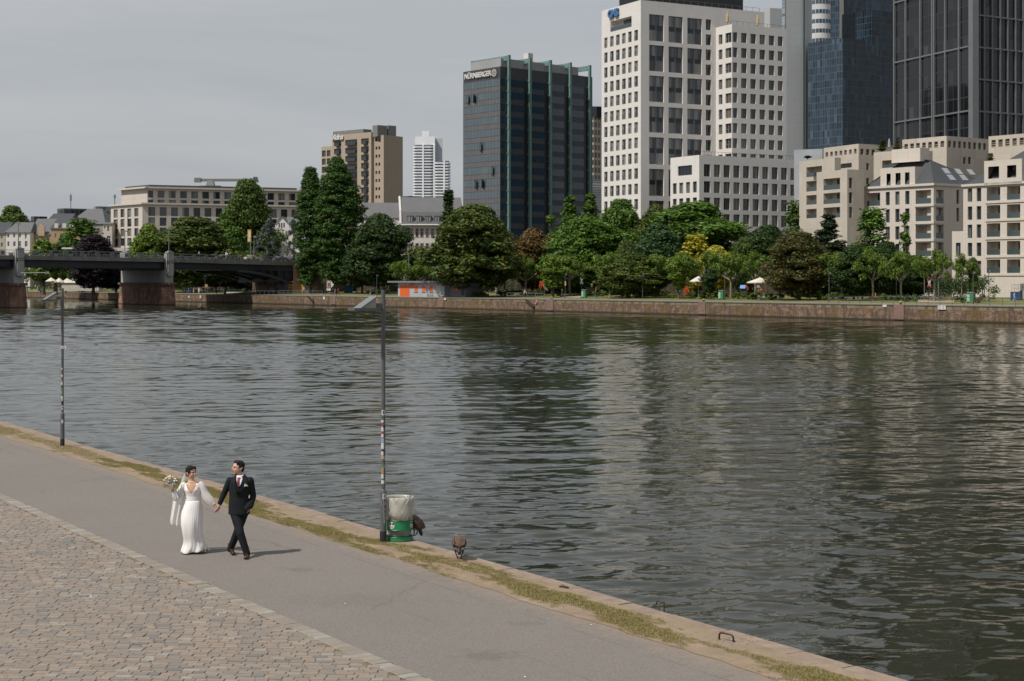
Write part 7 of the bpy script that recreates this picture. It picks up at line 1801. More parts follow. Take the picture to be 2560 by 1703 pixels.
for px in(1839,1847):mb=MB();mb.box((X(px),-0.3,Z(727)),(0.2,0.2,2*Z(727)));mb.build('post',WOODG,t)
p,s_=at_(1855,744);p=p+FV*5;t=thing('spring_rider','small orange spring rider right of the play shelter','play equipment',p);mb=MB();mb.ball((0,0,1.35),(0.3,0.2,0.35));mb.build('seat',ORP,t,smooth=True);mb=MB();mb.tube([(0,0,0),(0,0,1.1)],0.08,6);mb.build('spring',FR_D,t)
def swing(label,px0,px1,y0,py,mat,splay,group):
 p,s_=at_((px0+px1)/2,py);w_=(px1-px0)*s_;h_=(py-y0)*s_;t=thing('swing_frame',label,'swing',p+FV*2,R(0),group)
 L=w_/2-(0.9 if splay else 0.25);mb=MB();mb.tube([(-L,0,h_),(L,0,h_)],0.08,8);mb.build('beam',mat,t)
 for sx in(-1,1):
  for sy in(-1,1):
   mb=MB()
   if splay:mb.tube([(sx*L,0,h_),(sx*(L+0.9)if sy<0 else sx*(L-0.9),sy*0.9,0)],0.07,7)
   else:mb.tube([(sx*L,sy*0.35,h_-0.3),(sx*L,sy*0.9,h_-0.6),(sx*L,sy*1.0,0)],0.09,7);mb.tube([(sx*L,0,h_),(sx*L,sy*0.35,h_-0.1),(sx*L,sy*0.35,h_-0.3)],0.09,7)
   mb.build('leg',mat,t)
 for x in(-0.4,0.6):mb=MB();mb.tube([(x,0,h_),(x,0,0.6)],0.015,4);mb.tube([(x+.4,0,h_),(x+.4,0,0.6)],0.015,4);mb.box((x+.2,0,0.58),(0.45,0.2,0.05));mb.build('swing_seat',LBLK,t)
swing('yellow swing frame with bent legs behind the railing',2130,2170,707,740,M('orange_yellow_paint',(0.62,0.30,0.01),scale=1,rough=0.4),False,'swing frames');swing('silver swing frame with splayed legs behind the railing',2256,2303,698,740,PANL,True,'swing frames')
p,s_=at_(1435,740);t=thing('play_boat','grey timber play boat with railing left of the crossed sign','play equipment',p+FV*4);X=lambda px:(px-1435)*s_;Z=lambda y:(740-y)*s_
mb=MB();mb.add([(X(1419),-.6,Z(716)),(X(1419),.6,Z(716)),(X(1436),-.7,Z(723)),(X(1436),.7,Z(723)),(X(1440),-.7,Z(731)),(X(1440),.7,Z(731)),(X(1450),-.6,Z(731)),(X(1450),.6,Z(731)),(X(1449),-.7,Z(721)),(X(1449),.7,Z(721)),(X(1437),-.8,Z(719)),(X(1437),.8,Z(719))],[(0,2,10),(1,11,3),(0,1,3,2),(2,4,6,8,10),(3,11,9,7,5),(2,3,5,4),(4,5,7,6),(6,7,9,8),(8,9,11,10),(0,10,11,1)]);mb.build('hull',WOODG,t)
mb=MB();mb.tube([(X(1419),-.6,Z(711)),(X(1437),-.7,Z(715))],0.04,5)
for px,y in((1420,711),(1426,712),(1431,713),(1437,714)):mb.tube([(X(px),-.6,Z(y)),(X(px),-.6,Z(y+5))],0.035,5)
mb.build('railing',GREYP,t)
p,s_=at_(1467,742);t=thing('climbing_arch','curved orange brown climbing board behind the green double bin','play equipment',p+FV*3);X=lambda px:(px-1467)*s_;Z=lambda y:(742-y)*s_
mb=MB();mb.add([(X(1459.5),-.5,Z(724)),(X(1460),-.5,Z(718)),(X(1465),-.5,Z(714.5)),(X(1476),-.5,Z(714)),(X(1472),-.4,Z(720)),(X(1467),-.4,Z(725)),(X(1459.5),.5,Z(724)),(X(1460),.5,Z(718)),(X(1465),.5,Z(714.5)),(X(1476),.5,Z(714))],[(0,1,2,5),(2,3,4,5),(0,6,7,1),(1,7,8,2),(2,8,9,3)]);mb.build('board',M('orange_brown_wood',(0.36,0.19,0.09),(0.26,0.13,0.06),scale=3),t)
for px in(1462,1470):mb=MB();mb.box((X(px),0.2,Z(730)),(0.15,0.15,2*Z(730)));mb.build('post',WOODG,t)
p,s_=at_(1292,738);t=thing('timber_stair','reddish timber play stair with railings in the shade behind the cyclist','play equipment',p+FV*14);X=lambda px:(px-1292)*s_*1.05;Z=lambda y:(738-y)*s_*1.05;RW=M('reddish_timber',(0.30,0.16,0.11),(0.22,0.12,0.08),scale=1)
for a_,b_ in(((1278,714),(1288,722)),((1293,703),(1280,716)),((1293,703),(1306,716)),((1296,712),(1308,727))):mb=MB();mb.tube([(X(a_[0]),0,Z(a_[1])),(X(b_[0]),0,Z(b_[1]))],0.18,5);mb.build('stringer',RW,t)
for px in(1278,1288,1293,1306):mb=MB();mb.box((X(px),0.1,Z(724)),(0.2,0.2,2*Z(724)));mb.build('post',RW,t)
mb=MB()
for k in range(7):mb.box((X(1296+k*1.7),0.5,Z(712+k*2.1)),(0.3,1.0,0.08))
mb.build('tread',RW,t)
p=PG(871,405,2.5);t=thing('toilet_cabin','blue portable toilet cabin with white roof behind the right poplar','cabin',p);mb=MB();mb.box((0,0,1.0),(2.1,1.2,2.0));mb.build('body',M('blue_plastic',(0.02,0.10,0.26),scale=1,rough=0.5),t,bevel=0.05);mb=MB();mb.box((0,0,2.15),(2.25,1.35,0.3),top=0.8);mb.build('roof',FR_W,t,bevel=0.04)
p=PG(892,402,2.5);t=thing('white_post','white folded gate post right of the blue cabin','post',p);mb=MB();mb.box((0,0,1.1),(0.4,0.1,2.2));mb.build('leaf',PANL,t);
p=base_at(2512,741);s_=1/spx(p);pr=p+FV*3
t=thing('graffiti_wall','low wall painted blue on the left and black with white graffiti on the right','wall',pr);X=lambda px:(px-2512)*s_*1.02;Z=lambda y:(741-y)*s_*1.02
mb=MB();mb.box2((X(2499),0,0),(X(2522),0.4,Z(718.5)));mb.build('blue_panel',M('blue_graffiti_paint',(0.03,0.085,0.20),(0.02,0.05,0.12),scale=1.2),t)
mb=MB();mb.box2((X(2522),-0.1,0),(X(2575),0.5,Z(716)));bp=mb.build('black_panel',M('black_graffiti_paint',(0.020,0.020,0.020),(0.05,0.045,0.03),scale=1.2),t)
for tx,px,sz in(('R',2526,1.75),('S',2534,1.6),('G',2541,1.7),('B',2561,1.7)):text_mesh(tx,sz,M('white_spray',(0.42,0.43,0.43),scale=2),'graffiti',bp,(X(px),-0.12,Z(736)),(R(90),0,0),0.005,bold=0.09)
t=thing('switch_cabinet','grey sprayed switch cabinets on top of the graffiti wall','cabinet',pr+Vector((0,0.6,Z(716))));
for a_,b_ in((2527,2536.5),(2537.5,2547)):mb=MB();mb.box2((X(a_),0,0),(X(b_),0.6,Z(698)-Z(716)));mb.build('cabinet',M('sprayed_grey',(0.34,0.34,0.33),(0.06,0.07,0.08),scale=2.2),t)
mb=MB();mb.box2((X(2547.5),0,0),(X(2552),0.6,Z(699)-Z(716)));mb.build('green_box',GRB,t)
t=thing('wall_railing','thin rusty railing on top of the blue painted wall','railing',pr+Vector((0,0.4,Z(718.5))));mb=MB()
for px in(2502.5,2510,2515.5,2519.5,2524):mb.tube([(X(px),0,0),(X(px),0,Z(701)-Z(718.5))],0.03,5)
for y in(701,709.5):mb.tube([(X(2502.5),0,Z(y)-Z(718.5)),(X(2524),0,Z(y)-Z(718.5))],0.03,5)
mb.build('bars',FR_G,t)
t=thing('goal_frame','small grey goal shaped bar left of the rightmost bin','bar',base_at(2406,752)+FV*2);mb=MB();mb.tube([(-0.75,0,0),(-0.75,0,1.2),(-0.6,0,1.4),(0.8,0,1.5)],0.035,6);mb.tube([(0.8,0,0),(0.8,0,1.6)],0.06,6);mb.build('bar',GREYP,t)
def car(label,p,rz,paint,L=4.6,roofc=None):
 t=thing('car',label,'car',p,rz,'cars on the bridge');pm=M('paint_%d_%d'%(int(paint[0]*255),int(paint[2]*255)),paint,scale=1,rough=0.3,coat=0.6);h=L/2
 pr_=[(-h,.35),(-h,.75),(-h*.93,.88),(-h*.62,.94),(-h*.38,1.38),(-h*.15,1.45),(h*.12,1.43),(h*.42,.98),(h*.9,.82),(h,.62),(h,.35)]
 mb=MB();W_=0.88
 n=len(pr_);vs=[(x,-W_*(0.80 if z>1.0 else 1.0),z)for x,z in pr_]+[(x,W_*(0.80 if z>1.0 else 1.0),z)for x,z in pr_]
 mb.add(vs,[tuple(range(n)),tuple(range(2*n-1,n-1,-1))]+[(i,i+n,(i+1)%n+n,(i+1)%n)for i in range(n)]);mb.build('body',pm,t,bevel=0.05)
 for sy in(-1,1):
  mb=MB();y=sy*W_*0.93
  mb.add([(-h*.55,y,.97),(h*.33,y,.99),(h*.10,sy*W_*.82,1.36),(-h*.33,sy*W_*.82,1.34)],[(0,1,2,3)]);mb.build('side_window',G_DARK,t,recalc=False)
 mb=MB();mb.add([(-h*.64,-.7,.97),(-h*.64,.7,.97),(-h*.41,.62,1.34),(-h*.41,-.62,1.34)],[(0,1,2,3)]);mb.build('rear_window',G_DARK,t,recalc=False)
 for x in(-h*.62,h*.62):
  for sy in(-1,1):
   mb=MB();mb.tube([(x,sy*.74,.32),(x,sy*.90,.32)],.32,14);mb.build('wheel',LBLK,t)
 for sy in(-1,1):mb=MB();mb.box((-h*.985,sy*.62,.72),(.1,.3,.16));mb.build('tail_light',M('tail_light_red',(0.5,0.03,0.02),scale=1,rough=0.3),t)
 return t
ba=math.atan2(bd.y,bd.x)
car('cream coloured taxi on the bridge below the yellow bus stop sign',PG(629,403,10.78),ba-R(8),(0.56,0.46,0.30),4.9)
car('dark grey car on the bridge behind the man in white',PG(561,394,10.85),ba-R(10),(0.030,0.032,0.038),4.5)
car('dark blue car on the bridge, third from the left',PG(702,411,10.6),ba-R(10),(0.030,0.050,0.065),4.3)
car('black car on the bridge at the abutment',PG(737,416,10.55),ba-R(10),(0.012,0.013,0.016),4.4)
t=thing('gabled_villa','white villa gable with three arched windows behind the cedars','house',PG(708,470,2.4));X=lambda px:(px-708)*470/F;Z=lambda y:EYE-(y-YH)*470/F-2.4
mb=MB();mb.add([(X(688),0,0),(X(748),0,0),(X(748),8,0),(X(688),8,0),(X(688),0,Z(559)),(X(720),0,Z(559)),(X(704),0,Z(542)),(X(720),8,Z(559)),(X(688),8,Z(559)),(X(704),8,Z(542)),(X(748),0,Z(559)),(X(748),8,Z(559))],[(0,1,10,5,4),(4,5,6),(0,4,8,3),(1,2,11,10),(8,7,9)]);mb.build('wall',S_WHITE,t)
mb=MB();mb.add([(X(687),-.3,Z(559.5)),(X(704),-.3,Z(541)),(X(704),8,Z(541)),(X(687),8,Z(559.5)),(X(721),-.3,Z(559.5)),(X(721),8,Z(559.5)),(X(748),-.3,Z(559)),(X(748),4,Z(541)),(X(712),4,Z(541))],[(0,1,2,3),(1,4,5,2),(4,6,7,8)]);mb.build('roof',SLATE,t)
for px in(698,704,710):
 mb=MB();mb.box((X(px),-0.02,Z(563)),(0.38,0.06,1.3));mb.build('window',G_DARK,t)
for px in(732,738):
 mb=MB();mb.box((X(px),-0.02,Z(575)),(0.5,0.06,1.6));mb.build('window',G_DARK,t)
tree('roof_tree','sparse','copper',2207,26,349,'small roof garden tree beside the closed grey parasol',D=326,zb=EYE+(697-377)*326/F)
tree('roof_tree','sparseB','copper',2244,26,345,'small roof garden tree left of the louvred top storey',D=324,zb=EYE+(697-375)*324/F)
tree('roof_shrub','small','green',2205,22,369,'low green roof shrub on the travertine terrace',D=318,zb=EYE+(697-380)*318/F)
tree('roof_shrub','sparse','copper',2476,22,383,'reddish shrub on the roof terrace at the right',D=290,zb=EYE+(697-410)*290/F)
tree('roof_shrub','small','copper',2019,20,389,'low yellowish shrub on the roof of the loggia block',D=320,zb=EYE+(697-398)*320/F)
t=thing('roof_parasol','closed grey parasol between the two roof garden trees','parasol',PG(2223,322,EYE+(697-378)*322/F));mb=MB();mb.lathe([(0.05,0),(0.05,.6),(.3,.8),(.22,2.0),(.05,2.6)],8);mb.build('canopy',PANL,t)
def JF(base):
 """inverse projection: zoom-grid coordinates of the photograph + depth offset -> local metres"""
 X0,Y0=base.x,base.y
 def J(zx,zy,y=0.0):
  px,py=390+zx/5.6,1130+zy/5.6;D=Y0+y
  return Vector(((px-CX)*D/F-X0,y,(EYE-NZ-0.004)-(py-YH)*D/F))
 return J
def loft(mb,rings,n=32,m=None,cap=True,mod=None):
 """rings (cx,cy,z,rx,ry); mod(theta, i)->(radius factor)"""
 vs=[]
 for i,(cx_,cy_,z,rx,ry)in enumerate(rings):
  for k in range(n):
   a=2*math.pi*k/n;f=1.0 if mod is None else mod(a,i);dz=0
   if isinstance(f,tuple):f,dz=f
   vs.append(Vector((cx_+rx*f*math.cos(a),cy_+ry*f*math.sin(a),z+dz)))
 fs=[(i*n+k,i*n+(k+1)%n,(i+1)*n+(k+1)%n,(i+1)*n+k)for i in range(len(rings)-1)for k in range(n)]
 if cap:fs+=[tuple(range(n-1,-1,-1)),tuple((len(rings)-1)*n+k for k in range(n))]
 mb.add(vs,fs,m)
def head_shape(mb,c,yaw,tilt,s=1.0,jaw=1.0):
 """c centre of the cranium; face looks towards -y before the yaw"""
 Rm=Matrix.Rotation(yaw,3,'Z')@Matrix.Rotation(tilt,3,'X');c=Vector(c)
 q=lambda x,y,z:c+Rm@(Vector((x,y,z))*s)
 mb.ball(q(0,0.012,0.025),(0.078*s,0.096*s,0.088*s),16,10,rot=Rm)
 mb.ball(q(0,-0.022,-0.035),(0.062*s*jaw,0.068*s,0.078*s),14,9,rot=Rm)
 mb.ball(q(0,-0.062,-0.092),(0.026*s*jaw,0.022*s,0.020*s),10,7,rot=Rm)
 mb.capsule(q(0,-0.086,0.008),q(0,-0.103,-0.026),0.009*s,0.014*s,8)
 mb.ball(q(0,-0.079,0.022),(0.050*s,0.014*s,0.010*s),10,6,rot=Rm)
 for sx in(-1,1):
  mb.ball(q(sx*0.036,-0.066,-0.030),(0.020*s,0.016*s,0.019*s),8,6,rot=Rm)
  mb.ball(q(sx*0.078,0.014,-0.012),(0.010*s,0.019*s,0.031*s),8,6,rot=Rm)
 mb.ball(q(0,-0.085,-0.055),(0.024*s,0.010*s,0.010*s),8,5,rot=Rm)
 return q,Rm
def face_parts(q,Rm,s,parent,lip=(0.42,0.14,0.12),teeth=True):
 dk=M('dark_eye',(0.03,0.02,0.015),scale=5,rough=0.3);br_=HAIRS['d']
 for sx in(-1,1):
  mb=MB();mb.ball(q(sx*0.032,-0.081,0.004),(0.014*s,0.006*s,0.0055*s),8,6,rot=Rm);mb.build('eye',dk,parent)
  mb=MB();mb.capsule(q(sx*0.016,-0.0885,0.024),q(sx*0.048,-0.079,0.024),0.005*s,0.003*s,6);mb.build('eyebrow',br_,parent)
 mb=MB();mb.capsule(q(-0.022,-0.090,-0.051),q(0,-0.098,-0.058),0.0055*s,0.0065*s,6);mb.capsule(q(0,-0.098,-0.058),q(0.022,-0.090,-0.051),0.0065*s,0.0055*s,6);mo=mb.build('mouth',M('lips',lip,scale=6,rough=0.4),parent)
 if teeth:mb=MB();mb.ball(q(0,-0.1015,-0.0545),(0.014*s,0.004*s,0.0045*s),8,5,rot=Rm);mb.build('teeth',FR_W,mo)
def hand(mb,wr,d,nrm,thumb_side,curl=0.6,s=1.0):
 """wrist, pointing direction, palm normal; fingers bend towards the palm normal"""
 d=Vector(d).normalized();nrm=Vector(nrm);nrm=(nrm-d*nrm.dot(d)).normalized();w_=d.cross(nrm)*thumb_side
 wr=Vector(wr)
 mb.capsule(wr,wr+d*0.04*s,0.024*s,0.026*s,8)
 for k in range(4):
  off_=(k-1.5)*0.019*s;b0=wr+d*0.030*s+w_*off_*0.7;b1=wr+d*(0.082-abs(k-1.2)*0.004)*s+w_*off_
  mb.capsule(b0,b1,0.012*s,0.0105*s,7)
  L=(0.040,0.045,0.042,0.033)[3-k]*s;p=b1;dd=d.copy()
  for j in range(3):
   an=curl*(0.55+0.45*j)+0.06*k;dd=(d*math.cos(an)+nrm*math.sin(an));p2=p+dd*L*(1,.7,.55)[j];mb.capsule(p,p2,(0.0095-j*0.0008)*s,(0.0088-j*0.0008)*s,7);p=p2
 t0=wr+d*0.025*s+w_*0.022*s;t1=t0+(d*0.6+w_*0.7+nrm*0.3).normalized()*0.038*s;t2=t1+(d*0.8+w_*0.15+nrm*0.5).normalized()*0.032*s
 mb.capsule(t0,t1,0.012*s,0.010*s,7);mb.capsule(t1,t2,0.010*s,0.008*s,7)
SKM=M('groom_skin',(0.56,0.34,0.245),(0.52,0.30,0.21),scale=12,rough=0.5,sss=0.12)
SKB=M('bride_skin',(0.56,0.335,0.225),(0.52,0.30,0.20),scale=12,rough=0.48,sss=0.12)
SUIT=M('charcoal_suit_wool',(0.013,0.0155,0.018),(0.009,0.0105,0.012),scale=25,rough=0.85,spec=0.2,bump=0.002,bscale=60)
VEST=M('dark_waistcoat',(0.009,0.010,0.012),scale=20,rough=0.85,spec=0.2);SHIRT=M('white_shirt',(0.78,0.79,0.83),scale=8,rough=0.7);TIE=M('wine_red_tie',(0.20,0.012,0.022),(0.15,0.010,0.018),scale=12,rough=0.45)
SHOE=M('oxblood_leather',(0.050,0.016,0.010),(0.035,0.012,0.008),scale=8,rough=0.25);SOLE=M('dark_sole',(0.02,0.015,0.012),scale=5)
gb0=ground_at(600,1395,NZ+0.004);J=JF(gb0)
G=thing('person','groom in charcoal suit with waistcoat and red tie, walking with one hand in his pocket','person',gb0)
yb=0.14
sR,sL=J(1036,402,yb),J(1318,400,yb);eR,wR=J(952,585,yb+0.02),J(886,738,yb-0.02);eL,wL=J(1362,615,yb+0.06),J(1322,775,yb-0.04)
hR,hL=J(1110,835,yb),J(1225,835,yb);kF,aF=J(1178,1135,yb-0.16),J(1270,1412,-0.02);kB,aB=J(1140,1120,yb+0.14),J(1046,1348,0.38)
nk=J(1165,345,yb);hc=J(1150,222,yb)
tr_=[(J(1165,335,yb),0.062,0.06),(J(1168,362,yb),0.105,0.085),(J(1178,400,yb),0.185,0.110),(J(1180,450,yb),0.200,0.125),(J(1172,540,yb),0.190,0.128),(J(1160,630,yb),0.172,0.122),(J(1160,720,yb),0.182,0.128),(J(1165,800,yb),0.192,0.132),(J(1165,870,yb),0.198,0.136)]
def tor(z):
 for i in range(len(tr_)-1):
  a,b_=tr_[i],tr_[i+1]
  if a[0].z>=z>=b_[0].z:
   t_=(a[0].z-z)/(a[0].z-b_[0].z);c=a[0].lerp(b_[0],t_);return c.x,c.y,a[1]+(b_[1]-a[1])*t_,a[2]+(b_[2]-a[2])*t_
 e=tr_[-1]if z<tr_[-1][0].z else tr_[0];return e[0].x,e[0].y,e[1],e[2]
mb=MB();q,Rm=head_shape(mb,hc,R(-58),R(-4),1.10,1.04);mb.capsule(nk-Vector((0,0,0.03)),hc-Vector((-0.01,-0.02,0.06)),0.058,0.056,12)
loft(mb,[(c.x,c.y,c.z,rx*0.86,ry*0.86)for c,rx,ry in tr_[1:8]],20)
for a,b_,r0,r1 in((sR,eR,.052,.042),(eR,wR,.040,.028),(sL,eL,.052,.042),(eL,wL,.040,.028),(hR,kF,.085,.058),(kF,aF,.052,.034),(hL,kB,.085,.058),(kB,aB,.052,.034)):mb.capsule(a,b_,r0,r1,10)
mb.capsule(hR,hL,0.10,0.10,10);mb.capsule(aF+Vector((0,0,-.01)),aF+Vector((0.01,-0.10,-0.075)),0.026,0.02,8);mb.capsule(aB,aB+Vector((0.04,-0.09,-0.09)),0.026,0.02,8)
hand(mb,wR+Vector((0,0,0.0)),J(868,800,yb-0.05)-wR,Vector((-0.5,0.2,-0.3)),1,0.75,1.02)
hand(mb,wL,J(1290,850,yb-0.05)-wL,Vector((-1,0,0)),-1,0.4,1.0)
mb.build('body',SKM,G,remesh=0.0065,sm=1);face_parts(q,Rm,1.10,G,(0.36,0.15,0.12),False)
mb=MB();mb.ball(q(0,0.026,0.045),(0.087,0.098,0.088),18,12,rot=Rm);mb.ball(q(0,-0.030,0.100),(0.058,0.055,0.032),14,8,rot=Rm);mb.ball(q(0,0.068,-0.015),(0.072,0.042,0.065),14,8,rot=Rm);mb.ball(q(0.055,-0.03,0.078),(0.030,0.04,0.030),10,6,rot=Rm);mb.ball(q(-0.05,-0.03,0.080),(0.034,0.04,0.030),10,6,rot=Rm)
for sx in(-1,1):mb.ball(q(sx*0.078,0.0,0.022),(0.010,0.028,0.032),8,6,rot=Rm)
mb.build('hair',M('groom_dark_hair',(0.014,0.010,0.008),scale=10,rough=0.75,spec=0.25),G,remesh=0.008,sm=1)
mb=MB();loft(mb,[(c.x,c.y,c.z,rx+0.004,ry+0.004)for c,rx,ry in tr_[1:]],28)
mb.capsule(J(1165,372,yb),sR+Vector((0.01,0,0.0)),0.066,0.060,12);mb.capsule(J(1165,372,yb),sL-Vector((0.01,0,0.0)),0.066,0.060,12)
for a,b_,r0,r1 in((sR,eR,.070,.056),(eR,wR+(eR-wR)*.10,.056,.045),(sL,eL,.070,.058),(eL,wL+(eL-wL)*.08,.058,.048)):mb.capsule(a,b_,r0,r1,12)
mb.capsule(J(1335,700,yb),J(1270,790,yb-.05),0.055,0.07,10)
mb.build('jacket',SUIT,G,remesh=0.009,sm=3)
def front(rows_,off_,nm,mat,parent=G,cols=8,thick=0.0):
 mb=MB();vs=[]
 for(zy,xl,xr)in rows_:
  pz=J(0,zy,yb-0.12).z;a,b_=J(xl,zy,yb-0.12).x,J(xr,zy,yb-0.12).x;cx_,cy_,rx,ry=tor(pz)
  for k in range(cols+1):
   x=a+(b_-a)*k/cols;t_=max(-0.98,min(0.98,(x-cx_)/(rx+0.004)));vs.append(Vector((x,cy_-(ry+0.004)*math.sqrt(1-t_*t_)-off_,pz)))
 n=cols+1;fs=[(i*n+k,i*n+k+1,(i+1)*n+k+1,(i+1)*n+k)for i in range(len(rows_)-1)for k in range(cols)]
 mb.add(vs,fs);o=mb.build(nm,mat,parent,smooth=True,recalc=False)
 s_=o.modifiers.new('s','SOLIDIFY');s_.thickness=0.008;s_.offset=0;return o
front([(335,1112,1220),(400,1116,1214),(470,1124,1206),(540,1135,1192),(600,1150,1172)],0.004,'waistcoat',VEST)
front([(334,1124,1212),(352,1122,1214),(400,1128,1206),(450,1146,1190),(484,1160,1170)],0.012,'shirt',SHIRT)
front([(362,1130,1180),(378,1136,1174),(392,1138,1170),(440,1136,1172),(470,1148,1166),(484,1155,1160)],0.022,'tie',TIE)
front([(322,1100,1122),(360,1080,1118),(420,1062,1114),(445,1046,1114),(460,1074,1116),(540,1110,1134),(606,1142,1152)],0.012,'lapel',SUIT)
front([(322,1216,1238),(360,1216,1262),(420,1214,1282),(445,1210,1298),(460,1208,1268),(540,1188,1218),(606,1152,1162)],0.012,'lapel',SUIT)
mb=MB();c=J(1166,338,yb);loft(mb,[(c.x,c.y,c.z-0.03,0.070,0.068),(c.x,c.y,c.z+0.012,0.064,0.062)],20,cap=False);o=mb.build('collar',SHIRT,G,smooth=True);sl=o.modifiers.new('s','SOLIDIFY');sl.thickness=0.006
for a,b_ in((wR,eR),(wL,eL)):mb=MB();d=(b_-a).normalized();mb.tube([a-d*0.008,a+d*0.04],0.037,14);mb.build('cuff',SHIRT,G,smooth=True)
mb=MB();bc=J(1262,468,yb-0.16);rs=random.Random(8)
for k in range(7):mb.ball(bc+Vector((rs.uniform(-.025,.025),-0.004,rs.uniform(-.025,.025))),0.014,8,6,m=(0 if k%3 else 1))
mb.build('boutonniere',[M('cream_petals',(0.72,0.70,0.50),scale=10),M('sprig_green',(0.16,0.22,0.05),scale=10)],G)
mb=MB();mb.capsule(hR,hL,0.112,0.112,12)
for pts,rad in(((hR,kF,aF),(.108,.076,.062)),((hL,kB,aB),(.104,.074,.062))):
 a,k_,b_=pts;mb.capsule(a,k_,rad[0],rad[1],14);mb.capsule(k_,b_,rad[1],rad[2],14);mb.capsule(b_,b_-Vector((0,0,0.015)),rad[2]+.004,rad[2]+.006,12)
mb.build('trousers',SUIT,G,remesh=0.009,sm=3)
def shoe(parent,heel,toe,w_=0.045,mat=SHOE,nm='shoe',up=0.05):
 heel,toe=Vector(heel),Vector(toe);d=(toe-heel);mid=heel+d*0.55
 mb=MB();mb.capsule(heel+Vector((0,0,up*1.5)),heel+d*0.12+Vector((0,0,up*0.9)),w_*0.92,w_*0.9,12);mb.capsule(heel+d*.15+Vector((0,0,up*0.75)),toe-d*.08+Vector((0,0,up*0.5)),w_*0.9,w_*0.70,12)
 sh_=mb.build(nm,mat,parent,remesh=0.007,sm=1)
 mb=MB();mb.capsule(heel+Vector((0,0,0.008)),toe+Vector((0,0,0.008)),w_*.92,w_*.82,12,flat=1.0);
 mb=MB();mb.box(heel+d*.5+Vector((0,0,0.006)),(w_*1.7,d.length,0.012),math.atan2(d.y,d.x)-math.pi/2);mb.box(heel+d*.10+Vector((0,0,0.012)),(w_*1.6,0.06,0.028),math.atan2(d.y,d.x)-math.pi/2);mb.build('sole',SOLE,sh_)
shoe(G,Vector((aF.x,0.04,0.03)),Vector((aF.x+.015,-0.20,0.008)),up=0.055,w_=.05)
shoe(G,Vector((aB.x-.02,0.44,0.085)),Vector((aB.x+.08,0.22,0.004)),up=.055,w_=.05)
bb=ground_at(478,1384,NZ+0.004);J=JF(bb)
BR=thing('person','bride in long white dress and veil, smiling at the groom and holding up a bouquet','person',bb)
DRESS=M('white_chiffon',(0.80,0.775,0.755),(0.74,0.715,0.695),scale=5,rough=0.75)
y0=0.0
sR,sL=J(410,462,y0),J(615,450,y0);eR,wR=J(318,640,y0+.02),J(252,540,y0-.10);eL,wL=J(728,628,y0+.0),J(818,742,y0-.03)
hc=J(492,288,y0);nk=J(500,405,y0)
tb=[(J(500,400,y0),0.048,0.048),(J(503,425,y0),0.085,0.062),(J(506,452,y0),0.140,0.078),(J(508,490,y0),0.150,0.095),(J(512,535,y0),0.142,0.108),(J(515,585,y0),0.130,0.100),(J(518,630,y0),0.122,0.088),(J(520,680,y0),0.130,0.092)]
mb=MB();q,Rm=head_shape(mb,hc,R(52),R(2),1.03,0.96);mb.capsule(J(502,425,y0),hc-Vector((0.0,0.0,0.07)),0.047,0.045,12)
loft(mb,[(c.x,c.y,c.z,rx*0.97,ry*0.97)for c,rx,ry in tb],22)
for a,b_,r0,r1 in((sR,eR,.040,.034),(eR,wR,.033,.024),(sL,eL,.040,.034),(eL,wL,.033,.024)):mb.capsule(a,b_,r0,r1,10)
hp0,hp1=J(480,760,y0),J(560,760,y0);kL_,aL_=J(590,1070,y0+.06),J(662,1330,y0+.14);kR_,aR_=J(470,1080,y0+.06),J(415,1385,y0+0.05)
for a,b_,r0,r1 in((hp0,kR_,.085,.055),(kR_,aR_,.052,.036),(hp1,kL_,.085,.055),(kL_,aL_,.052,.036),(hp0,hp1,.10,.10),(J(520,680,y0),J(520,760,y0),.1,.1)):mb.capsule(a,b_,r0,r1,10)
mb.capsule(aL_,aL_+Vector((0.05,-0.12,-0.04)),0.034,0.026,8);mb.capsule(aR_,aR_+Vector((0.0,-0.12,-0.02)),0.034,0.026,8)
hand(mb,wR,J(212,470,y0-.13)-wR,Vector((0.2,-0.4,0.4)),-1,1.0,0.92);hand(mb,wL,J(862,792,y0-.04)-wL,Vector((0.5,-0.3,-0.4)),-1,0.7,0.92)
mb.build('body',SKB,BR,remesh=0.0065,sm=1);face_parts(q,Rm,1.03,BR,(0.48,0.10,0.10),True)
mb=MB();mb.ball(q(0,0.030,0.042),(0.086,0.094,0.086),18,12,rot=Rm);mb.ball(q(0.035,-0.020,0.082),(0.052,0.060,0.034),14,8,rot=Rm);mb.ball(q(-0.035,-0.020,0.082),(0.052,0.060,0.034),14,8,rot=Rm);mb.ball(q(0,0.095,-0.045),(0.048,0.040,0.046),14,8,rot=Rm)
for sx in(-1,1):mb.ball(q(sx*0.072,-0.01,0.03),(0.016,0.045,0.045),10,6,rot=Rm)
mb.build('hair',M('black_hair',(0.010,0.008,0.007),scale=10,rough=0.75,spec=0.25),BR,remesh=0.008,sm=1)
mb=MB()
for k in range(6):mb.ball(q(0.0+0.03*math.cos(k),0.115,0.01+0.022*math.sin(k*1.1)),0.013,7,5,m=k%2)
mb.build('hair_flower',[FR_W,M('leaf_sprig',(0.05,0.09,0.03),scale=5)],BR)
mb=MB();c=J(500,412,y0)
for k in range(30):
 a=2*math.pi*k/30;fr=max(0,-math.sin(a));mb.ball((c.x+0.062*math.cos(a),c.y-0.004+0.062*math.sin(a),c.z+0.012-0.026*fr),0.0065,7,5)
mb.build('pearl_necklace',M('pearl',(0.80,0.76,0.70),scale=10,rough=0.25),BR)
for sx in(-1,1):mb=MB();mb.ball(q(sx*0.083,0.008,-0.050),0.008,7,5);mb.build('earring',FR_W,BR)
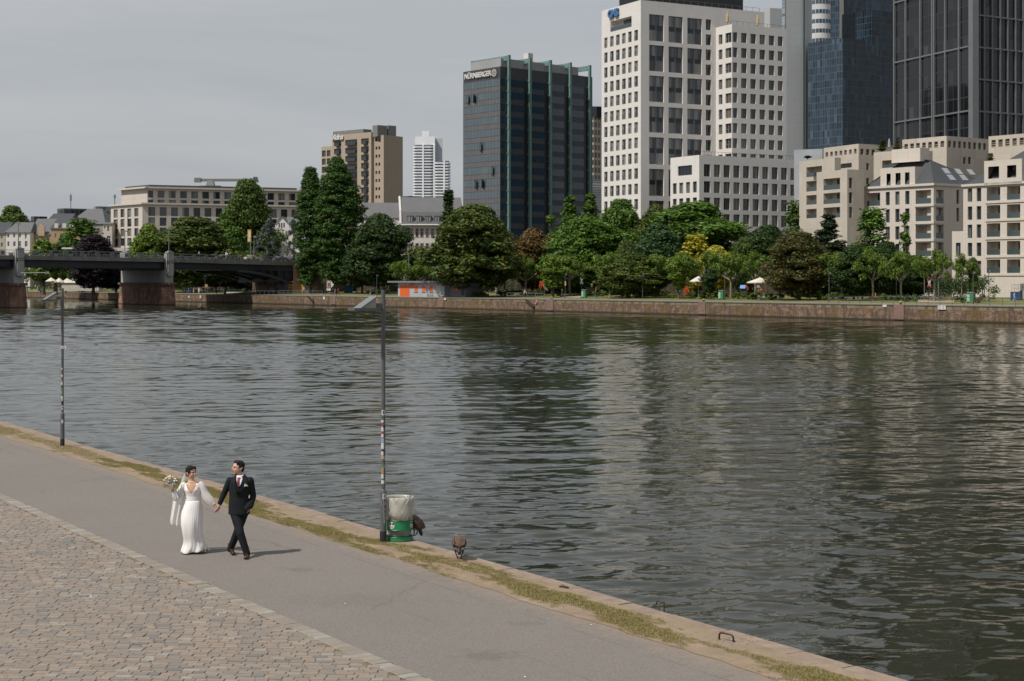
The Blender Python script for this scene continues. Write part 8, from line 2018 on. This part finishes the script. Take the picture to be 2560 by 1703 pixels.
def tbi(z):
 for i in range(len(tb)-1):
  a,b_=tb[i],tb[i+1]
  if a[0].z>=z>=b_[0].z:t_=(a[0].z-z)/(a[0].z-b_[0].z);c=a[0].lerp(b_[0],t_);return c.x,c.y,a[1]+(b_[1]-a[1])*t_,a[2]+(b_[2]-a[2])*t_
 e=tb[-1]if z<tb[-1][0].z else tb[0];return e[0].x,e[0].y,e[1],e[2]
zw,zV,zS=J(0,690,y0).z,J(0,584,y0).z,J(0,436,y0).z
mb=MB();n=72;m_=22;vs=[]
for i in range(m_+1):
 for k in range(n):
  a=2*math.pi*k/n;ax=abs(math.cos(a));s_front=math.sin(a)<0
  lift=min(1,(ax/0.70))if s_front else min(1,0.35+ax*0.8)
  top=zV+(zS-zV)*(lift**1.1)
  if ax>0.86:top=zS-(ax-0.86)*0.55
  z=zw+(top-zw)*i/m_;cx_,cy_,rx,ry=tbi(z)
  bust=0.016*math.exp(-((z-J(0,528,0).z)/0.045)**2)*(math.exp(-((a-4.25)/0.35)**2)+math.exp(-((a-5.17)/0.35)**2))
  g=0.012+bust+0.0015*math.sin(a*24);vs.append(Vector((cx_+(rx+g)*math.cos(a),cy_+(ry+g)*math.sin(a),z)))
mb.add(vs,[(i*n+k,i*n+(k+1)%n,(i+1)*n+(k+1)%n,(i+1)*n+k)for i in range(m_)for k in range(n)])
o=mb.build('bodice',DRESS,BR,smooth=True,recalc=False);so=o.modifiers.new('s','SOLIDIFY');so.thickness=0.006
mb=MB();loft(mb,[(J(519,y_,y0).x,J(519,y_,y0).y,J(519,y_,y0).z,r_+0.016+0.003*(i%2),r_*.74+0.018)for i,(y_,r_)in enumerate(((614,.126),(630,.125),(646,.124),(660,.124),(674,.124),(688,.124)))],40,cap=False);mb.build('sash',DRESS,BR,smooth=True)
sk=[(676,418,626),(740,396,640),(820,368,652),(920,354,655),(1020,358,650),(1120,372,650),(1200,386,660),(1265,388,682),(1325,372,700),(1372,352,704),(1402,344,700)]
mb=MB();n=180;vs=[];zc0=J(0,680,0).z
for i in range(len(sk)):
 zy,xl,xr=sk[i];a_,b_=J(xl,zy,0),J(xr,zy,0);z=a_.z;t_=i/(len(sk)-1)
 cx_,rx=(a_.x+b_.x)/2,(b_.x-a_.x)/2;ry=min(rx*0.86,0.105+0.13*t_**0.6)
 for k in range(n):
  a=2*math.pi*k/n;pl=(0.55*math.sin(a*13+2.6*math.sin(t_*4+a*2))*(0.5+0.5*math.sin(a*2+t_*5))+0.30*math.sin(a*31+3*t_)*(1-t_))*(0.030+0.016*min(1,t_*2))*min(1,t_*4+0.5)
  wv=0.07*t_*math.sin(a*3+1.0+t_*1.5)+0.05*t_*math.sin(a*6-t_*5)
  pl+=0.075*t_*math.sin(a*6+t_*7.5)+0.03*t_*t_*math.sin(a*10-t_*9)
  f=1+pl*0.75+wv*(1-abs(math.cos(a))**4)
  zz=z
  if t_>0.7:zz+=(t_-0.7)/0.3*(0.055*max(0,math.cos(a))**1.0+0.012*math.sin(a*7))
  sag=-0.03*t_*t_*0
  vs.append(Vector((cx_+rx*f*math.cos(a),0.0+0.06*t_-0.05*math.exp(-((t_-.45)/.2)**2)+ry*f*math.sin(a),max(0.012,zz+sag))))
mb.add(vs,[(i*n+k,i*n+(k+1)%n,(i+1)*n+(k+1)%n,(i+1)*n+k)for i in range(len(sk)-1)for k in range(n)])
o=mb.build('skirt',DRESS,BR,smooth=True,recalc=False);so=o.modifiers.new('s','SOLIDIFY');so.thickness=0.004;ss=o.modifiers.new('ss','SUBSURF');ss.levels=1;ss.render_levels=1
def sheer(name,col,alpha):
 m,nt,b=newmat(name);tc=nt.node('ShaderNodeTexCoord');nz=nt.noise(nt.mapping(tc.outputs['Object'],(9,9,1.2)),1.0,3,0.6)
 b.inputs['Base Color'].default_value=c4(col);b.inputs['Roughness'].default_value=0.8;nt.con(nt.ramp(nz,[(0.3,(alpha-.07,)*3),(0.7,(min(1,alpha+.10),)*3)]),b.inputs['Alpha'])
 return m
SHR=sheer('sheer_sleeve',(0.80,0.79,0.79),0.66);VEIL=sheer('veil_tulle',(0.86,0.85,0.82),0.50)
def sleeve(pts,nm='sleeve'):
 mb=MB();n=36;vs=[]
 for i,(p,r_,sag)in enumerate(pts):
  p=Vector(p);d=(Vector(pts[min(i+1,len(pts)-1)][0])-Vector(pts[max(i-1,0)][0])).normalized();u=d.cross(Vector((0,1,0))).normalized();v=d.cross(u).normalized()
  for k in range(n):
   a=2*math.pi*k/n;dirv=u*math.cos(a)+v*math.sin(a);f=1+0.07*math.sin(a*9+i);vs.append(p+dirv*r_*f*1.16+Vector((0,0,-sag*max(0,-dirv.z))))
 mb.add(vs,[(i*n+k,i*n+(k+1)%n,(i+1)*n+(k+1)%n,(i+1)*n+k)for i in range(len(pts)-1)for k in range(n)]);return mb.build(nm,SHR,BR,smooth=True,recalc=False)
sleeve([(J(604,436,y0),.040,0),(J(628,450,y0),.050,0),(J(650,500,y0),.052,.0),(J(680,570,y0),.058,.03),(J(712,625,y0),.066,.05),(J(752,672,y0-.01),.064,.05),(J(790,715,y0-.02),.046,.02),(J(815,738,y0-.03),.030,0)])
sleeve([(J(420,444,y0),.040,0),(J(402,458,y0),.050,0),(J(380,500,y0+.01),.055,.0),(J(350,570,y0+.01),.065,.03),(J(310,630,y0-.0),.085,.07),(J(280,610,y0-.06),.070,.04),(J(262,565,y0-.09),.040,.0),(J(254,548,y0-.10),.028,0)])
for w_,e_ in((wL,eL),(wR,eR)):mb=MB();d=(e_-w_).normalized();mb.tube([w_-d*.002,w_+d*0.035],0.031,14);mb.build('cuff',DRESS,BR,smooth=True)
mb=MB();vs=[];nv,nu=26,40
vl=[(300,398,424),(360,372,415),(430,345,398),(500,310,388),(570,268,395),(640,244,405),(720,232,400),(800,220,385),(880,208,372),(960,196,362),(1010,205,356)]
for i in range(nv+1):
 t_=i/nv*(len(vl)-1);k0=min(int(t_),len(vl)-2);f=t_-k0;r_=[vl[k0][j]+(vl[k0+1][j]-vl[k0][j])*f for j in range(3)]
 for k in range(nu+1):
  s_=k/nu;yy=0.10+0.10*(i/nv)+(0.008+0.018*i/nv)*math.sin(s_*13+3.0*i/nv)+0.006*math.sin(s_*31+i*.2);zadd=25*s_*(1 if i>nv*.8 else 0)*(i/nv-.8)*5
  vs.append(J(r_[1]+(r_[2]-r_[1])*s_,r_[0]+zadd+8*math.sin(s_*14)*(i/nv)**4,yy))
mb.add(vs,[(i*(nu+1)+k,i*(nu+1)+k+1,(i+1)*(nu+1)+k+1,(i+1)*(nu+1)+k)for i in range(nv)for k in range(nu)])
o=mb.build('veil',VEIL,BR,smooth=True,recalc=False)
dup_=MB();dup_.v=[(v[0]+0.015,v[1]+0.05,v[2]+0.02)for v in mb.v];dup_.f=list(mb.f);dup_.m=list(mb.m);dup_.build('veil',VEIL,BR,smooth=True,recalc=False)
CHAMP=M('champagne_satin_shoe',(0.62,0.52,0.42),scale=8,rough=0.35)
mb=MB();a_=J(672,1330,.10);mb.capsule(a_+Vector((0,0,-.01)),J(688,1392,.02),0.034,0.026,12);mb.box((J(700,1352,.10)),(0.02,0.02,0.05));mb.build('shoe',CHAMP,BR,remesh=0.007,sm=1)
mb=MB();c0,c1=J(706,1330,.09),J(700,1400,.02);mb.capsule(c0,c1,0.026,0.030,10,flat=0.5);mb.build('sole',M('tan_sole',(0.16,0.11,0.07),scale=5),BR)
mb=MB();mb.capsule(Vector((J(405,1400,0).x,0.02,0.03)),Vector((J(398,1400,0).x,-0.10,0.028)),0.028,0.024,10);mb.build('shoe',CHAMP,BR,remesh=0.007)
bc=J(210,398,y0-.13);BQ=thing('bouquet','round bridal bouquet of cream and pastel flowers held up by the bride','bouquet',bb+bc)
rs=random.Random(21);FC={'cream':(0.74,0.68,0.42),'white':(0.78,0.78,0.74),'pink':(0.62,0.36,0.38),'lilac':(0.46,0.44,0.62)}
FM={k:M('petals_'+k,c,tuple(x*.8 for x in c),scale=14,rough=0.7)for k,c in FC.items()}
def rose(c,r_,mat,nm='flower'):
 mb=MB();c=Vector(c);mb.ball(c,r_*0.62,8,6)
 for k in range(9):
  a=k*2.4;d=Vector((math.cos(a),math.sin(a),0.35+0.05*k)).normalized();rt_=d.to_track_quat('Z','Y').to_matrix();mb.ball(c+d*r_*0.5,(r_*0.5,r_*0.5,r_*0.22),7,5,rot=rt_)
 return mb.build(nm,mat,BQ,smooth=True)
for x,z,r_,k in((0.0,.075,.034,'white'),(-.04,.06,.032,'cream'),(-.085,.035,.034,'cream'),(-.115,0.0,.030,'cream'),(-.03,.025,.030,'pink'),(.035,.058,.030,'cream'),(.055,.03,.030,'pink'),(.085,.03,.028,'white'),(.02,-.005,.028,'lilac'),(-.03,-.02,.028,'lilac'),(.075,-.01,.028,'white'),(.11,-.005,.024,'white'),(-.075,-.015,.026,'lilac'),(.0,.04,.028,'cream')):
 rose((x,-0.05+0.02*abs(x)*10+rs.uniform(-.02,.02),z),r_,FM[k])
GRN2=M('bouquet_leaf',(0.04,0.08,0.03),(0.06,0.11,0.05),scale=8)
mb=MB()
for k in range(46):
 a=rs.uniform(0,6.28);rr=rs.uniform(.05,.13);c=Vector((rr*math.cos(a)*1.0,rs.uniform(-.04,.05),rr*math.sin(a)*.62-.01));d=Vector((rs.uniform(-1,1),rs.uniform(-1,1),rs.uniform(-1,1))).normalized();w_=d.orthogonal().normalized()*.012;mb.add([c,c+d*.02+w_,c+d*.045,c+d*.02-w_],[(0,1,2,3)])
mb.build('foliage',GRN2,BQ,recalc=False)
mb=MB()
for k in range(70):a=rs.uniform(math.pi,2*math.pi);rr=rs.uniform(.05,.13);mb.ball((rr*math.cos(a)*1.0,rs.uniform(-.09,0),-.045+rr*math.sin(a)*.32),.0055,5,4)
mb.build('gypsophila',FR_W,BQ)
mb=MB();h0,h1=J(222,470,y0-.13)-bc,J(226,532,y0-.12)-bc;mb.tube([h0,h1],[0.020,0.017],12);mb.build('handle',SHIRT,BQ,smooth=True);mb=MB();mb.tube([h1,h1+Vector((0,0,-.025))],[0.017,0.019],10);mb.build('stems',M('stem_green',(0.10,0.13,0.03),scale=8),BQ)
nang=math.atan2(-NV.y,-NV.x)
STK=[M('sticker_white',(0.60,0.60,0.58),(0.45,0.45,0.45),scale=60,rough=0.5),M('sticker_black',(0.02,0.02,0.02),scale=30),M('sticker_red',(0.35,0.05,0.04),scale=30),M('sticker_blue',(0.25,0.35,0.50),scale=30),M('sticker_orange',(0.38,0.24,0.10),scale=30),M('sticker_green',(0.06,0.22,0.10),scale=30)]
def sticker(parent,z,h,a0,a1,r_,m,th=0.0008):
 mb=MB();n=6;o=r_+th
 for k in range(n):
  b0,b1=a0+(a1-a0)*k/n,a0+(a1-a0)*(k+1)/n
  mb.quad((o*math.cos(b0),o*math.sin(b0),z),(o*math.cos(b1),o*math.sin(b1),z),(o*math.cos(b1),o*math.sin(b1),z+h),(o*math.cos(b0),o*math.sin(b0),z+h))
 return mb.build('sticker',STK[m],parent,recalc=False)
p=ground_at(958,1355,NZ+0.01);L2=lamp('street_lamp','dark grey street lamp plastered with stickers beside the green bin',p,nang,4.87,'near bank street lamps',True)
ca=math.atan2(-p.y,-p.x)-nang
Z2=lambda py:(1355-py)/(F/p.y)
rs=random.Random(9)
for(y0_,y1_,da,wd,m)in((1025,1038,-.2,1.2,0),(1027,1035,-.2,.5,1),(1050,1056,.5,.8,0),(1058,1063,.5,.6,2),(1067,1078,.5,.8,0),(1079,1084,.4,.9,2),(1085,1093,.5,.8,0),(1086,1090,.1,.5,1),(1095,1108,.3,.9,3),(1108,1122,.4,1.0,0),(1124,1130,.1,1.1,1),(1128,1138,.5,.7,0),(1139,1148,.3,.9,4),(1141,1146,.3,.5,0),(1141,1150,-.9,.4,0),(1158,1166,.3,.7,5),(1162,1170,-.6,.5,3),(1168,1188,.3,.7,4),(1186,1196,.5,.8,0),(1200,1209,.3,1.0,0),(1064,1070,-.5,.6,1)):
 sticker(L2,Z2(y1_),Z2(y0_)-Z2(y1_),ca-da-wd*.8,ca-da+wd*.8,0.041,m,0.0006+0.0005*rs.random())
s_=sticker(L2,Z2(1247),0.105,ca-.1-.1,ca+.95-.1,0.062,0,0.001);sticker(s_,Z2(1247)-0,0.105,ca-.2,ca+.85,0.062,4,0.0005);sticker(s_,Z2(1243),0.045,ca+.1,ca+.5,0.062,1,0.002)
mb=MB()
for(a0,z0),(a1,z1)in(((.25,1.0),(.1,.86)),((.1,.86),(.05,.62)),((.05,.62),(.3,.42)),((.3,.42),(.55,.5)),((.55,.5),(.6,.66)),((.5,.80),(.65,.88)),((.65,.88),(.75,.82)),((.45,.7),(.7,.74)),((-.75,.95),(-.6,.9)),((-.6,.9),(-.55,.8)),((-.3,.66),(-.1,.68))):
 z0,z1=z0*.93-.03,z1*.93-.03;mb.tube([(0.0635*math.cos(ca+a0),0.0635*math.sin(ca+a0),z0),(0.0635*math.cos(ca+a1),0.0635*math.sin(ca+a1),z1)],0.0022,4)
mb.build('scrawl',STK[0],L2)
p1=ground_at(156,1115,NZ+0.01);L1=lamp('street_lamp','dark grey street lamp with small number plate, standing alone at the left',p1,nang,4.80,'near bank street lamps',True)
ca1=math.atan2(-p1.y,-p1.x)-nang;Z1=lambda py:(1115-py)/(F/p1.y)
for(y0_,y1_,da,wd,m)in((920,924,.5,.6,0),(937,942,.4,.8,0),(943,948,-.3,.6,2),(951,955,.4,.8,4),(956,962,.4,.8,0),(965,969,.4,.6,1),(969,977,.2,.9,5),(978,984,.4,.7,4),(990,997,.3,.9,0),(998,1002,.2,.6,0),(1003,1012,0,.9,1),(1014,1024,0,1.0,0),(1017,1021,0,.5,1)):
 sticker(L1,Z1(y1_),Z1(y0_)-Z1(y1_),ca1-da-wd*.8,ca1-da+wd*.8,0.041,m,0.0006+0.0005*rs.random())
sticker(L1,Z1(1058),0.11,ca1-.45,ca1+.45,0.062,0,0.001)
pz=Z1(873);lw=-nang
pl_=bpy.data.objects.new('number_plate',None);
mb=MB();mb.box((0,0,0),(0.19,0.006,0.105));pl=mb.build('number_plate',M('plate_red_edge',(0.40,0.05,0.04),scale=5),L1);pl.location=Vector((0.042*math.cos(ca1),0.042*math.sin(ca1),pz+.05))+Matrix.Rotation(-nang,3,'Z')@Vector((0.03,0,0));pl.rotation_euler=(0,0,-nang)
mb=MB();mb.box((0,-.004,0),(0.172,0.004,0.088));mb.build('plate_face',SHIRT,pl);text_mesh('232',0.085,LBLK,'digits',pl,(-0.068,-.008,-.030),(R(90),0,0),0.001,bold=0.002)
bpy.data.objects.remove(pl_)
for z in(.58,):pass
p=ground_at(998.6,1350,NZ+0.01);p.z=NZ+0.012;BN=thing('litter_basket','green banded wire litter bin lined with a clear bag beside the stickered lamp','bin',p)
GBN=M('glossy_green_band',(0.020,0.235,0.095),(0.016,0.20,0.08),scale=2,rough=0.3);WIR=M('galvanised_wire',(0.34,0.34,0.27),(0.26,0.27,0.20),scale=10,rough=0.45,metal=0.3)
rb=0.262
mb=MB();mb.lathe([(rb,0.01),(rb,0.085),(rb-.008,0.085),(rb-.008,0.01)],40);mb.lathe([(rb-.01,0.012),(0.01,0.012)],40);mb.build('base_ring',GBN,BN)
mb=MB();mb.lathe([(rb,0.215),(rb,0.405),(rb-.006,0.405),(rb-.006,0.215),(rb,.215)],40);band=mb.build('band',GBN,BN,smooth=False)
for z in(0.22,0.40,0.08):
 mb=MB();mb.lathe([(rb+.004,z-.008),(rb+.009,z),(rb+.004,z+.008),(rb,z)],40);mb.build('hoop',M('dark_green_hoop',(0.012,0.12,0.05),scale=2,rough=0.4),BN)
mb=MB()
for k in range(56):
 a=2*math.pi*k/56;mb.tube([((rb-.05)*math.cos(a),(rb-.05)*math.sin(a),0.09),((rb-.012)*math.cos(a),(rb-.012)*math.sin(a),0.30),((rb-.004)*math.cos(a),(rb-.004)*math.sin(a),0.82)],0.0022,4,cap=False)
for k in range(30):
 z=0.10+0.72*k/29;r_=rb-.05+.042*min(1,(z-.09)/.21);n=28
 for j in range(n):
  a0,a1=2*math.pi*j/n,2*math.pi*(j+1)/n;mb.tube([(r_*math.cos(a0),r_*math.sin(a0),z),(r_*math.cos(a1),r_*math.sin(a1),z)],0.0020,3,cap=False)
mb.build('wire_basket',WIR,BN,recalc=False)
mb=MB();mb.lathe([(rb-.06,0.10),(rb-.07,.11),(rb-.03,0.42),(rb-.03,.80)],30);mb.build('inner_bag',sheer('inner_plastic',(0.42,0.40,0.32),0.55),BN,smooth=True)
BAG=sheer('clear_bag_plastic',(0.66,0.64,0.55),0.44)
b_=BAG.node_tree.nodes['Principled BSDF'];b_.inputs['Roughness'].default_value=0.25
mb=MB();n=96;prof=[(rb-.03,.70),(rb-.012,.80),(rb+.000,0.842),(rb+.012,0.846),(rb+.020,.83),(rb+.022,.76),(rb+.024,.68),(rb+.030,.60),(rb+.034,.53),(rb+.022,.485),(rb+.004,.465)]
vs=[]
for i,(r_,z)in enumerate(prof):
 for k in range(n):
  a=2*math.pi*k/n;w_=0.011*math.sin(a*7+z*14)*(i>4)+0.006*math.sin(a*17-z*34)+0.010*math.exp(-((math.sin((a-4.5))*2.2-(z-.5)*3)**2)*4)*(i>4)
  vs.append(Vector(((r_+w_)*math.cos(a),(r_+w_)*math.sin(a),z+0.010*math.sin(a*5)*(i>=9)+0.02*math.sin(a*2+1)*(i>=8))))
mb.add(vs,[(i*n+k,i*n+(k+1)%n,(i+1)*n+(k+1)%n,(i+1)*n+k)for i in range(len(prof)-1)for k in range(n)]);mb.build('bag',BAG,BN,smooth=True,recalc=False)
mb=MB()
for k in range(5):
 a0=-2.5+k*.42;pts=[]
 for j in range(8):t_=j/7;a=a0+.55*t_*(1 if k%2 else-1);pts.append(((rb+.028+.004*math.sin(j))*math.cos(a),(rb+.028)*math.sin(a),.82-.30*t_**1.3))
 mb.tube(pts,.0035,5)
mb.build('bag_fold',SHIRT,BN,smooth=True)
def band_patch(fn,r_,mat,nm,th):
 mb=MB();mb.add([Vector(((rb+th)*math.cos(a),(rb+th)*math.sin(a),z))for a,z in fn],[tuple(range(len(fn)))]);return mb.build(nm,mat,band,recalc=False)
cab=math.atan2(-p.y,-p.x);a_e=cab-.95+.17;zc=0.315
circ=lambda ac,zc_,ra,rz_,n=20:[(ac+ra/rb*math.cos(2*math.pi*k/n),zc_+rz_*math.sin(2*math.pi*k/n))for k in range(n)]
def strips_disc(ac,zc_,rr,mat,nm,th,n=10):
 mb=MB();vs=[];fs=[]
 for i in range(n+1):
  x=-rr+2*rr*i/n;h_=math.sqrt(max(0,rr*rr-x*x));a=ac+x/rb*1.0;vs+=[Vector(((rb+th)*math.cos(a),(rb+th)*math.sin(a),zc_-h_)),Vector(((rb+th)*math.cos(a),(rb+th)*math.sin(a),zc_+h_))]
  if i:fs.append((2*i-2,2*i,2*i+1,2*i-1))
 mb.add(vs,fs);return mb.build(nm,mat,band,recalc=False)
for ac in(cab-.62,cab+1.15):
 em=strips_disc(ac,zc,.066,FR_W,'smiley',.002,14)
 for dx in(-.022,.034):
  strips_disc(ac+(dx-.011)/rb,zc+.032,.014,LBLK,'heart_eye',.004,6);strips_disc(ac+(dx+.011)/rb,zc+.032,.014,LBLK,'heart_eye',.004,6);strips_disc(ac+dx/rb,zc+.018,.012,LBLK,'heart_eye',.0045,6)
 mb=MB()
 for k in range(8):
  t0,t1=-1+2*k/8,-1+2*(k+1)/8;f=lambda t_:Vector(((rb+.004)*math.cos(ac+t_*.034/rb),(rb+.004)*math.sin(ac+t_*.034/rb),zc-.034+.014*t_*t_));mb.tube([f(t0),f(t1)],.004,4)
 mb.build('smile',LBLK,band)
def goose_mat():
 m,nt,b=newmat('goose_plumage');tc=nt.node('ShaderNodeTexCoord');v=tc.outputs['Object'];sp=nt.node('ShaderNodeSeparateXYZ');nt.con(v,sp.inputs[0])
 w_=nt.node('ShaderNodeTexVoronoi');w_.inputs['Scale'].default_value=26;nt.con(nt.mapping(v,(1.6,.6,1)),w_.inputs['Vector'])
 n=nt.noise(nt.mapping(v,(30,8,18)),1.0,4,.7)
 c=nt.ramp(w_.outputs['Distance'],[(0.1,(0.035,0.018,0.010)),(0.35,(0.070,0.038,0.022)),(0.6,(0.14,0.085,0.052))]);c=nt.mix(nt.ramp(n,[(.35,(.6,)*3),(.65,(0,)*3)]),c,(0.045,0.026,0.016))
 f=nt.math('MULTIPLY',nt.math('LESS_THAN',sp.outputs[1],-0.105),nt.math('LESS_THAN',sp.outputs[2],0.228))
 c=nt.mix(f,c,(0.70,0.68,0.66));nt.con(c,b.inputs['Base Color']);b.inputs['Roughness'].default_value=0.8;nt.con(nt.bump(w_.outputs['Distance'],.5,.006),b.inputs['Normal']);return m
GM=goose_mat();GBK=M('goose_black',(0.012,0.011,0.011),scale=12,rough=0.6)
def goose(label,loc,rz,sc=1.0,alert=False):
 t=thing('goose',label,'goose',loc,rz,'geese on the quay',(sc,sc,sc))
 mb=MB();mb.ball((0,0,.27),(.112,.20,.105),20,14);mb.ball((0,-.10,.255),(.095,.11,.085),16,10);mb.ball((0,.14,.26),(.09,.11,.09),16,10)
 if alert:mb.tube([(0,.18,.32),(0,.24,.42),(0,.23,.55)],[.055,.036,.028],10);mb.ball((0,.25,.58),(.028,.045,.028),10,8)
 else:mb.tube([(0,.20,.27),(0,.29,.22),(0,.35,.12),(0,.38,.05)],[.055,.036,.028,.026],10);mb.ball((0,.41,.035),(.028,.045,.028),10,8)
 mb.build('body',GM,t,remesh=.008,sm=1)
 for sx in(-1,1):
  mb=MB();mb.ball((sx*.078,-.02,.285),(.030,.20,.075),14,10);mb.capsule((sx*.07,-.14,.285),(sx*.03,-.24,.265),.028,.008,8,flat=.6);mb.build('wing',GM,t,remesh=.009,sm=1)
  mb=MB();mb.capsule((sx*.075,-.05,.20),(sx*.055,-.06,.10),.022,.012,8);mb.capsule((sx*.055,-.06,.10),(sx*.025,-.03,.015),.010,.008,8)
  for k in(-1,0,1):mb.capsule((sx*.025,-.03,.012),(sx*.025+k*.022,.035,.006),.007,.004,6)
  mb.build('leg',GBK,t)
 mb=MB();mb.ball((0,-.215,.205),(.040,.080,.030),12,8,rot=Matrix.Rotation(R(35),3,'X'));mb.build('tail',GBK,t,remesh=.008)
 mb=MB();hz=.543 if alert else 0;hy=-.16 if alert else 0
 mb.tube([(0,.235,.40),(0,.245,.46),(0,.235,.56)]if alert else[(0,.29,.235),(0,.35,.13),(0,.385,.055)],[.040,.033,.030],10);mb.ball((0,.41+hy,.037+hz),(.030,.046,.030),10,8);hd_=mb.build('head_and_neck',GBK,t,remesh=.008)
 mb=MB();mb.capsule((0,.44+hy,.028+hz),(0,.485+hy,.012+hz),.014,.008,8);mb.build('bill',GBK,hd_)
 for sx in(-1,1):mb=MB();mb.ball((sx*.026,.405+hy,.038+hz),(.008,.022,.020),8,6);mb.build('cheek',FR_W,hd_)
 return t
goose('brown goose grazing on the quay seen from behind',ground_at(1148,1396,NZ+.015),R(2),1.10)
g2=goose('brown goose half hidden behind the green bin',ground_at(1036,1344,NZ+.015)+Vector((-.02,.05,.02)),R(55),1.1,True)
g1_=bpy.data.objects['goose']
for o in g1_.children:
 if not o.name.startswith('leg'):o.location=(0,0,-.045);o.scale=(1.12,1.05,1.1)
for o in g2.children:
 if not o.name.startswith('leg'):o.rotation_euler=(R(32),0,0);o.location=(0,.13,.03)
IRON=M('worn_iron',(0.045,0.038,0.034),(0.07,0.035,0.02),scale=10,rough=0.45,metal=0.6)
p=ground_at(1815,1603,NZ+.01);t=thing('mooring_hoop','bent iron mooring hoop set in crumbled earth near the quay edge','hoop',p,R(-12))
mb=MB();mb.tube([(-.098,.05,-.03),(-.098,.05,.075),(-.085,.042,.098),(-.06,.032,.108),(.07,-.03,.10),(.095,-.045,.085),(.105,-.05,.06),(.112,-.05,-.03)],.0135,12);mb.build('bar',IRON,t,smooth=True)
p=near(near(0,0).x,0)if False else ground_at(1652,1510,NZ+.01);t=thing('ladder_handle','small iron ladder handle in the notch of the quay edge','handle',p,R(-32));t.scale=(.72,.72,.72)
mb=MB();mb.tube([(-.10,.0,-.02),(-.10,0,.03),(-.08,0,.05),(.06,0,.05),(.08,0,.03),(.08,0,-.35)],.013,10);mb.tube([(-.10,.12,-.02),(-.10,.12,-.4)],.012,8);mb.build('bar',IRON,t,smooth=True)
p=ground_at(1409,1470,NZ+.012);t=thing('driftwood','short dark forked piece of driftwood on the earth strip','driftwood',p,R(-22))
mb=MB();mb.tube([(-.08,0,.018),(-.02,.01,.024),(.05,0,.018),(.09,-.01,.014)],[.012,.018,.017,.013],8);mb.tube([(-.03,0,.02),(-.015,.03,.05)],[.012,.008],7);mb.build('branch',M('dark_driftwood',(0.06,0.035,0.025),(0.035,0.022,0.016),scale=12),t,smooth=True)
p=ground_at(2172,1646,0.02);t=thing('floating_branch','dark branch floating in the water beside the quay wall','driftwood',p,R(-10));mb=MB();mb.tube([(-.12,0,.0),(0,.02,.02),(.13,0,.0)],[.012,.018,.010],7);mb.build('branch',M('dark_driftwood',(0.06,0.035,0.025),scale=12),t,smooth=True)
rg=random.Random(31);mb=MB();hp=ground_at(1815,1600,NZ+.012)
for k in range(420):
 a=rg.uniform(0,6.28);rr=abs(rg.gauss(0,.22));c=hp+Vector((rr*math.cos(a)*1.5+.06,rr*math.sin(a)*.8,.002));s_=rg.uniform(.004,.012);mb.ball(c,(s_,s_*rg.uniform(.6,1),s_*.6),5,3)
o=mb.build('gravel',M('loose_gravel',(0.36,0.32,0.27),(0.24,0.20,0.16),scale=30),None);tag(o,'loose crumbled gravel scattered around the mooring hoop','gravel',kind='stuff')
mb=MB()
for k in range(260):
 u=rg.uniform(5,60);v=rg.uniform(13.6,14.95);c=near(u,v,NZ+.016);s_=rg.uniform(.004,.011);mb.ball(c,(s_*1.4,s_,s_*.6),5,3)
o=mb.build('pebbles',M('pebble_mix',(0.30,0.26,0.22),(0.14,0.10,0.07),scale=8),None);tag(o,'pebbles and crumbs scattered over the earth strip','pebbles',kind='stuff')
LW=M('white_litter',(0.66,0.66,0.62),scale=10)
for i,(px,py,lb)in enumerate(((1313,1693,'on the asphalt at the bottom centre'),(863,1510,'on the asphalt left of the wet stain'),(545,1538,'on the setts below the couple'),(228,1493,'on the setts at the lower left'),(1478,1563,'on the asphalt near the grass'))):
 q0=ground_at(px,py,NZ+.012);t=thing('litter','tiny white scrap of litter '+lb,'litter',q0,rg.uniform(0,3));mb=MB();mb.add([(-.015,-.01,0),(.018,-.012,.004),(.012,.012,.012),(-.01,.014,.003),(0,0,.014)],[(0,1,4),(1,2,4),(2,3,4),(3,0,4)]);mb.build('scrap',LW,t)
